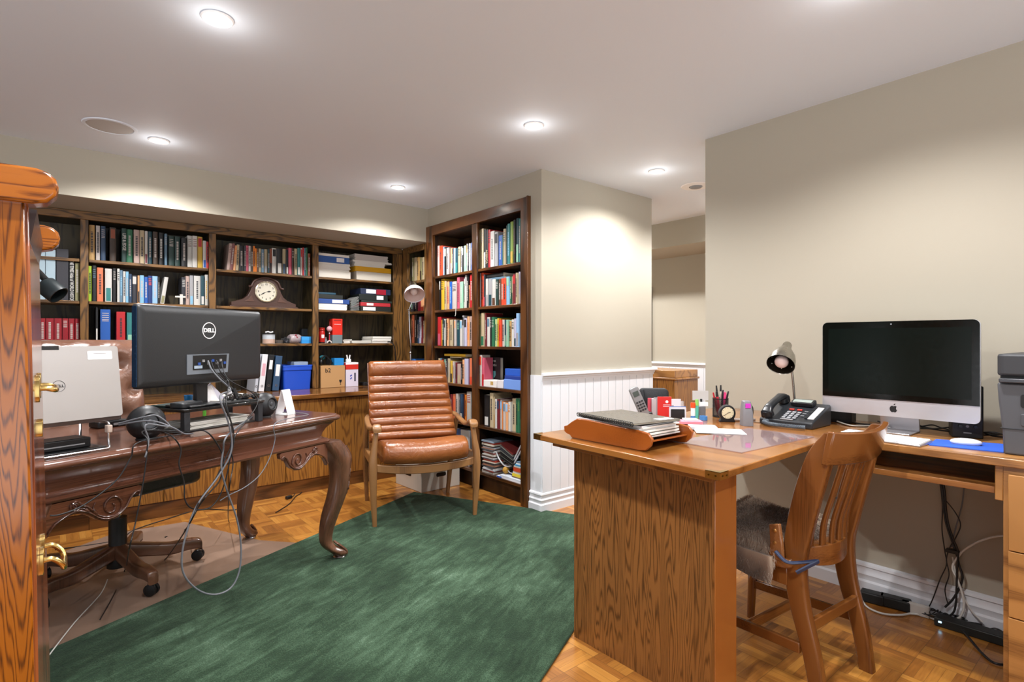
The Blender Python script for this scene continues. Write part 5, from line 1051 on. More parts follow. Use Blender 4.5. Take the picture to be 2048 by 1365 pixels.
part('shade_lining', MB().lathe([(r0*.965, .003), (r0*.925, .03), (r0*.79, .061), (r0*.49, .093), (.002, .10)], mo, 40, ax_), mat('2a241c', .35, .4), sh, True, smooth=60)
for k in range(14):
    a_ = k*math.pi/7; M_ = ax_.to_track_quat('Z', 'Y').to_matrix(); rr_, zz_ = (r0*.90, .034) if k % 2 else (r0*.82, .055); part('vent_hole', MB().ball(mo+M_ @ Vector((rr_*math.cos(a_), rr_*math.sin(a_), zz_)), .0026, 8), mat('f4efe2', .5), sh, True)
part('bulb', MB().ball(mo+ax_*.022, .030, 20), mat('e8cfc8', .35), t, True, smooth=80)
# all-in-one computer
XI0 = 2.62; ya, yb = atx(1645, 700, XI0).y, atx(1961, 700, XI0).y; zt_, zc_, zb_ = 1.248, .925, .858
t = thing('desktop_computer', 'silver all-in-one desktop computer with a black glass screen on the corner desk', 'computer', (2.66, (ya+yb)/2, TZ+.0005), -math.pi/2)
WI = ya-yb; h0, h1, h2 = zb_-TZ, zc_-TZ, zt_-TZ
b = MB(); ol = rrect(WI, h2-h0, .020, 5, 0, (h0+h2)/2)
b.loft([[(x*k, y, (z-(h0+h2)/2)*k+(h0+h2)/2) for x, z in ol] for y, k in ((-.040, 1), (-.028, 1), (-.005, .9), (.02, .55), (.028, .2))]); part('housing', b, mat('c9c9cd', .3, .6), t, smooth=45)
gl = [(x, z) for x, z in rrect(WI-.003, h2-h0, .020, 5, 0, (h0+h2)/2) if z > h1]
gl = [(WI/2-.0015, h1)]+gl+[(-WI/2+.0015, h1)]
sc_ = part('screen_glass', MB().prism(gl, 'y', -.0425, -.0402), mat('040705', .12, spec=.3), t)
part('display', MB().box(-WI/2+.025, WI/2-.025, -.0430, -.0426, h1+.022, h2-.028), mat('030b07', .2, spec=.25), sc_)
part('webcam', MB().disc((-.01, -.0426, h2-.012), .0028, (0, -1, 0), 12, .0006), mat('9aa0a8', .2), sc_)
# fruit-like emblem on the chin
b = MB(); ec = (-.002, (h0+h1)/2-.001)
ap_ = [(0, .0105), (.006, .0125), (.0115, .0095), (.0092, .0055), (.0085, .001), (.0100, -.003), (.0125, -.0055), (.0095, -.0115), (.0055, -.0145), (0, -.0128), (-.0055, -.0145), (-.0105, -.0105), (-.0135, -.003), (-.0130, .004), (-.0100, .0095), (-.005, .0123)]
b.prism([(ec[0]+x, ec[1]+z) for x, z in ap_], 'y', -.0408, -.0401); b.prism([(ec[0]+x, ec[1]+z) for x, z in ((.0005, .0135), (.0008, .0185), (.006, .0220), (.0062, .018))], 'y', -.0408, -.0401)
part('emblem', b, BLK, t, smooth=0)
part('stand_neck', MB().loft([[(-.068, .005, .11), (.068, .005, .11), (.068, .012, .11), (-.068, .012, .11)], [(-.068, .030, .02), (.068, .030, .02), (.068, .040, .02), (-.068, .040, .02)], [(-.068, .030, .0), (.068, .030, .0), (.068, .042, .0), (-.068, .042, .0)]]), mat('b4b4b8', .3, .7), t)
part('stand_foot', MB().box(-.068, .068, -.10, .042, 0, .006), mat('b4b4b8', .3, .7), t, bev=.002)
# keyboard
k0, k1, k2, k3 = atz(1668, 868, TZ+.008), atz(1840, 891, TZ+.008), atz(1855, 875, TZ+.012), atz(1687, 858, TZ+.012)
KA = math.atan2(k1.y-k0.y, k1.x-k0.x); KL = (k1-k0).length; KD = .112
t = thing('keyboard', 'slim white keyboard with aluminium base in front of the silver computer', 'keyboard', (k0.x, k0.y, TZ+.0005), KA)
part('base', MB().loft([[(0, 0, 0), (KL, 0, 0), (KL, 0, .006), (0, 0, .006)], [(0, KD, 0), (KL, KD, 0), (KL, KD, .014), (0, KD, .014)]]), ALU, t, bev=.002)
def keyrow(v, n, ws=None):
    x = .006; tot = sum(ws); un = (KL-.012-.003*(n-1))/tot
    for w_ in ws:
        z0 = .0062+.008*v/KD
        part('key', MB().box(x, x+un*w_, v, v+.0145, z0, z0+.0035), mat('f4f4f6', .4), t); x += un*w_+.003
for r_, ws in enumerate(([1.2, 1, 1.2, 5.2, 1.2, 1, 1, 1], [2.2]+[1]*10+[2.2], [1.8]+[1]*11+[1.6], [1.5]+[1]*12+[1.2], [1]*13+[1.5], [1]*14)): keyrow(.006+r_*.0178, len(ws), ws)
# mouse pad and mouse
mps = [atz(1857, 891, TZ+.001), atz(2007, 906, TZ+.001), atz(2013, 890, TZ+.001), atz(1872, 880, TZ+.001)]
solo('mouse_pad', MB().prism([(p.x, p.y) for p in mps], 'z', TZ+.0005, TZ+.0035), mat('2a5fd0', .7), 'bright blue mouse pad with dark edge on the desk beside the keyboard', 'mouse pad', world=True, smooth=0)
b = MB(); ms_ = atz(1932, 889, TZ+.004)
rings = [[(x*k, y*k, z) for x, y in [(.046*math.cos(a), .026*math.sin(a)) for a in [2*math.pi*j/28 for j in range(28)]]] for z, k in ((0, .86), (.004, .97), (.009, 1), (.014, .9), (.018, .68), (.0205, .38), (.021, .05))]
t = thing('mouse', 'white computer mouse resting on the blue mouse pad', 'mouse', ms_, math.radians(-75)); part('shell', b.loft(rings), mat('eeeef2', .2, coat=.6), t, smooth=80); part('base', MB().loft([[(.042*math.cos(a), .023*math.sin(a), z) for a in [2*math.pi*j/24 for j in range(24)]] for z in (-.0003, .0002)]), ALU, t)
# speakers
def box_speaker(px, py, w, h, d, X_, lab, rz, front=True):
    p = atz(px, py, TZ+.0005); t = thing('computer_speaker', lab, 'speaker', p, rz, 'black computer speakers'); part('cabinet', MB().box(-w/2, w/2, 0, d, 0, h), mat('17191b', .5), t, bev=.004)
    part('grille', MB().box(-w/2+.006, w/2-.006, -.003, 0, h*.42, h-.008), mat('101213', .8, bump=.8, bscale=400), t, bev=.001)
    if front:
        for x in (-.022, .024): part('knob', MB().lathe([(.001, 0), (.007, 0), (.006, .007), (.001, .007)], (x, 0, .045), 14, (0, -1, 0)), BLK, t)
        part('socket', MB().disc((.0, 0, .045), .005, (0, -1, 0), 12), GREY, t)
    part('brand_plate', MB().box(-.012, .012, -.0006, 0, .018 if front else h*.3, (.018 if front else h*.3)+.004), mat('8a8d92', .4), t)
box_speaker(1935, 877, .095, .20, .09, 0, 'larger black computer speaker with knobs behind the blue mouse pad', math.radians(-72))
box_speaker(1679, 846, .095, .19, .08, 0, 'black computer speaker peeking out under the left end of the silver computer', math.radians(-85), False)
# printer
t = thing('printer', 'charcoal grey multifunction printer cut off at the picture edge on the desk return', 'printer', (2.40, .30, TZ+.0005), -math.pi/2)
b = MB(); b.prism([(-.012, 0), (.32, 0), (.32, .245), (-.018, .245), (-.020, .10)], 'y', 0, .42)
PY0 = atx(1997, 800, 2.40).y-.30
pv = -PY0
pf = [(0, 0), (.37, 0), (.37, .222), (0, .222)]
b = MB(); b.loft([[(pv+.012, 0, 0), (pv+.40, 0, 0), (pv+.40, .42, 0), (pv+.012, .42, 0)], [(pv+.010, -.004, .076), (pv+.40, -.004, .076), (pv+.40, .42, .076), (pv+.010, .42, .076)], [(pv+.0, -.006, .178), (pv+.40, -.006, .178), (pv+.40, .42, .178), (pv+.0, .42, .178)], [(pv-.003, -.006, .235), (pv+.40, -.006, .235), (pv+.40, .42, .235), (pv-.003, .42, .235)]])
part('body', b, mat('4c4e53', .45), t, bev=.006)
part('tray_seam', MB().box(pv+.004, pv+.40, -.0062, .1, .084, .086), BLK, t)
part('paper_tray', MB().prism(rrect(.10, .040, .006, 3, pv+.105, .117), 'y', -.0085, -.0035), mat('46484d', .45), t, bev=.002)
part('output_slot', MB().prism(rrect(.10, .044, .008, 3, pv+.105, .178), 'y', -.0080, -.003), DARK, t)
part('control_panel', MB().box(pv+.003, pv+.38, -.020, .03, .236, .250), mat('3b3d42', .3), t, bev=.003)
part('scanner_lid', MB().prism(rrect(.40, .43, .02, 4, pv+.196, .205), 'z', .258, .330), mat('34363a', .5), t, bev=.008, seg=3)
part('lid_gap', MB().box(pv+.004, pv+.38, .004, .41, .2355, .2579), DARK, t)
# cables behind and below the computer
def wc(nm, pts, r, m, lab): return cable(nm, pts, r, m, lab)
W0 = XR-.022
cable('desk_cable', [atz(1630, 832, TZ+.004), atz(1660, 838, TZ+.006), atz(1700, 851, TZ+.006), atz(1745, 852, TZ+.005), atz(1780, 856, TZ+.010)], .003, CABLEW, 'pale cable lying on the desk behind the keyboard')
cable('desk_cable', [atz(1610, 826, TZ+.004), atz(1650, 836, TZ+.006), atz(1720, 848, TZ+.004), atz(1760, 850, TZ+.004)], .003, CABLE, 'black cable running along the wall edge of the desk under the computer')
for k in range(4):
    cable('desk_cable', [(2.74+.02*math.sin(k*2+j*1.1), .80-.055*j-.02*math.sin(j*1.7+k*2.1), TZ+.006+.022*abs(math.sin(j*.9+k))) for j in range(10)], .0028, CABLE, ['first tangled black cable behind the computer stand, against the wall', 'second tangled black cable behind the computer foot', 'black cable crossing behind the large computer speaker', 'black cable tangled nearest the desk edge behind the computer'][k])
cable('desk_cable', [(2.84, .50, TZ+.006), (2.80, .42, TZ+.012), (2.83, .34, TZ+.006), (2.80, .20, TZ+.006)], .003, CABLE, 'black cable between the large speaker and the printer')
XT = XR-.05
def wx(lst, X_=None): return [atx(a, b_, XT if X_ is None else X_) for a, b_ in lst]
trunk = [(1882, 960), (1886, 990), (1888, 1020), (1893, 1050), (1903, 1080), (1912, 1105)]
cable('power_cable', wx(trunk+[(1918, 1130), (1925, 1155), (1918, 1178), (1905, 1200), (1890, 1215)]), .0042, CABLE, 'thickest black power cord hanging from the keyboard tray')
cable('power_cable', wx([(a+4, b_) for a, b_ in trunk]+[(1914, 1140), (1913, 1180), (1912, 1205), (1905, 1228), (1880, 1238), (1850, 1240)], XT-.008), .0038, CABLE, 'second thick black cord below the keyboard tray curving to the floor')
cable('power_cable', wx([(a-3, b_) for a, b_ in trunk[:3]]+[(1884, 1060), (1890, 1105), (1893, 1130), (1880, 1160), (1865, 1200), (1852, 1230), (1860, 1245)], XT+.004), .0022, CABLE, 'thin black cord on the left side of the cable bundle')
cable('power_cable', wx([(1890, 1000), (1910, 1025), (1921, 1050), (1912, 1075), (1900, 1095), (1893, 1120), (1898, 1150), (1890, 1180), (1896, 1210)], XT-.01), .0022, CABLE, 'thin black cord bowing outward right of the cable bundle')
cable('power_cable', wx([(1928, 975), (1924, 1010), (1916, 1040), (1908, 1070), (1903, 1095)], XT+.004), .0026, CABLEG, 'grey cord dropping from the tray beside the bundle')
cable('power_cable', wx([(2030, 1072), (1990, 1074), (1955, 1085), (1930, 1100), (1918, 1112), (1905, 1135), (1915, 1160), (1925, 1190), (1928, 1215), (1920, 1235), (1905, 1242)], XT-.004), .0042, CABLEW, 'white cord arching from the drawer side down to the floor')
cable('power_cable', wx([(1905, 1115), (1912, 1150), (1922, 1180), (1930, 1200), (1945, 1225), (1965, 1245)], XT), .003, CABLEW, 'white cord running down from the black cable tie')
solo('cable_tie', MB().prism(rrect(.045, .016, .006, 3), 'x', -.012, .012), BLK, 'black hook strap holding the hanging cords together', 'cable tie', loc=atx(1905, 1103, XT-.002), bev=.002)
def fl(a, b_, z=.006): return atz(a, b_, z)
cable('floor_cable', [fl(1724, 1185, .02), fl(1722, 1196), fl(1735, 1215), fl(1765, 1228), fl(1800, 1231), fl(1820, 1228)], .0042, CABLEW, 'white cord looping on the floor below the black plugs')
cable('floor_cable', [fl(1820, 1228), fl(1850, 1232), fl(1870, 1240), fl(1890, 1245)], .0042, CABLEW, 'white cord end entering the long black power strip')
cable('floor_cable', [fl(1925, 1260, .03), fl(1945, 1285, .012), fl(1962, 1305), fl(1985, 1325), fl(2010, 1330), fl(2035, 1322)], .0042, CABLE, 'black cord curving over the parquet from the power strip to the drawers')
rr = random.Random(11)
for k in range(9):
    c_ = Vector((1860+k*17+rr.uniform(-6, 6), 1225+k*5.0)); pts = []
    for j in range(9):
        a_ = j*.85+rr.uniform(0, 1); pts.append(atz(c_.x+(26+6*k % 13)*math.cos(a_), c_.y-12+16*math.sin(a_)+2, .012+.02*rr.random()))
    pts = [Vector((min(p.x, XR-.035), max(p.y, .345), p.z)) for p in pts]
    cable('floor_cable', pts, .0019+.0004*(k % 3), CABLE, 'thin black looped cord in the tangle behind the power strip', group='looped cords behind the power strip')
t = thing('power_strip', 'long black power strip with a small blue light on the floor by the wall', 'power strip', (2.80, .49, .0005), math.radians(-88)); part('body', MB().box(-.14, .14, -.03, .03, 0, .035), mat('171b19', .5), t, bev=.004); part('indicator', MB().box(-.125, -.115, -.0315, -.0295, .018, .024), mat('bfeaff', .4, emis='9fe0ff', estr=4.), t)
for k, (px, py, lab) in enumerate(((1745, 1205, 'black plug adapter on the floor nearest the chair leg'), (1790, 1216, 'larger black power adapter on the floor beside the baseboard'))):
    t = thing('power_adapter', lab, 'power adapter', atz(px, py, .0005)+Vector((.0, 0, 0)), math.radians(-80)); part('body', MB().box(-.045-.012*k, .045+.012*k, -.025, .03, 0, .045), mat('181b1a', .5), t, bev=.006); part('cord_boot', MB().tube([(.045+.012*k, 0, .02), (.07+.012*k, 0, .018)], .006, 8), BLK, t)
solo('outlet_block', MB().box(-.05, .05, -.012, .012, 0, .045), mat('c9c6bf', .5), 'pale outlet block on the floor between adapter and tangled cords', 'outlet', loc=atz(1828, 1232, .0005)+Vector((.02, 0, 0)), rz=math.radians(-85), bev=.003)
# ================================================================ SLAT-BACK CHAIR
CH = Vector((2.045, .742, 0)); t = thing('desk_chair', 'oak slat-back desk chair with curved top rail pushed toward the corner desk', 'chair', CH, math.radians(-5))
hw = .166
def post(s_):
    pts = [(.0, -.034, .0005), (.0, -.012, .14), (.0, .03, .30), (.0, .045, .43), (.0, .035, .52), (.0, .005, .66), (-.0, -.035, .80), (0, -.072, .876)]
    szs = [(.034, .046), (.036, .052), (.038, .060), (.040, .068), (.036, .080), (.034, .085), (.032, .075), (.030, .045)]
    P_ = curve(pts, 4); S_ = curve([(a, c, 0) for a, c in szs], 4); rings = []
    for p, q in zip(P_, S_): rings.append([(s_*hw+p.x+x, p.y+y, p.z) for x, y in rrect(q.x, q.y, .007, 3)])
    return MB().loft(rings)
for s_ in (-1, 1): part('back_post', post(s_), CHAIRW, t, smooth=50)
# curved crest rail
b = MB(); rings = []
for k in range(17):
    u = -1+2*k/16; x = u*(hw+.030); y = -.078-.034*(1-u*u)+.0*abs(u)**4; up = 1-.25*(1-u*u); zt2 = .885-.010*(1-u*u); zb2 = .778-.006*(1-u*u)
    th = .019; rings.append([(x, y-th/2-.004, zt2), (x, y+th/2-.002, zt2+.002), (x, y+th/2+.010, (zt2+zb2)/2), (x, y+th/2+.020, zb2), (x, y-th/2+.020, zb2), (x, y-th/2+.008, (zt2+zb2)/2)])
o = part('crest_rail', b.loft(rings), CHAIRW_X, t, smooth=60, bev=.004)
b = MB(); rings = []
for k in range(17):
    u = -1+2*k/16; x = u*(hw-.012); y = .040-.045*(1-u*u); rings.append([(x, y-.011, .485), (x, y+.011, .485), (x, y+.011, .43-.018*(1-u*u)), (x, y-.011, .43-.018*(1-u*u))])
part('lower_rail', b.loft([r[::-1] for r in rings]), CHAIRW_X, t, smooth=60, bev=.003)
for k in range(6):
    u = -.74+1.48*k/5; x = u*hw; cy = -.045*(1-u*u)
    pts = curve([(x, .040+cy, .482), (x*1.0, .034+cy*1.0, .56), (x, .002+cy*1.05, .68), (x, -.030+cy*1.1, .80)], 4)
    part('slat', MB().loft([[(p.x+a, p.y+c, p.z) for a, c in rrect(.030, .011, .003, 2)] for p in pts]), CHAIRW, t, smooth=60)
part('seat', MB().prism(rrect(.43, .42, .04, 5, 0, .25), 'z', .415, .447), CHAIRW_X, t, bev=.010, seg=3)
part('seat_rail', MB().box(-.190, .190, .405, .425, .355, .414), CHAIRW_X, t, bev=.002)
for s_ in (-1, 1):
    part('seat_rail', MB().bar((s_*.183, .06, .385), (s_*.175, .41, .385), .020, .058), CHAIRW_X, t, bev=.002)
    part('front_leg', taper([(s_*.170, .415, .0005), (s_*.178, .41, .2), (s_*.182, .405, .414)], [(.026, .026), (.032, .032), (.036, .036)]), CHAIRW, t, smooth=50)
    part('stretcher', MB().bar((s_*.183, .02, .165), (s_*.176, .41, .145), .016, .034), CHAIRW_X, t, bev=.003)
part('stretcher', MB().bar((-.176, .21, .155), (.176, .21, .155), .016, .034), CHAIRW_X, t, bev=.003)
part('stretcher', MB().bar((-.183, .0, .24), (.183, .0, .24), .018, .036), CHAIRW_X, t, bev=.003)
b = MB(); x = -.205
br = part('bracket', MB().loft([[(x-.010, .075, .56), (x-.010, .11, .55), (x+.006, .11, .55), (x+.006, .075, .56)], [(x-.012, .065, .50), (x-.012, .105, .49), (x+.004, .105, .49), (x+.004, .065, .50)], [(x-.012, .06, .435), (x-.012, .11, .45), (x+.004, .11, .45), (x+.004, .06, .435)]][::-1]), mat('8a5a34', .25, coat=.4), t, bev=.003)
part('bracket_arm', MB().tube(curve([(x-.003, .085, .44), (x-.003, .11, .425), (x-.003, .17, .432), (x-.003, .23, .437)], 5), .012, 8, .7), mat('8a5a34', .25, coat=.4), t)
for z in (.535, .495): part('screw', MB().lathe([(.001, 0), (.007, 0), (.005, .003), (.001, .004)], (x-.0112, .088, z), 14, (-1, 0, 0)), mat('a8763c', .3, .6), br)
solo('seat_tie', MB().tube(curve([CH+Vector((-.215, .10, .47)), CH+Vector((-.225, .06, .45)), CH+Vector((-.20, .02, .455)), CH+Vector((-.165, -.012, .46)), CH+Vector((-.20, .0, .45)), CH+Vector((-.225, .03, .425))], 6), .0075, 8, .6), mat('22304e', .5), 'dark blue fabric tie knotted around the chair post nearest the desk end', 'tie', world=True)
solo('elastic_band', MB().tube([CH+Vector((.205+.024*math.cos(a)-.005, .022+.045*math.sin(a), .578-.006*math.cos(a))) for a in [k*math.pi/10 for k in range(21)]], .0045, 8), BLK, 'black elastic band around the far post of the slat-back chair', 'band', world=True)
# fur hide on the seat
hide = MB(); rr = random.Random(3)
def hs(u, v):   # seat pad surface
    x = u*.225; y = .275+v*.188; e = max(abs(u), abs(v)); z = .5-.038*max(0, (e-.62)/.38)**2+.008*math.sin(u*5+1)*math.cos(v*4)
    if e > .93: z -= (e-.93)*.55
    return Vector((x, y, z))
N = 26; vs = [hs(-1.07+2.14*i/N, -1.0+2.0*j/N) for j in range(N+1) for i in range(N+1)]; nn = len(vs)
vs2 = [Vector((v.x*.96, .275+(v.y-.275)*.96, .4485)) for v in vs]
fs = [(j*(N+1)+i, j*(N+1)+i+1, (j+1)*(N+1)+i+1, (j+1)*(N+1)+i) for j in range(N) for i in range(N)]
bdx = [i for i in range(N+1)]+[(j+1)*(N+1)-1 for j in range(1, N+1)]+[N*(N+1)+i for i in range(N-1, -1, -1)]+[j*(N+1) for j in range(N-1, 0, -1)]
hide.add(vs+vs2, fs+[tuple(nn+q for q in f)[::-1] for f in fs]+[(bdx[k], nn+bdx[k], nn+bdx[(k+1) % len(bdx)], bdx[(k+1) % len(bdx)]) for k in range(len(bdx))])
fm, nt, bs = base_mat('fur'); tcn = nt.nodes.new('ShaderNodeTexCoord'); nz = nt.nodes.new('ShaderNodeTexNoise'); nz.inputs['Scale'].default_value = 3.2; nz.inputs['Detail'].default_value = 3; nt.links.new(tcn.outputs['Object'], nz.inputs['Vector'])
rp = ramp(nt, [(.32, '584a3f'), (.44, '8d7968'), (.54, 'bca892'), (.66, 'e8d8c4')]); nt.links.new(nz.outputs['Fac'], rp.inputs['Fac']); nt.links.new(rp.outputs['Color'], bs.inputs['Base Color']); bs.inputs['Roughness'].default_value = .75; bs.inputs['Sheen Weight'].default_value = .4
t = thing('fur_hide', 'brown and grey fur hide draped over the seat of the slat-back chair', 'fur hide', CH, math.radians(-5))
part('hide', hide, fm, t, smooth=80)
st_ = MB(); V = []; F = []
for k in range(16000):
    u = rr.uniform(-1.07, 1.07); v = rr.uniform(-1, 1); p = hs(u, v); e = max(abs(u), abs(v)); L_ = rr.uniform(.012, .026)
    out = Vector((u*.55-.25, v*.6-.25, .35 if e < .8 else -.25)); out += Vector((rr.uniform(-.35, .35), rr.uniform(-.35, .35), rr.uniform(-.1, .2))); out.normalize()
    sd = out.cross(Vector((rr.uniform(-1, 1), rr.uniform(-1, 1), 1))).normalized()*.0009
    m_ = p+out*L_*.55+Vector((0, 0, .002)); tp = p+out*L_+Vector((0, 0, -.003)); i0 = len(V); V += [p-sd, p+sd, m_+sd*.8, m_-sd*.8, tp]; F += [(i0, i0+1, i0+2, i0+3), (i0+3, i0+2, i0+4)]
st_.add(V, F); fo = part('fur_strands', st_, fm, t, smooth=0); fo['kind'] = 'stuff'
# ================================================================ OBJECTS ON THE SHELVES
ZC = .7575
def fb(tf, x0, x1, yt, yb, rec=.03):
    s_, ox, oy = tf; a = aty(x0/s_+ox, yt/s_+oy, YF+rec); e = aty(x1/s_+ox, yt/s_+oy, YF+rec); b_ = aty(x0/s_+ox, yb/s_+oy, YF+rec); return a.x, e.x, a.z-b_.z, a.z
t4 = (6.82, 620, 500); tA = (4.452, 400, 440); t6 = (4.402, 260, 590)
def stack(tf, z, items, rec=.03, cat='papers', group=None):
    for nm, x0, x1, yt, yb, m, lab, kind in items:
        a, e, h, _ = fb(tf, x0, x1, yt, yb, rec); h = max(h, .004); z += .0004; dep = .235
        mm = mat(m, .5) if isinstance(m, str) else m
        if kind == 'sheets':
            n_ = max(2, int(h/.006)); b = MB()
            for k in range(n_): q = rnd.uniform(-.006, .006); b.box(a+q, e+q, YF+rec+rnd.uniform(0, .006), YF+rec+dep, z+h*k/n_, z+h*(k+1)/n_-.0006)
            solo(nm, b, mm, lab, 'papers', world=True, smooth=0)
        else:
            o = solo(nm, MB().box(a, e, YF+rec, YF+rec+dep, z, z+h), mm, lab, 'box' if kind == 'box' else 'binder', world=True, bev=.003)
            if kind == 'binder': part('page_block', MB().box(a+.004, e-.004, YF+rec+.006, YF+rec+dep+.0008, z+.003, z+h-.003), PAGES, o, True)
            if isinstance(kind, tuple) or kind == 'binder':
                w_ = e-a; part('spine_label', MB().box(a+w_*LB[0], a+w_*LB[1], YF+rec-.0012, YF+rec+.001, z+h*.18, z+h*.85), WHT, o, True)
        z += h
    return z
LB = (.58, .82)
stack(t4, SHZ[0], [('white_box', 120, 555, 278, 378, 'd8d2c6', 'white flat box under the blue binder, top shelf beside the oak divider', 'box'), ('paper_pile', 108, 545, 168, 275, PAPER, 'pile of white paper between the white flat box and blue binder', 'sheets'), ('blue_binder', 106, 542, 76, 165, '2c5aa0', 'blue ring binder with white spine label, top shelf of the last bay', 'binder'), ('paper_pile', 108, 535, 40, 74, PAPER, 'loose white papers lying topmost on the blue ring binder', 'sheets')])
stack(t4, SHZ[0], [('archive_box', 635, 1108, 295, 415, 'cfc8ba', 'white box of paper at the bottom of the taller top shelf pile', 'box'), ('yellow_ream', 618, 1108, 225, 292, mat('e0a818', .4, bump=.4, bscale=60), 'yellow wrapped ream of paper on the white box, top shelf', 'box'), ('paper_pile', 610, 1020, 165, 222, PAPER, 'cream papers lying directly on the yellow wrapped ream', 'sheets'), ('paper_pile', 585, 1112, 138, 162, PAPER, 'wide thin papers jutting out above the cream papers', 'sheets'), ('paper_pile', 615, 1065, 50, 135, mat('c9c2bb', .7), 'greyish stack of papers topmost above the yellow ream', 'sheets')])
LB = (.44, .78)
stack(t4, SHZ[1], [('paper_pile', 108, 505, 722, 808, PAPER, 'white papers under the slim blue binder, second shelf', 'sheets'), ('blue_binder', 110, 540, 652, 718, '24488c', 'slim dark blue binder with white label on white papers, second shelf', 'binder'), ('black_folder', 112, 450, 590, 648, '1b201c', 'black folder lying on the slim dark blue binder', 'box'), ('thin_folder', 112, 355, 560, 588, '20485c', 'thin teal folder lying topmost beside the dark binders', 'box')])
LB = (.08, .48)
stack(t4, SHZ[1], [('black_binder', 690, 1105, 742, 812, '1d211d', 'black binder with large white label, bottom of the second shelf stack', 'binder')])
_, _, hh_, _ = fb(t4, 690, 1100, 742, 812); z_ = SHZ[1]+hh_+.0006; LB = (.20, .42)
z_ = stack(t4, z_, [('red_binder', 690, 1098, 690, 740, 'b42c34', 'red binder with small white label between black binders, second shelf', 'binder')])
LB = (.0, .0001)
z_ = stack(t4, z_, [('thin_folder', 700, 1120, 660, 688, '2a322e', 'dark thin folder lying on the red binder', 'box')]); LB = (.60, .84)
z_ = stack(t4, z_, [('black_binder', 670, 1062, 572, 656, '16201e', 'black binder with small white label above the red binder', 'binder')]); LB = (.18, .50)
z_ = stack(t4, z_, [('navy_binder', 690, 1100, 488, 568, '1f2c48', 'navy binder with white and red spine, topmost of its stack', 'binder')])
a, e, h, zt5 = fb(t4, 905, 1035, 488, 568); nb_ = [o for o in bpy.data.objects if o.name.startswith('navy_binder')][0]
part('red_label', MB().box(a, e, YF+.0285, YF+.0305, z_-h*.95, z_-h*.08), mat('a01c30', .4), nb_, True)
b = MB(); p_ = aty(620/1+0, 590, YF+.03); a, e, h, zt5 = fb(t4, 560, 680, 600, 800)
for k in range(12): b.M = Matrix.Translation((a+.012, YF+.09, SHZ[1]+.004+k*.0085)) @ Matrix.Rotation(math.radians(-4-2.2*k), 4, 'Y') @ Matrix.Rotation(.05*math.sin(k*4), 4, 'Z'); b.box(-.02, .062, -.07, .12, 0, .004)
solo('loose_papers', b, mat('8f918e', .7), 'slanting pile of grey loose papers squeezed beside the black binders', 'papers', world=True, smooth=0)
# third shelf of the last bay
def base_at(tf, x, y, rec): s_, ox, oy = tf; return aty(x/s_+ox, y/s_+oy, YF+rec)
def zat(tf, y, x, rec): s_, ox, oy = tf; return aty(x/s_+ox, y/s_+oy, YF+rec).z
def px2m(tf, n, x, rec=.05): s_, ox, oy = tf; return abs(aty((x+n)/s_+ox, 600, YF+rec).x-aty(x/s_+ox, 600, YF+rec).x)
p = base_at(t4, 160, 1270, .07); R3 = px2m(t4, 41, 160); Hj = zat(t4, 1062, 160, .07)-SHZ[2]
t = thing('red_jar', 'red storage jar with ribbed lid at the divider end of the third shelf', 'jar', (p.x, YF+.07, SHZ[2]+.0004))
part('body', MB().lathe([(.001, 0), (R3*.88, 0), (R3, .006), (R3, Hj*.72), (R3*.8, Hj*.8), (.001, Hj*.8)], n=28), REDP, t, smooth=40); part('lid', MB().lathe([(R3*.8, Hj*.8), (R3*.98, Hj*.82), (R3*.98, Hj*.87), (R3*.9, Hj*.89), (R3*.98, Hj*.91), (R3*.98, Hj*.99), (.001, Hj)], n=28), mat('b8281e', .3), t, smooth=40)
part('print', MB().prism(rrect(R3*.9, Hj*.22, .004, 3, 0, Hj*.45), 'y', -R3*1.02, -R3*.9), WHT, t); part('base_ring', MB().lathe([(R3*1.005, .001), (R3*1.01, .012), (R3*.9, .012)], n=28), DARK, t)
solo('grey_figure', MB().lathe([(.001, 0), (.014, 0), (.012, .03), (.008, .04), (.010, .05), (.001, .058)], n=16), mat('6a6a70', .5), 'small grey figurine between the red jar and pink ornament', 'figurine', loc=(base_at(t4, 215, 1270, .06).x, YF+.06, SHZ[2]+.0004))
p = base_at(t4, 268, 1270, .035); t = thing('bead_ornament', 'pink ball ornament with red tassel and beads leaning by the tall red box', 'ornament', (p.x, YF+.04, SHZ[2]+.0004))
zb7 = zat(t4, 1080, 268, .04)-SHZ[2]; part('ball', MB().ball((0, 0, zb7), px2m(t4, 37, 268), 24), mat('d6a4ac', .4, bump=.5, bscale=90), t, smooth=80)
part('tassel', MB().lathe([(.001, .022), (.007, .022), (.004, zb7*.45), (.002, zb7*.75), (.001, zb7*.75)], n=12), mat('b42430', .6), t); part('cord', MB().tube([(0, 0, zb7+.02), (.004, .002, zb7+.045), (.008, .01, zb7+.065)], .0015, 6), mat('8c2430', .6), t)
part('knot', MB().ball((0, 0, zb7*.70), .006, 10), WHT, t); part('stand', MB().tube(curve([(-.022, 0, .006), (-.01, 0, .018), (0, -.004, .022), (.012, 0, .016), (.02, 0, .006)], 4), .006, 8), mat('d8d2cc', .5), t)
a, e, h, zt_5 = fb(t4, 308, 442, 942, 1276); H5 = zt_5-SHZ[2]; t = thing('tall_carton', 'tall narrow red box with grey lower third standing on the third shelf', 'box', ((a+e)/2, YF+.03, SHZ[2]+.0004)); w5 = (e-a)/2
part('upper', MB().box(-w5, w5, 0, .09, H5*.35, H5), mat('d42a1a', .4), t, bev=.001); part('lower', MB().box(-w5, w5, 0, .09, 0, H5*.3499), mat('6e7c80', .5), t, bev=.001)
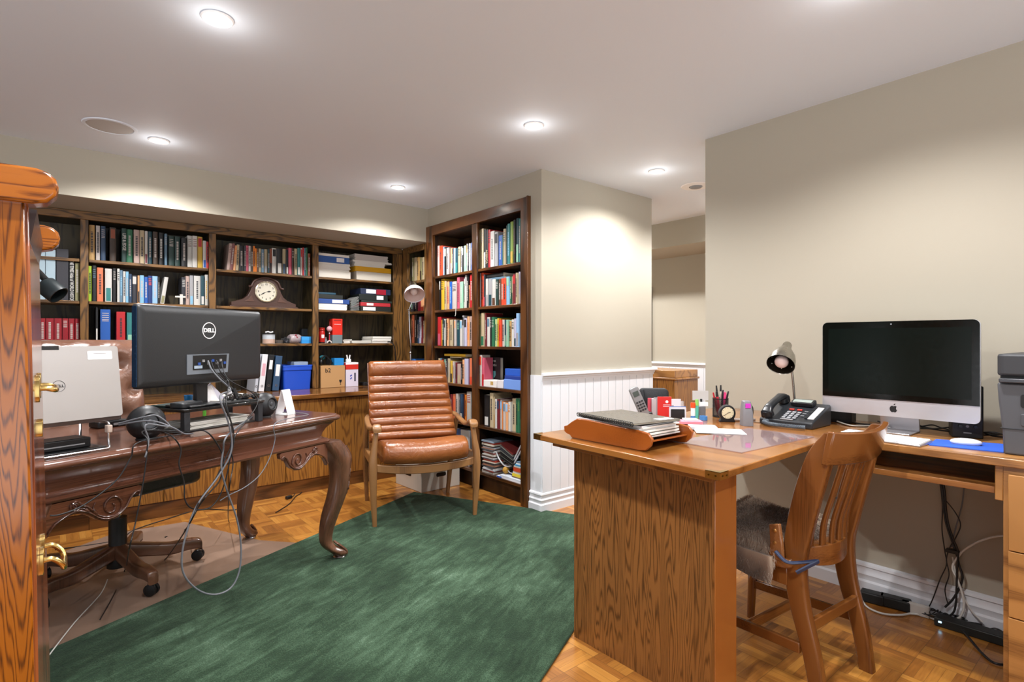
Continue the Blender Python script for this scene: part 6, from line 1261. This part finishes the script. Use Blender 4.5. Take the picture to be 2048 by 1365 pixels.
part('white_print', MB().box(-w5*.7, w5*.7, -.0008, 0, H5*.775, H5*.79), WHT, t); part('slot', MB().box(-w5*.75, w5*.75, -.0008, 0, H5*.92, H5*.955), mat('7a1410', .5), t)
stack(t4, SHZ[2], [('paper_pile', 460, 572, 1215, 1268, PAPER, 'short stack of white papers beside the tall red box', 'sheets')], .08); stack(t4, SHZ[2], [('paper_pile', 578, 838, 1236, 1274, PAPER, 'flat white booklet pile in the middle of the third shelf', 'sheets')])
stack(t4, SHZ[2], [('paper_pile', 855, 1108, 1178, 1272, PAPER, 'tallest stack of white papers at the corner end of the third shelf', 'sheets')])
# third shelf of the clock bay
p = base_at(tA, 612, 1100, .09); Rc = px2m(tA, 56, 612); Hc2 = zat(tA, 1010, 612, .06)-SHZ[2]; t = thing('candle_jar', 'glass jar candle with white and orange layers beside the monitor edge', 'candle', (p.x, YF+.09, SHZ[2]+.0004))
part('orange_layer', MB().lathe([(.001, .002), (Rc*.96, .002), (Rc*.96, Hc2*.42), (.001, Hc2*.42)], n=28), mat('c98a4a', .4), t); part('white_layer', MB().lathe([(.001, Hc2*.42), (Rc*.96, Hc2*.42), (Rc*.96, Hc2*.8), (.001, Hc2*.8)], n=28), mat('c4ccd2', .4), t)
part('glass', MB().lathe([(Rc*.97, 0), (Rc, 0), (Rc, Hc2*.98), (Rc*.97, Hc2*.98), (Rc*.97, 0)], n=32), mc, t, smooth=60); part('lid', MB().lathe([(.001, Hc2*.9), (Rc*1.01, Hc2*.9), (Rc*1.01, Hc2*.98), (.001, Hc2)], n=28), mat('2a2a2c', .3, .5), t)
part('bow', MB().tube(curve([(-.03, -Rc*.3, Hc2+.006), (-.01, -Rc*.3, Hc2+.012), (.01, -Rc*.3, Hc2+.006), (.03, -Rc*.3, Hc2+.012)], 4), .006, 8), WHT, t)
solo('small_dish', MB().lathe([(.001, 0), (.03, 0), (.038, .03), (.034, .03), (.027, .004), (.001, .004)], n=24), mat('5c5650', .4), 'small dark grey dish beside the candle jar', 'dish', loc=(base_at(tA, 705, 1100, .08).x, YF+.08, SHZ[2]+.0004))
t = thing('black_camera', 'small black camera on the third shelf between dish and patterned jar', 'camera', (base_at(tA, 762, 1100, .06).x, YF+.06, SHZ[2]+.0004)); part('body', MB().box(-.034, .034, 0, .03, 0, .045), BLK, t, bev=.005); part('lens', MB().lathe([(.001, 0), (.017, 0), (.016, .018), (.001, .014)], (0, 0, .026), 20, (0, -1, 0)), mat('2c2e34', .1), t); part('finder', MB().box(-.012, .012, .004, .026, .0455, .057), BLK, t, bev=.002)
Rr = px2m(tA, 42, 850); p = base_at(tA, 850, 1100, .07); t = thing('patterned_jar', 'round glass jar with red and white pattern lying beside the bright blue box', 'jar', (p.x, YF+.085, SHZ[2]+.0004))
b = MB(); b.lathe([(.001, -.055), (Rr*.8, -.055), (Rr, -.04), (Rr, .03), (Rr*.85, .045), (.001, .045)], (0, 0, Rr), 28, (1, .25, 0)); part('glass', b, mat('a89a9c', .25, bump=1., bscale=45), t, smooth=50); b = MB(); b.lathe([(.001, .046), (Rr*.86, .046), (Rr*.86, .062), (.001, .062)], (0, 0, Rr), 28, (1, .25, 0)); part('lid', b, mat('3a3538', .3, .5), t)
for k, (a_, c_) in enumerate(((-.030, .012), (-.012, -.006), (.006, .014), (-.002, .03), (.02, .0))): part('pattern_dot', MB().ball((a_, -Rr*.92+.004*abs(k-2), Rr+c_), .009, 10, (1, .35, 1)), mat('8e3a48', .4), t)
a, e, h, z9 = fb(tA, 905, 990, 1040, 1108, .04); t = thing('blue_box', 'small bright blue box at the end of the shelf below the mantel clock', 'box', ((a+e)/2, YF+.04, SHZ[2]+.0004)); part('body', MB().box(-(e-a)/2, (e-a)/2, 0, .09, 0, z9-SHZ[2]), mat('2a8fd8', .45), t, bev=.001); part('lid_flap', MB().box(-(e-a)/2+.001, (e-a)/2-.001, -.0012, 0, (z9-SHZ[2])*.5, (z9-SHZ[2])-.002), mat('3a9be0', .45), t)
solo('dark_box', MB().box(-.045, .045, 0, .06, 0, .13), mat('1c2024', .6), 'dark upright box behind the small bright blue box', 'box', loc=(base_at(tA, 940, 1100, .2).x, YF+.16, SHZ[2]+.0004), bev=.002)
# counter items
a, e, h, z9 = fb(t6, 1345, 1608, 615, 850, -.02); zt9 = z9; t = thing('blue_bin', 'bright blue plastic storage bin on the counter below the clock bay', 'storage bin', ((a+e)/2, YF-.02, ZC+.0004)); w9 = (e-a)/2; h9 = .205
b = MB(); rg = lambda k, z, o=0: [(x, y, z) for x, y in rrect(2*w9*k+o, .27*k+o, .02, 4, 0, .135)]
b.loft([rg(.90, 0), rg(.96, h9*.78), rg(1.0, h9*.8), rg(1.0, h9), rg(.965, h9), rg(.93, h9*.8), rg(.88, .006)]); part('tub', b, mat('1f4fc4', .35), t, smooth=40)
part('rim', MB().loft([rg(1.02, h9*.955), rg(1.02, h9*1.0), rg(.975, h9*1.0), rg(.975, h9*.955), rg(1.02, h9*.955)], caps=False), mat('2a5ed8', .35), t, smooth=30); part('contents', MB().box(-w9*.1, w9*.85, .06, .24, h9*.7, h9*1.12), mat('8fa0b8', .6), t, bev=.002)
for k, (x0, x1, ln, c, lb, H_) in enumerate(((1108, 1136, 6, 'b8bec8', 'slim white folder leaning on the counter beside the monitor edge', .30), (1146, 1196, 6, 'dfe0e4', 'white magazine file with a pink label leaning on the counter', .30), (1206, 1254, 6, '17191c', 'black lever arch file with white label leaning on the counter', .295), (1266, 1326, 6, '2e4c6c', 'dark blue plastic file leaning against the blue storage bin', .285))):
    a = aty(x0/t6[0]+t6[1], 850, YF-.03).x; e = aty(x1/t6[0]+t6[1], 850, YF-.03).x; w_ = max(e-a-.002, .012); th_ = math.radians(ln)
    o = thing('lever_arch_file', lb, 'file', (a-.012, YF-.03, ZC+.0006+w_*math.sin(th_)), rot=(0, th_, 0), group='files leaning beside the blue bin')
    part('cover', MB().box(0, w_, 0, .24, 0, H_), mat(c, .45), o, bev=.002); part('label', MB().box(w_*.2, w_*.8, -.001, 0, H_*.42 if k != 2 else H_*.6, H_*.75 if k != 2 else H_*.85), mat('e8e8ea' if k != 1 else 'd9a8b4', .5), o)
    part('finger_ring', MB().lathe([(.006, 0), (.009, 0), (.009, .002), (.006, .002)], (w_/2, -.0002, H_*.15), 16, (0, -1, 0)), CHROME, o)
a, e, h, z9 = fb(t6, 1680, 1893, 628, 820, .0); t = thing('cardboard_box', 'brown cardboard box marked b2 on the counter', 'box', ((a+e)/2, YF+.0, ZC+.0004)); w9 = (e-a)/2; Hb = z9-ZC
part('body', MB().box(-w9, w9, 0, .26, 0, Hb), mat('b98f5e', .75), t, bev=.002); text('printed_lettering', 'b2', (-w9*.42, -.0008, Hb*.78), (1, 0, 0), (0, 0, 1), .052, DARK, t, bold=.0004, world=False)
b = MB(); b.prism([(w9*.50, .065), (w9*.74, .065), (w9*.70, .045), (w9*.64, .038), (w9*.64, .024), (w9*.70, .020), (w9*.54, .020), (w9*.60, .024), (w9*.60, .038), (w9*.54, .045)][::-1], 'y', -.0008, -.0001); part('glass_symbol', b, DARK, t, smooth=0); part('tape', MB().box(-w9, w9, .11, .15, Hb, Hb+.0006), mat('a88252', .3), t)
ZB = ZC+.0004+Hb+.0012
a2, e2_, h, z9 = fb(t6, 1800, 1882, 558, 625, .03); solo('blue_carton', MB().box(a2, e2_, YF+.03, YF+.11, ZB, ZB+.062), mat('2288d0', .45), 'small blue box standing on the brown cardboard box', 'box', world=True, bev=.001)
t = thing('headphones', 'black headphones with teal cushion lying on the brown cardboard box', 'headphones', (a+.055, YF+.05, ZB)); part('band', MB().tube([(.042*math.cos(q), .0+.01*math.sin(q*2), .03+.055*math.sin(q)) for q in [math.radians(200-k*11) for k in range(20)]], .007, 8), BLK, t, smooth=80)
for s_ in (-1, 1): part('ear_cup', MB().lathe([(.001, -.012), (.026, -.012), (.030, 0), (.024, .012), (.001, .012)], (s_*.036, 0, .031), 20, (s_, .5, .0)), BLK, t, smooth=50)
part('cushion', MB().ball((-.012, .03, .07), .026, 16, (1, .7, .8)), mat('1f6f7c', .7), t, smooth=80)
a, e, h, z9 = fb(t6, 1898, 2008, 660, 805, .0); t = thing('white_carton', 'white box with blue dots and black print beside the brown cardboard box', 'box', ((a+e)/2+.002, YF, ZC+.0004)); w9 = (e-a)/2-.001; Hb2 = z9-ZC
part('body', MB().box(-w9, w9, 0, .09, 0, Hb2), mat('d5d0e0', .5), t, bev=.001)
for x, z in ((-.25, .62), (-.25, .45), (-.1, .66), (-.1, .5)): part('dot_print', MB().disc((w9*x, -.0001, Hb2*z), .006, (0, -1, 0), 12, .0006), mat('3a50b0', .5), t)
part('bar_print', MB().box(w9*.35, w9*.6, -.0008, 0, Hb2*.3, Hb2*.8), mat('3a3a50', .5), t)
solo('red_carton', MB().box(a+.001, e+.002, YF-.002, YF+.09, ZC+Hb2+.0012, ZC+Hb2+.062), mat('cf3024', .4), 'red and white box lying on the white box with blue dots', 'box', world=True, bev=.001); rc = bpy.data.objects['red_carton']
part('white_top', MB().box(a+.002, e+.001, YF-.0028, YF+.088, ZC+Hb2+.045, ZC+Hb2+.0628), WHT, rc, True)
t = thing('plug_figure', 'white two eared plug adapter standing on the red and white box', 'plug', ((a+e)/2-.02, YF+.03, ZC+Hb2+.0635)); part('body', MB().box(-.022, .022, -.012, .012, 0, .030), WHT, t, bev=.005)
for s_ in (-1, 1): part('prong', MB().tube([(s_*.009, 0, .030), (s_*.012, 0, .05), (s_*.016, 0, .066)], .0065, 8), WHT, t, smooth=80)
solo('router', MB().prism(rrect(.14, .10, .01, 3, 0, .05), 'z', 0, .028), BLK, 'flat black box on the counter behind the armchair top', 'router', loc=(aty(735, 768, YF).x+.03, YF, ZC+.0004), bev=.003)
solo('hanging_wire', MB().tube(curve([(2.36, YF-.008, SHZ[2]+.012), (2.38, YF-.03, SHZ[2]+.010), (2.41, YF-.045, SHZ[2]-.03), (2.425, YF-.04, SHZ[2]-.12), (2.43, YF-.03, SHZ[2]-.22), (2.44, YF-.03, ZC+.006)], 6), .0045, 8), BLK, 'black wire hanging from the third shelf down to the counter', 'wire', world=True, smooth=80)
# mantel clock
CXm = aty((838/9.1)+440, 560, YF+.07).x; s9 = lambda n: px2m(c3, n, 838, .07)
t = thing('mantel_clock', 'dark wooden humpbacked mantel clock with a cream dial on the second shelf', 'clock', (CXm, YF+.07, SHZ[1]+.0004))
MW2 = mat('4a3128', .35, coat=.25, bump=.4, bscale=60); k_ = s9(100)/100
zf = lambda y: (1300-y)*k_*1.02
prof = [(-605, 1270), (-605, 1210), (-500, 1180), (-400, 1145), (-320, 1080), (-275, 990), (-255, 900)]
prof += [(-250*math.cos(a)*1.0, 905-150*math.sin(a)) for a in [math.radians(10+k*16) for k in range(11)]]
prof += [(255, 910), (275, 1000), (320, 1090), (400, 1155), (500, 1195), (560, 1210), (560, 1270)]
b = MB(); b.prism([(x*k_, zf(y)) for x, y in prof], 'y', 0, .07); part('case', b, MW2, t, bev=.002, smooth=30)
part('base_plinth', MB().box(-640*k_, 590*k_, -.014, .085, 0, zf(1270)), MW2, t, bev=.003)
arc = curve([(-310*k_, -.006, zf(912)), (-262*k_, -.006, zf(908))]+[(-252*k_*math.cos(a), -.006, zf(900)+165*k_*math.sin(a)) for a in [math.radians(6+k*24) for k in range(8)]]+[(262*k_, -.006, zf(918)), (315*k_, -.006, zf(935))], 3)
part('hood_moulding', MB().tube(arc, .009, 8), MW2, t, smooth=70)
fc = zf(1000); Rf = 190*k_
part('bezel', MB().lathe([(Rf*.93, 0), (Rf*1.05, 0), (Rf*1.05, .010), (Rf*.97, .014), (Rf*.93, .008), (Rf*.93, 0)], (0, 0, fc), 44, (0, -1, 0)), mat('cfc4aa', .25, .7), t, smooth=50)
dl = part('dial', MB().disc((0, 0, fc), Rf*.94, (0, -1, 0), 44, .006), mat('d8d2c0', .4), t)
nums = ['XII', 'I', 'II', 'III', 'IIII', 'V', 'VI', 'VII', 'VIII', 'IX', 'X', 'XI']
for k in range(12):
    a_ = k*math.pi/6; text('numeral_lettering', str(k if k else 12), (Rf*.74*math.sin(a_), -.0068, fc+Rf*.74*math.cos(a_)), (1, 0, 0), (0, 0, 1), .020, DARK, t, bold=.0004, world=False).name = 'numeral_lettering'
for a_, L_, w_ in ((math.radians(83), Rf*.48, .0065), (math.radians(238), Rf*.66, .0045)): part('hand', MB().add([(0, -.0085, fc), (math.sin(a_)*L_*.55+math.cos(a_)*w_, -.0085, fc+math.cos(a_)*L_*.55-math.sin(a_)*w_), (math.sin(a_)*L_, -.0085, fc+math.cos(a_)*L_), (math.sin(a_)*L_*.55-math.cos(a_)*w_, -.0085, fc+math.cos(a_)*L_*.55+math.sin(a_)*w_), (0, -.0075, fc), (math.sin(a_)*L_*.55+math.cos(a_)*w_, -.0075, fc+math.cos(a_)*L_*.55-math.sin(a_)*w_), (math.sin(a_)*L_, -.0075, fc+math.cos(a_)*L_), (math.sin(a_)*L_*.55-math.cos(a_)*w_, -.0075, fc+math.cos(a_)*L_*.55+math.sin(a_)*w_)], [(0, 1, 2, 3), (7, 6, 5, 4), (0, 4, 5, 1), (1, 5, 6, 2), (2, 6, 7, 3), (3, 7, 4, 0)]), DARK, t)
for s_ in (-1, 1): part('carved_ornament', MB().prism([(s_*x*k_, zf(y)) for x, y in ((210, 1190), (380, 1190), (300, 1140), (260, 1070), (230, 1140))][::-s_], 'y', -.004, .001), mat('5c3f33', .4), t, bev=.001)
# left bay, second shelf
a = aty(70, 600, YF+.02).x
for k in range(2): solo('magazine_file', MB().box(a+k*.052, a+k*.052+.050, YF+.02, YF+.24, SHZ[1]+.0004, SHZ[1]+.33), mat('a9c0cc', .5), ['pale blue file box beside the tall orange cabinet top', 'second pale blue file box, next to the charcoal box file'][k], 'file', world=True, bev=.002, group='pale blue file boxes')
xe = aty(137, 600, YF+.02).x; solo('box_file', MB().box(a+.106, xe, YF+.02, YF+.24, SHZ[1]+.0004, aty(112, 497, YF+.02).z), mat('34343a', .6, bump=.3, bscale=300), 'charcoal box file on the second shelf beside the black history atlas', 'file', world=True, bev=.002)
# white cross in the second bay
p = aty(355, 605, YF+.05); t = thing('cross_ornament', 'small white cross ornament on the dark second shelf behind the monitor', 'ornament', (aty(361, 600, YF+.05).x, YF+.01, SHZ[1]+.0004)); part('upright', MB().box(-.010, .010, 0, .012, 0, .075), mat('c9c4bc', .5), t, bev=.001); part('crossbar', MB().box(-.040, .028, -.001, .011, .050, .062), mat('d8d4cc', .5), t, bev=.001)
# chrome lamp in the corner
LX, LY = 2.33, 4.37; L0 = aty(822, 700, LY); t = thing('reading_lamp', 'chrome reading lamp with a white dome shade standing on the counter corner', 'lamp', (L0.x, LY, ZC+.0004))
part('base', MB().lathe([(.001, 0), (.05, 0), (.05, .012), (.012, .018), (.001, .018)], n=32), CHROME, t)
q = [aty(822, 738, LY), aty(821, 706, LY), aty(822, 694, LY-.01), aty(819, 660, LY-.01), aty(818, 620, LY-.02), aty(824, 604, LY-.03)]
part('pole', MB().tube([(L0.x, LY, ZC+.01)]+q[:2], .0075, 12), CHROME, t, True, smooth=80); part('upper_pole', MB().tube(q[1:], .006, 12), CHROME, t, True, smooth=80)
for pt in (q[1], q[4]): part('joint', MB().ball(pt, .013, 14), CHROME, t, True, smooth=80)
mo2 = aty(829, 591, LY-.13); ax2 = Vector((.22, .62, .75)).normalized(); r8 = .092
sh = part('lamp_shade', MB().lathe([(r8, 0), (r8*.99, .012), (r8*.88, .045), (r8*.62, .075), (r8*.40, .088), (r8*.37, .086), (r8*.6, .071), (r8*.86, .042), (r8*.97, .010), (r8, 0)], mo2, 40, ax2), mat('e9e6ee', .25, coat=.5), t, True, smooth=60)
part('shade_lining', MB().lathe([(r8*.965, .009), (r8*.85, .041), (r8*.59, .07), (r8*.36, .084)], mo2, 40, ax2), mat('d8bfb8', .5), sh, True, smooth=60)
part('socket_housing', MB().lathe([(.001, .084), (r8*.42, .086), (r8*.40, .10), (r8*.30, .155), (r8*.2, .165), (.001, .166)], mo2, 28, ax2), CHROME, t, True, smooth=40)
for k in range(8): a_ = k*math.pi/4; M_ = ax2.to_track_quat('Z', 'Y').to_matrix(); part('vent_fin', MB().bar(mo2+M_ @ Vector((r8*.41*math.cos(a_), r8*.41*math.sin(a_), .095)), mo2+M_ @ Vector((r8*.31*math.cos(a_), r8*.31*math.sin(a_), .152)), .006, .004), mat('8a8680', .3, .9), t, True)
part('bulb', MB().ball(mo2+ax2*.045, .032, 18), mat('eadbd6', .3), t, True, smooth=80)
# black lamp head by the tall cabinet
YL = 3.9; h1_ = aty(100, 566, YL); t = thing('black_lamp', 'black desk lamp head on an arm beside the pale blue file boxes', 'lamp', (-.42, 4.42, ZC+.0004))
part('base', MB().lathe([(.001, 0), (.09, 0), (.09, .015), (.001, .02)], n=32), BLK, t); jt = [Vector((-.42, 4.42, ZC+.015)), Vector((-.50, 4.40, 1.25)), aty(70, 538, 4.0), aty(93, 562, YL)]
for i_ in range(3): part('arm', MB().tube([jt[i_], jt[i_+1]], .011 if i_ < 2 else .017, 12), BLK, t, True)
hd = (aty(114, 574, YL)-aty(90, 566, YL)); hd = (hd+Vector((0, -.03, -.03))).normalized(); part('lamp_head', MB().lathe([(.001, -.01), (.045, -.008), (.052, 0), (.052, .085), (.047, .085), (.046, .004), (.001, .002)], aty(91, 571, YL), 32, hd), mat('1d2629', .4), t, True, smooth=50)
# ---------------------------------------------------------------- corner bookcase odds and ends
def rb(tf, x0, x1, yt, rec): s_, ox, oy = tf; a = atx(x0/s_+ox, yt/s_+oy, XB+rec); e = atx(x1/s_+ox, yt/s_+oy, XB+rec); return a.y, e.y, a.z
y0_, y1_, zt8 = rb(q4, 1015, 1345, 165, .10); Z4 = RZ[3]
t = thing('face_out_book', 'black book standing face out with white title and teal figure, fourth shelf', 'book', (XB+.112, (y0_+y1_)/2, Z4+.0004), -math.pi/2, None); hw8 = (y0_-y1_)/2; H8 = zt8-Z4
part('cover', MB().box(-hw8, hw8, 0, .002, 0, H8), BM['black'], t); part('page_block', MB().box(-hw8+.003, hw8-.002, .0021, .028, .003, H8-.003), PAGES, t); part('back_cover', MB().box(-hw8, hw8, .0281, .030, 0, H8), BM['black'], t)
for s1, z_, k in (('HOW TO', .86, .020), ('SURVIVE A', .72, .024), ('DISASTER', .60, .022)): text('title_lettering', s1, (0, -.0008, H8*z_), (1, 0, 0), (0, 0, 1), k, BM['white'], t, bold=.0003, world=False, sx=.8) if s1 != 'DISASTER' else None
part('cover_figure', MB().prism([(hw8*x, H8*z) for x, z in ((-.35, .52), (.35, .52), (.38, .38), (.25, .30), (.12, .28), (.14, .12), (-.14, .12), (-.12, .28), (-.25, .30), (-.38, .38))][::-1], 'y', -.0008, -.0001), mat('5fa0a4', .5), t)
def rbox(nm, x0, x1, yt, tf, z, m, lab, rec=.02, dep=.16, h=None, cat='box', tilt=0):
    a, e, zt = rb(tf, x0, x1, yt, rec); h = h or zt-z; return solo(nm, MB().box(XB+rec, XB+rec+dep, max(e, 2.9445), a, z+.0004, z+h), mat(m, .45) if isinstance(m, str) else m, lab, cat, world=True, bev=.002), z+h
o, _ = rbox('white_carton', 992, 1285, 682, q4, Z4, 'dcd8d4', 'white box with gold crest in front of the black face-out book', .01, .09); a, e, _z = rb(q4, 1150, 1210, 700, .01); part('crest_print', MB().box(XB+.0092, XB+.0102, e, a, Z4+.018, Z4+.045), mat('b89a5c', .5), o, True)
rbox('white_carton', 1300, 1438, 690, q4, Z4, 'd4d2d4', 'small white box between the gold crest box and the blue box', .012, .09)
o, zz = rbox('blue_carton', 1450, 1872, 665, q4, Z4, '6c93d8', 'light blue box at the frame end of the fourth shelf', .008, .2)
rbox('blue_folder', 1470, 1866, 600, q4, zz, '1c3c8c', 'dark blue flat box lying on the light blue box', .012, .19, .026)
rbox('blue_folder', 1480, 1868, 480, q4, zz+.0262, '2458b8', 'bright blue box topmost in the blue pile on the fourth shelf', .03, .18, .05)
rbox('paper_pile', 915, 1290, 120, q4, Z4+.216, PAPER, 'white papers lying across the top of the face-out black book', .09, .10, .012) if False else None
hbook('book', 'R', 640, 1010, 88, 110, q5, RZ[4]+.272, .010, 'yellowgold', 'thin mustard book lying over the fifth-shelf row, second column', depth=.12) if False else None
# bottom shelves
Z6 = RZ[5]
a, e, _z = rb(q5, 208, 330, 590, .03); t = thing('lever_arch_file', 'white and grey box file on the bottom shelf behind the armchair arm', 'file', (XB+.03, a, Z6+.0004), -math.pi/2); wq = a-e
part('cover', MB().box(0, wq, 0, .24, 0, .29), mat('c9ccd0', .5), t, bev=.003); part('label', MB().box(wq*.2, wq*.8, -.001, 0, .17, .24), WHT, t); part('emblem', MB().prism([(wq*.42, .20), (wq*.58, .20), (wq*.5, .22)], 'y', -.0018, -.0011), DARK, t)
for k, (x0, x1, c, lb) in enumerate(((110, 150, 'c4c8cc', 'grey file on the bottom shelf nearest the bookcase edge'), (152, 204, '3c5a94', 'blue and white file on the bottom shelf beside the box file'))):
    a, e, _z = rb(q5, x0, x1, 590, .03); a = min(a, 4.119); o = solo('file', MB().box(XB+.03, XB+.25, e+.001, a-.001, Z6+.0004, Z6+.285), mat(c, .5), lb, 'file', world=True, bev=.002); part('label', MB().box(XB+.0288, XB+.0302, e+.006, a-.006, Z6+.15, Z6+.23), WHT, o, True)
rr = random.Random(21); a, e, _z = rb(q5, 452, 690, 1100, .03); z = Z6+.0004; cols = ['d8d4cc', 'b8b0a8', '8a4038', 'c8ccd0', 'e4e0da', '50545a', 'a87860', 'ccd4dc', '3a3c40', 'e0d8c8', 'b04030', '8898a8', 'dcdce0', '6a5a50']
for k in range(26):
    th = rr.uniform(.006, .014); q = rr.uniform(-.010, .010); r_ = rr.uniform(-.07, .07)
    if z+th > Z6+.31: break
    b = MB(); b.M = Matrix.Translation((XB+.125+rr.uniform(-.012, .006), (a+e)/2-.012+q, z)) @ Matrix.Rotation(r_, 4, 'Z'); b.box(-.10, .10, -.072, .072, 0, th-.0006)
    c_ = cols[k % len(cols)]; o = solo('magazine', b, mat(c_, .35), f"{['white', 'warm grey', 'dull red', 'pale grey', 'ivory', 'slate', 'tan', 'ice grey', 'charcoal', 'cream', 'red', 'blue grey', 'off-white', 'brown'][k % 14]} magazine, {ORD[k]} from the bottom of the magazine pile", 'magazine', world=True, smooth=0, group='magazines piled on the bottom shelf'); z += th
ZM = z
# magazine rack of bent white metal
a, e, _z = rb(q5, 640, 1030, 900, .03); yl, yr = a, e; t = thing('magazine_rack', 'curved white metal magazine rack on the bottom shelf leaning over magazines', 'magazine rack', (XB+.03, (yl+yr)/2, Z6+.0004), -math.pi/2); hl = (yl-yr)/2
for dx in (.02, .17):
    pts = curve([(-hl*.92, dx, .175), (-hl*.72, dx, .125), (-hl*.35, dx, .085), (0, dx, .088), (hl*.2, dx, .12), (hl*.5, dx, .19), (hl*.78, dx, .262)], 6); part('curved_bar', MB().tube(pts, .006, 8), mat('d8d8dc', .3), t, smooth=80)
    part('curved_bar', MB().tube(curve([(hl*.0, dx, .088), (hl*.3, dx, .115), (hl*.62, dx, .185), (hl*.92, dx, .255)], 6), .006, 8), mat('d8d8dc', .3), t, smooth=80); part('foot_bar', MB().tube(curve([(-hl*.3, dx, .086), (0, dx, .045), (hl*.35, dx, .05), (hl*.55, dx, .10)], 6), .004, 8), mat('b8b8bc', .3), t, smooth=80)
for u_, z_ in ((-.92, .175), (-.35, .085), (.2, .12), (.78, .262), (.92, .255)): part('crossbar', MB().tube([(hl*u_, .02, z_), (hl*u_, .17, z_)], .004, 8), mat('d8d8dc', .3), t)
for k in range(7):
    b = MB(); b.M = Matrix.Translation((XB+.12, (yl+yr)/2+.01, Z6+.118+k*.016)) @ Matrix.Rotation(math.radians(14+k*1.5), 4, 'X'); b.box(-.09, .09, -.075, .085, 0, .006)
    solo('magazine', b, mat(['2a2c2e', '4a4c48', '1c1e20', '5e605c', '30343a', '74726c', '6a2a28'][k], .35), f"{['black', 'dark grey', 'jet black', 'grey', 'slate blue', 'pale grey brown', 'dark red'][k]} magazine slanting in the white metal rack, {ORD[k]} from its bottom", 'magazine', world=True, smooth=0, group='magazines in the metal rack')
t = thing('yellow_ball', 'mustard yellow ball lying under the white metal magazine rack', 'ball', (XB+.05, rb(q5, 812, 812, 1100, .05)[0], Z6+.027)); part('skin', MB().ball((0, 0, .026), .026, 22), mat('b5862a', .6, bump=.3, bscale=120), t, smooth=80)
a, e, _z = rb(q5, 870, 1040, 1100, .02); e = max(e, 2.946)
z = Z6+.0266
for k, (c, th, lab) in enumerate((('6a5044', .007, 'brown thin book beneath the yellow spiral pad'), ('d8c23a', .022, 'yellow spiral bound pad on the bottom shelf pile'), ('d9d4cc', .016, 'white book directly above the yellow spiral pad'), ('d05030', .030, 'orange red book with white patch in the bottom shelf pile'), ('c9c4ba', .010, 'cream book lying on the orange red book'), ('4a90b8', .012, 'blue book near the top of the bottom shelf pile'), ('dadcdc', .010, 'white book under the topmost blue grey book'), ('5c7890', .012, 'topmost blue grey book of the bottom shelf pile'))):
    q = .012*k*.6; solo('book', MB().box(XB+.02+rr.uniform(0, .01), XB+.17, e, min(a-q, a)-.01, z+.0003, z+th), mat(c, .4), lab, 'book', world=True, bev=.001, group='books lying at the bottom shelf end'); z += th+.0003
for k, (x0, x1, c, lab, z0, th) in enumerate(((690, 1038, 'e4e4ea', 'white folder lying flat at the front of the bottom shelf', 0, .012), (730, 1036, 'cfd6e0', 'pale blue grey folder lying on the flat white folder', .0124, .012))):
    a, e, _z = rb(q5, x0, x1, 1200, .006); e = max(e, 2.944); o = solo('folder', MB().box(XB+.004, XB+.20, e, a, Z6+.0004+z0, Z6+z0+th), mat(c, .4), lab, 'folder', world=True, bev=.001)
    if k == 0: part('coloured_end', MB().box(XB+.003, XB+.0045, a-.06, a-.004, Z6+.001, Z6+.0115), mat('2c5ab0', .4), o, True)
solo('folder', MB().prism([(XB+.006, rb(q5, 610, 1, 1, .01)[0]), (XB+.006, rb(q5, 690, 1, 1, .01)[0]+.003), (XB+.09, rb(q5, 690, 1, 1, .01)[0]+.003), (XB+.09, rb(q5, 610, 1, 1, .01)[0])][::-1], 'z', Z6+.0004, Z6+.010), mat('d8604c', .4), 'coral red folder lying beside the flat white folder', 'folder', world=True) if False else None
# blue binder on counter in the narrow section
a = atx(821, 720, XB+.03); e = atx(843, 720, XB+.03); solo('blue_file', MB().prism([(a.y, ZC+.0004), (e.y, ZC+.0004), (a.y-.035, aty(1, 1, 1).z*0+ZC+.235), (a.y, ZC+.24)][::-1], 'x', XB+.03, XB+.2), mat('3a6fb4', .45), 'blue slanted plastic file in the narrow corner section behind the lamp', 'file', world=True, bev=.002)
# ---------------------------------------------------------------- hall
t = thing('hall_cabinet', 'light oak cabinet end standing in the hall beyond the column', 'cabinet', (4.45, 2.9, 0))
ya_ = atx(1303, 745, 4.5).y; yb_ = atx(1351, 745, 4.5).y; ztp = atx(1345, 742, 4.5).z
part('body', MB().box(4.5, 4.9, yb_+.01, ya_+.3, .0005, ztp-.09), BASEW, t, True, bev=.004); part('moulding', MB().box(4.485, 4.91, yb_-.004, ya_+.3, ztp-.09, ztp-.07), DESK_DR, t, True, bev=.006); part('top_panel', MB().box(4.5, 4.9, yb_+.012, ya_+.3, ztp-.07, ztp), DESK_DR, t, True, bev=.004)
pz = atx(1299, 574, XFW-.02); pb = atx(1299, 722, XFW-.02); t = thing('picture_frame', 'dark edge of a framed picture on the hall wall, mostly hidden by the column', 'picture', (XFW-.02, pz.y+.2, pb.z))
part('frame', MB().box(XFW-.025, XFW-.001, atx(1302.5, 600, XFW-.02).y, pz.y+.5, pb.z, pz.z), mat('2a2c26', .4), t, True, bev=.003); part('picture', MB().box(XFW-.0262, XFW-.0252, atx(1302.5, 600, XFW-.02).y+.03, pz.y+.47, pb.z+.03, pz.z-.03), mat('8a8f88', .6), t, True)
# black pocket sized details for the corner bookcase: ribbon bookmark
yy = atx(913, 620, XB).y; solo('ribbon_bookmark', MB().tube([(XB-.006, yy, RZ[1]-.002), (XB-.008, yy, RZ[1]-.03), (XB-.006, yy+.004, RZ[1]-.05), (XB-.007, yy+.012, RZ[1]-.06)], .0035, 6, .3), mat('d8d8d0', .6), 'white ribbon bookmark hanging over the second shelf edge of the corner bookcase', 'bookmark', world=True)
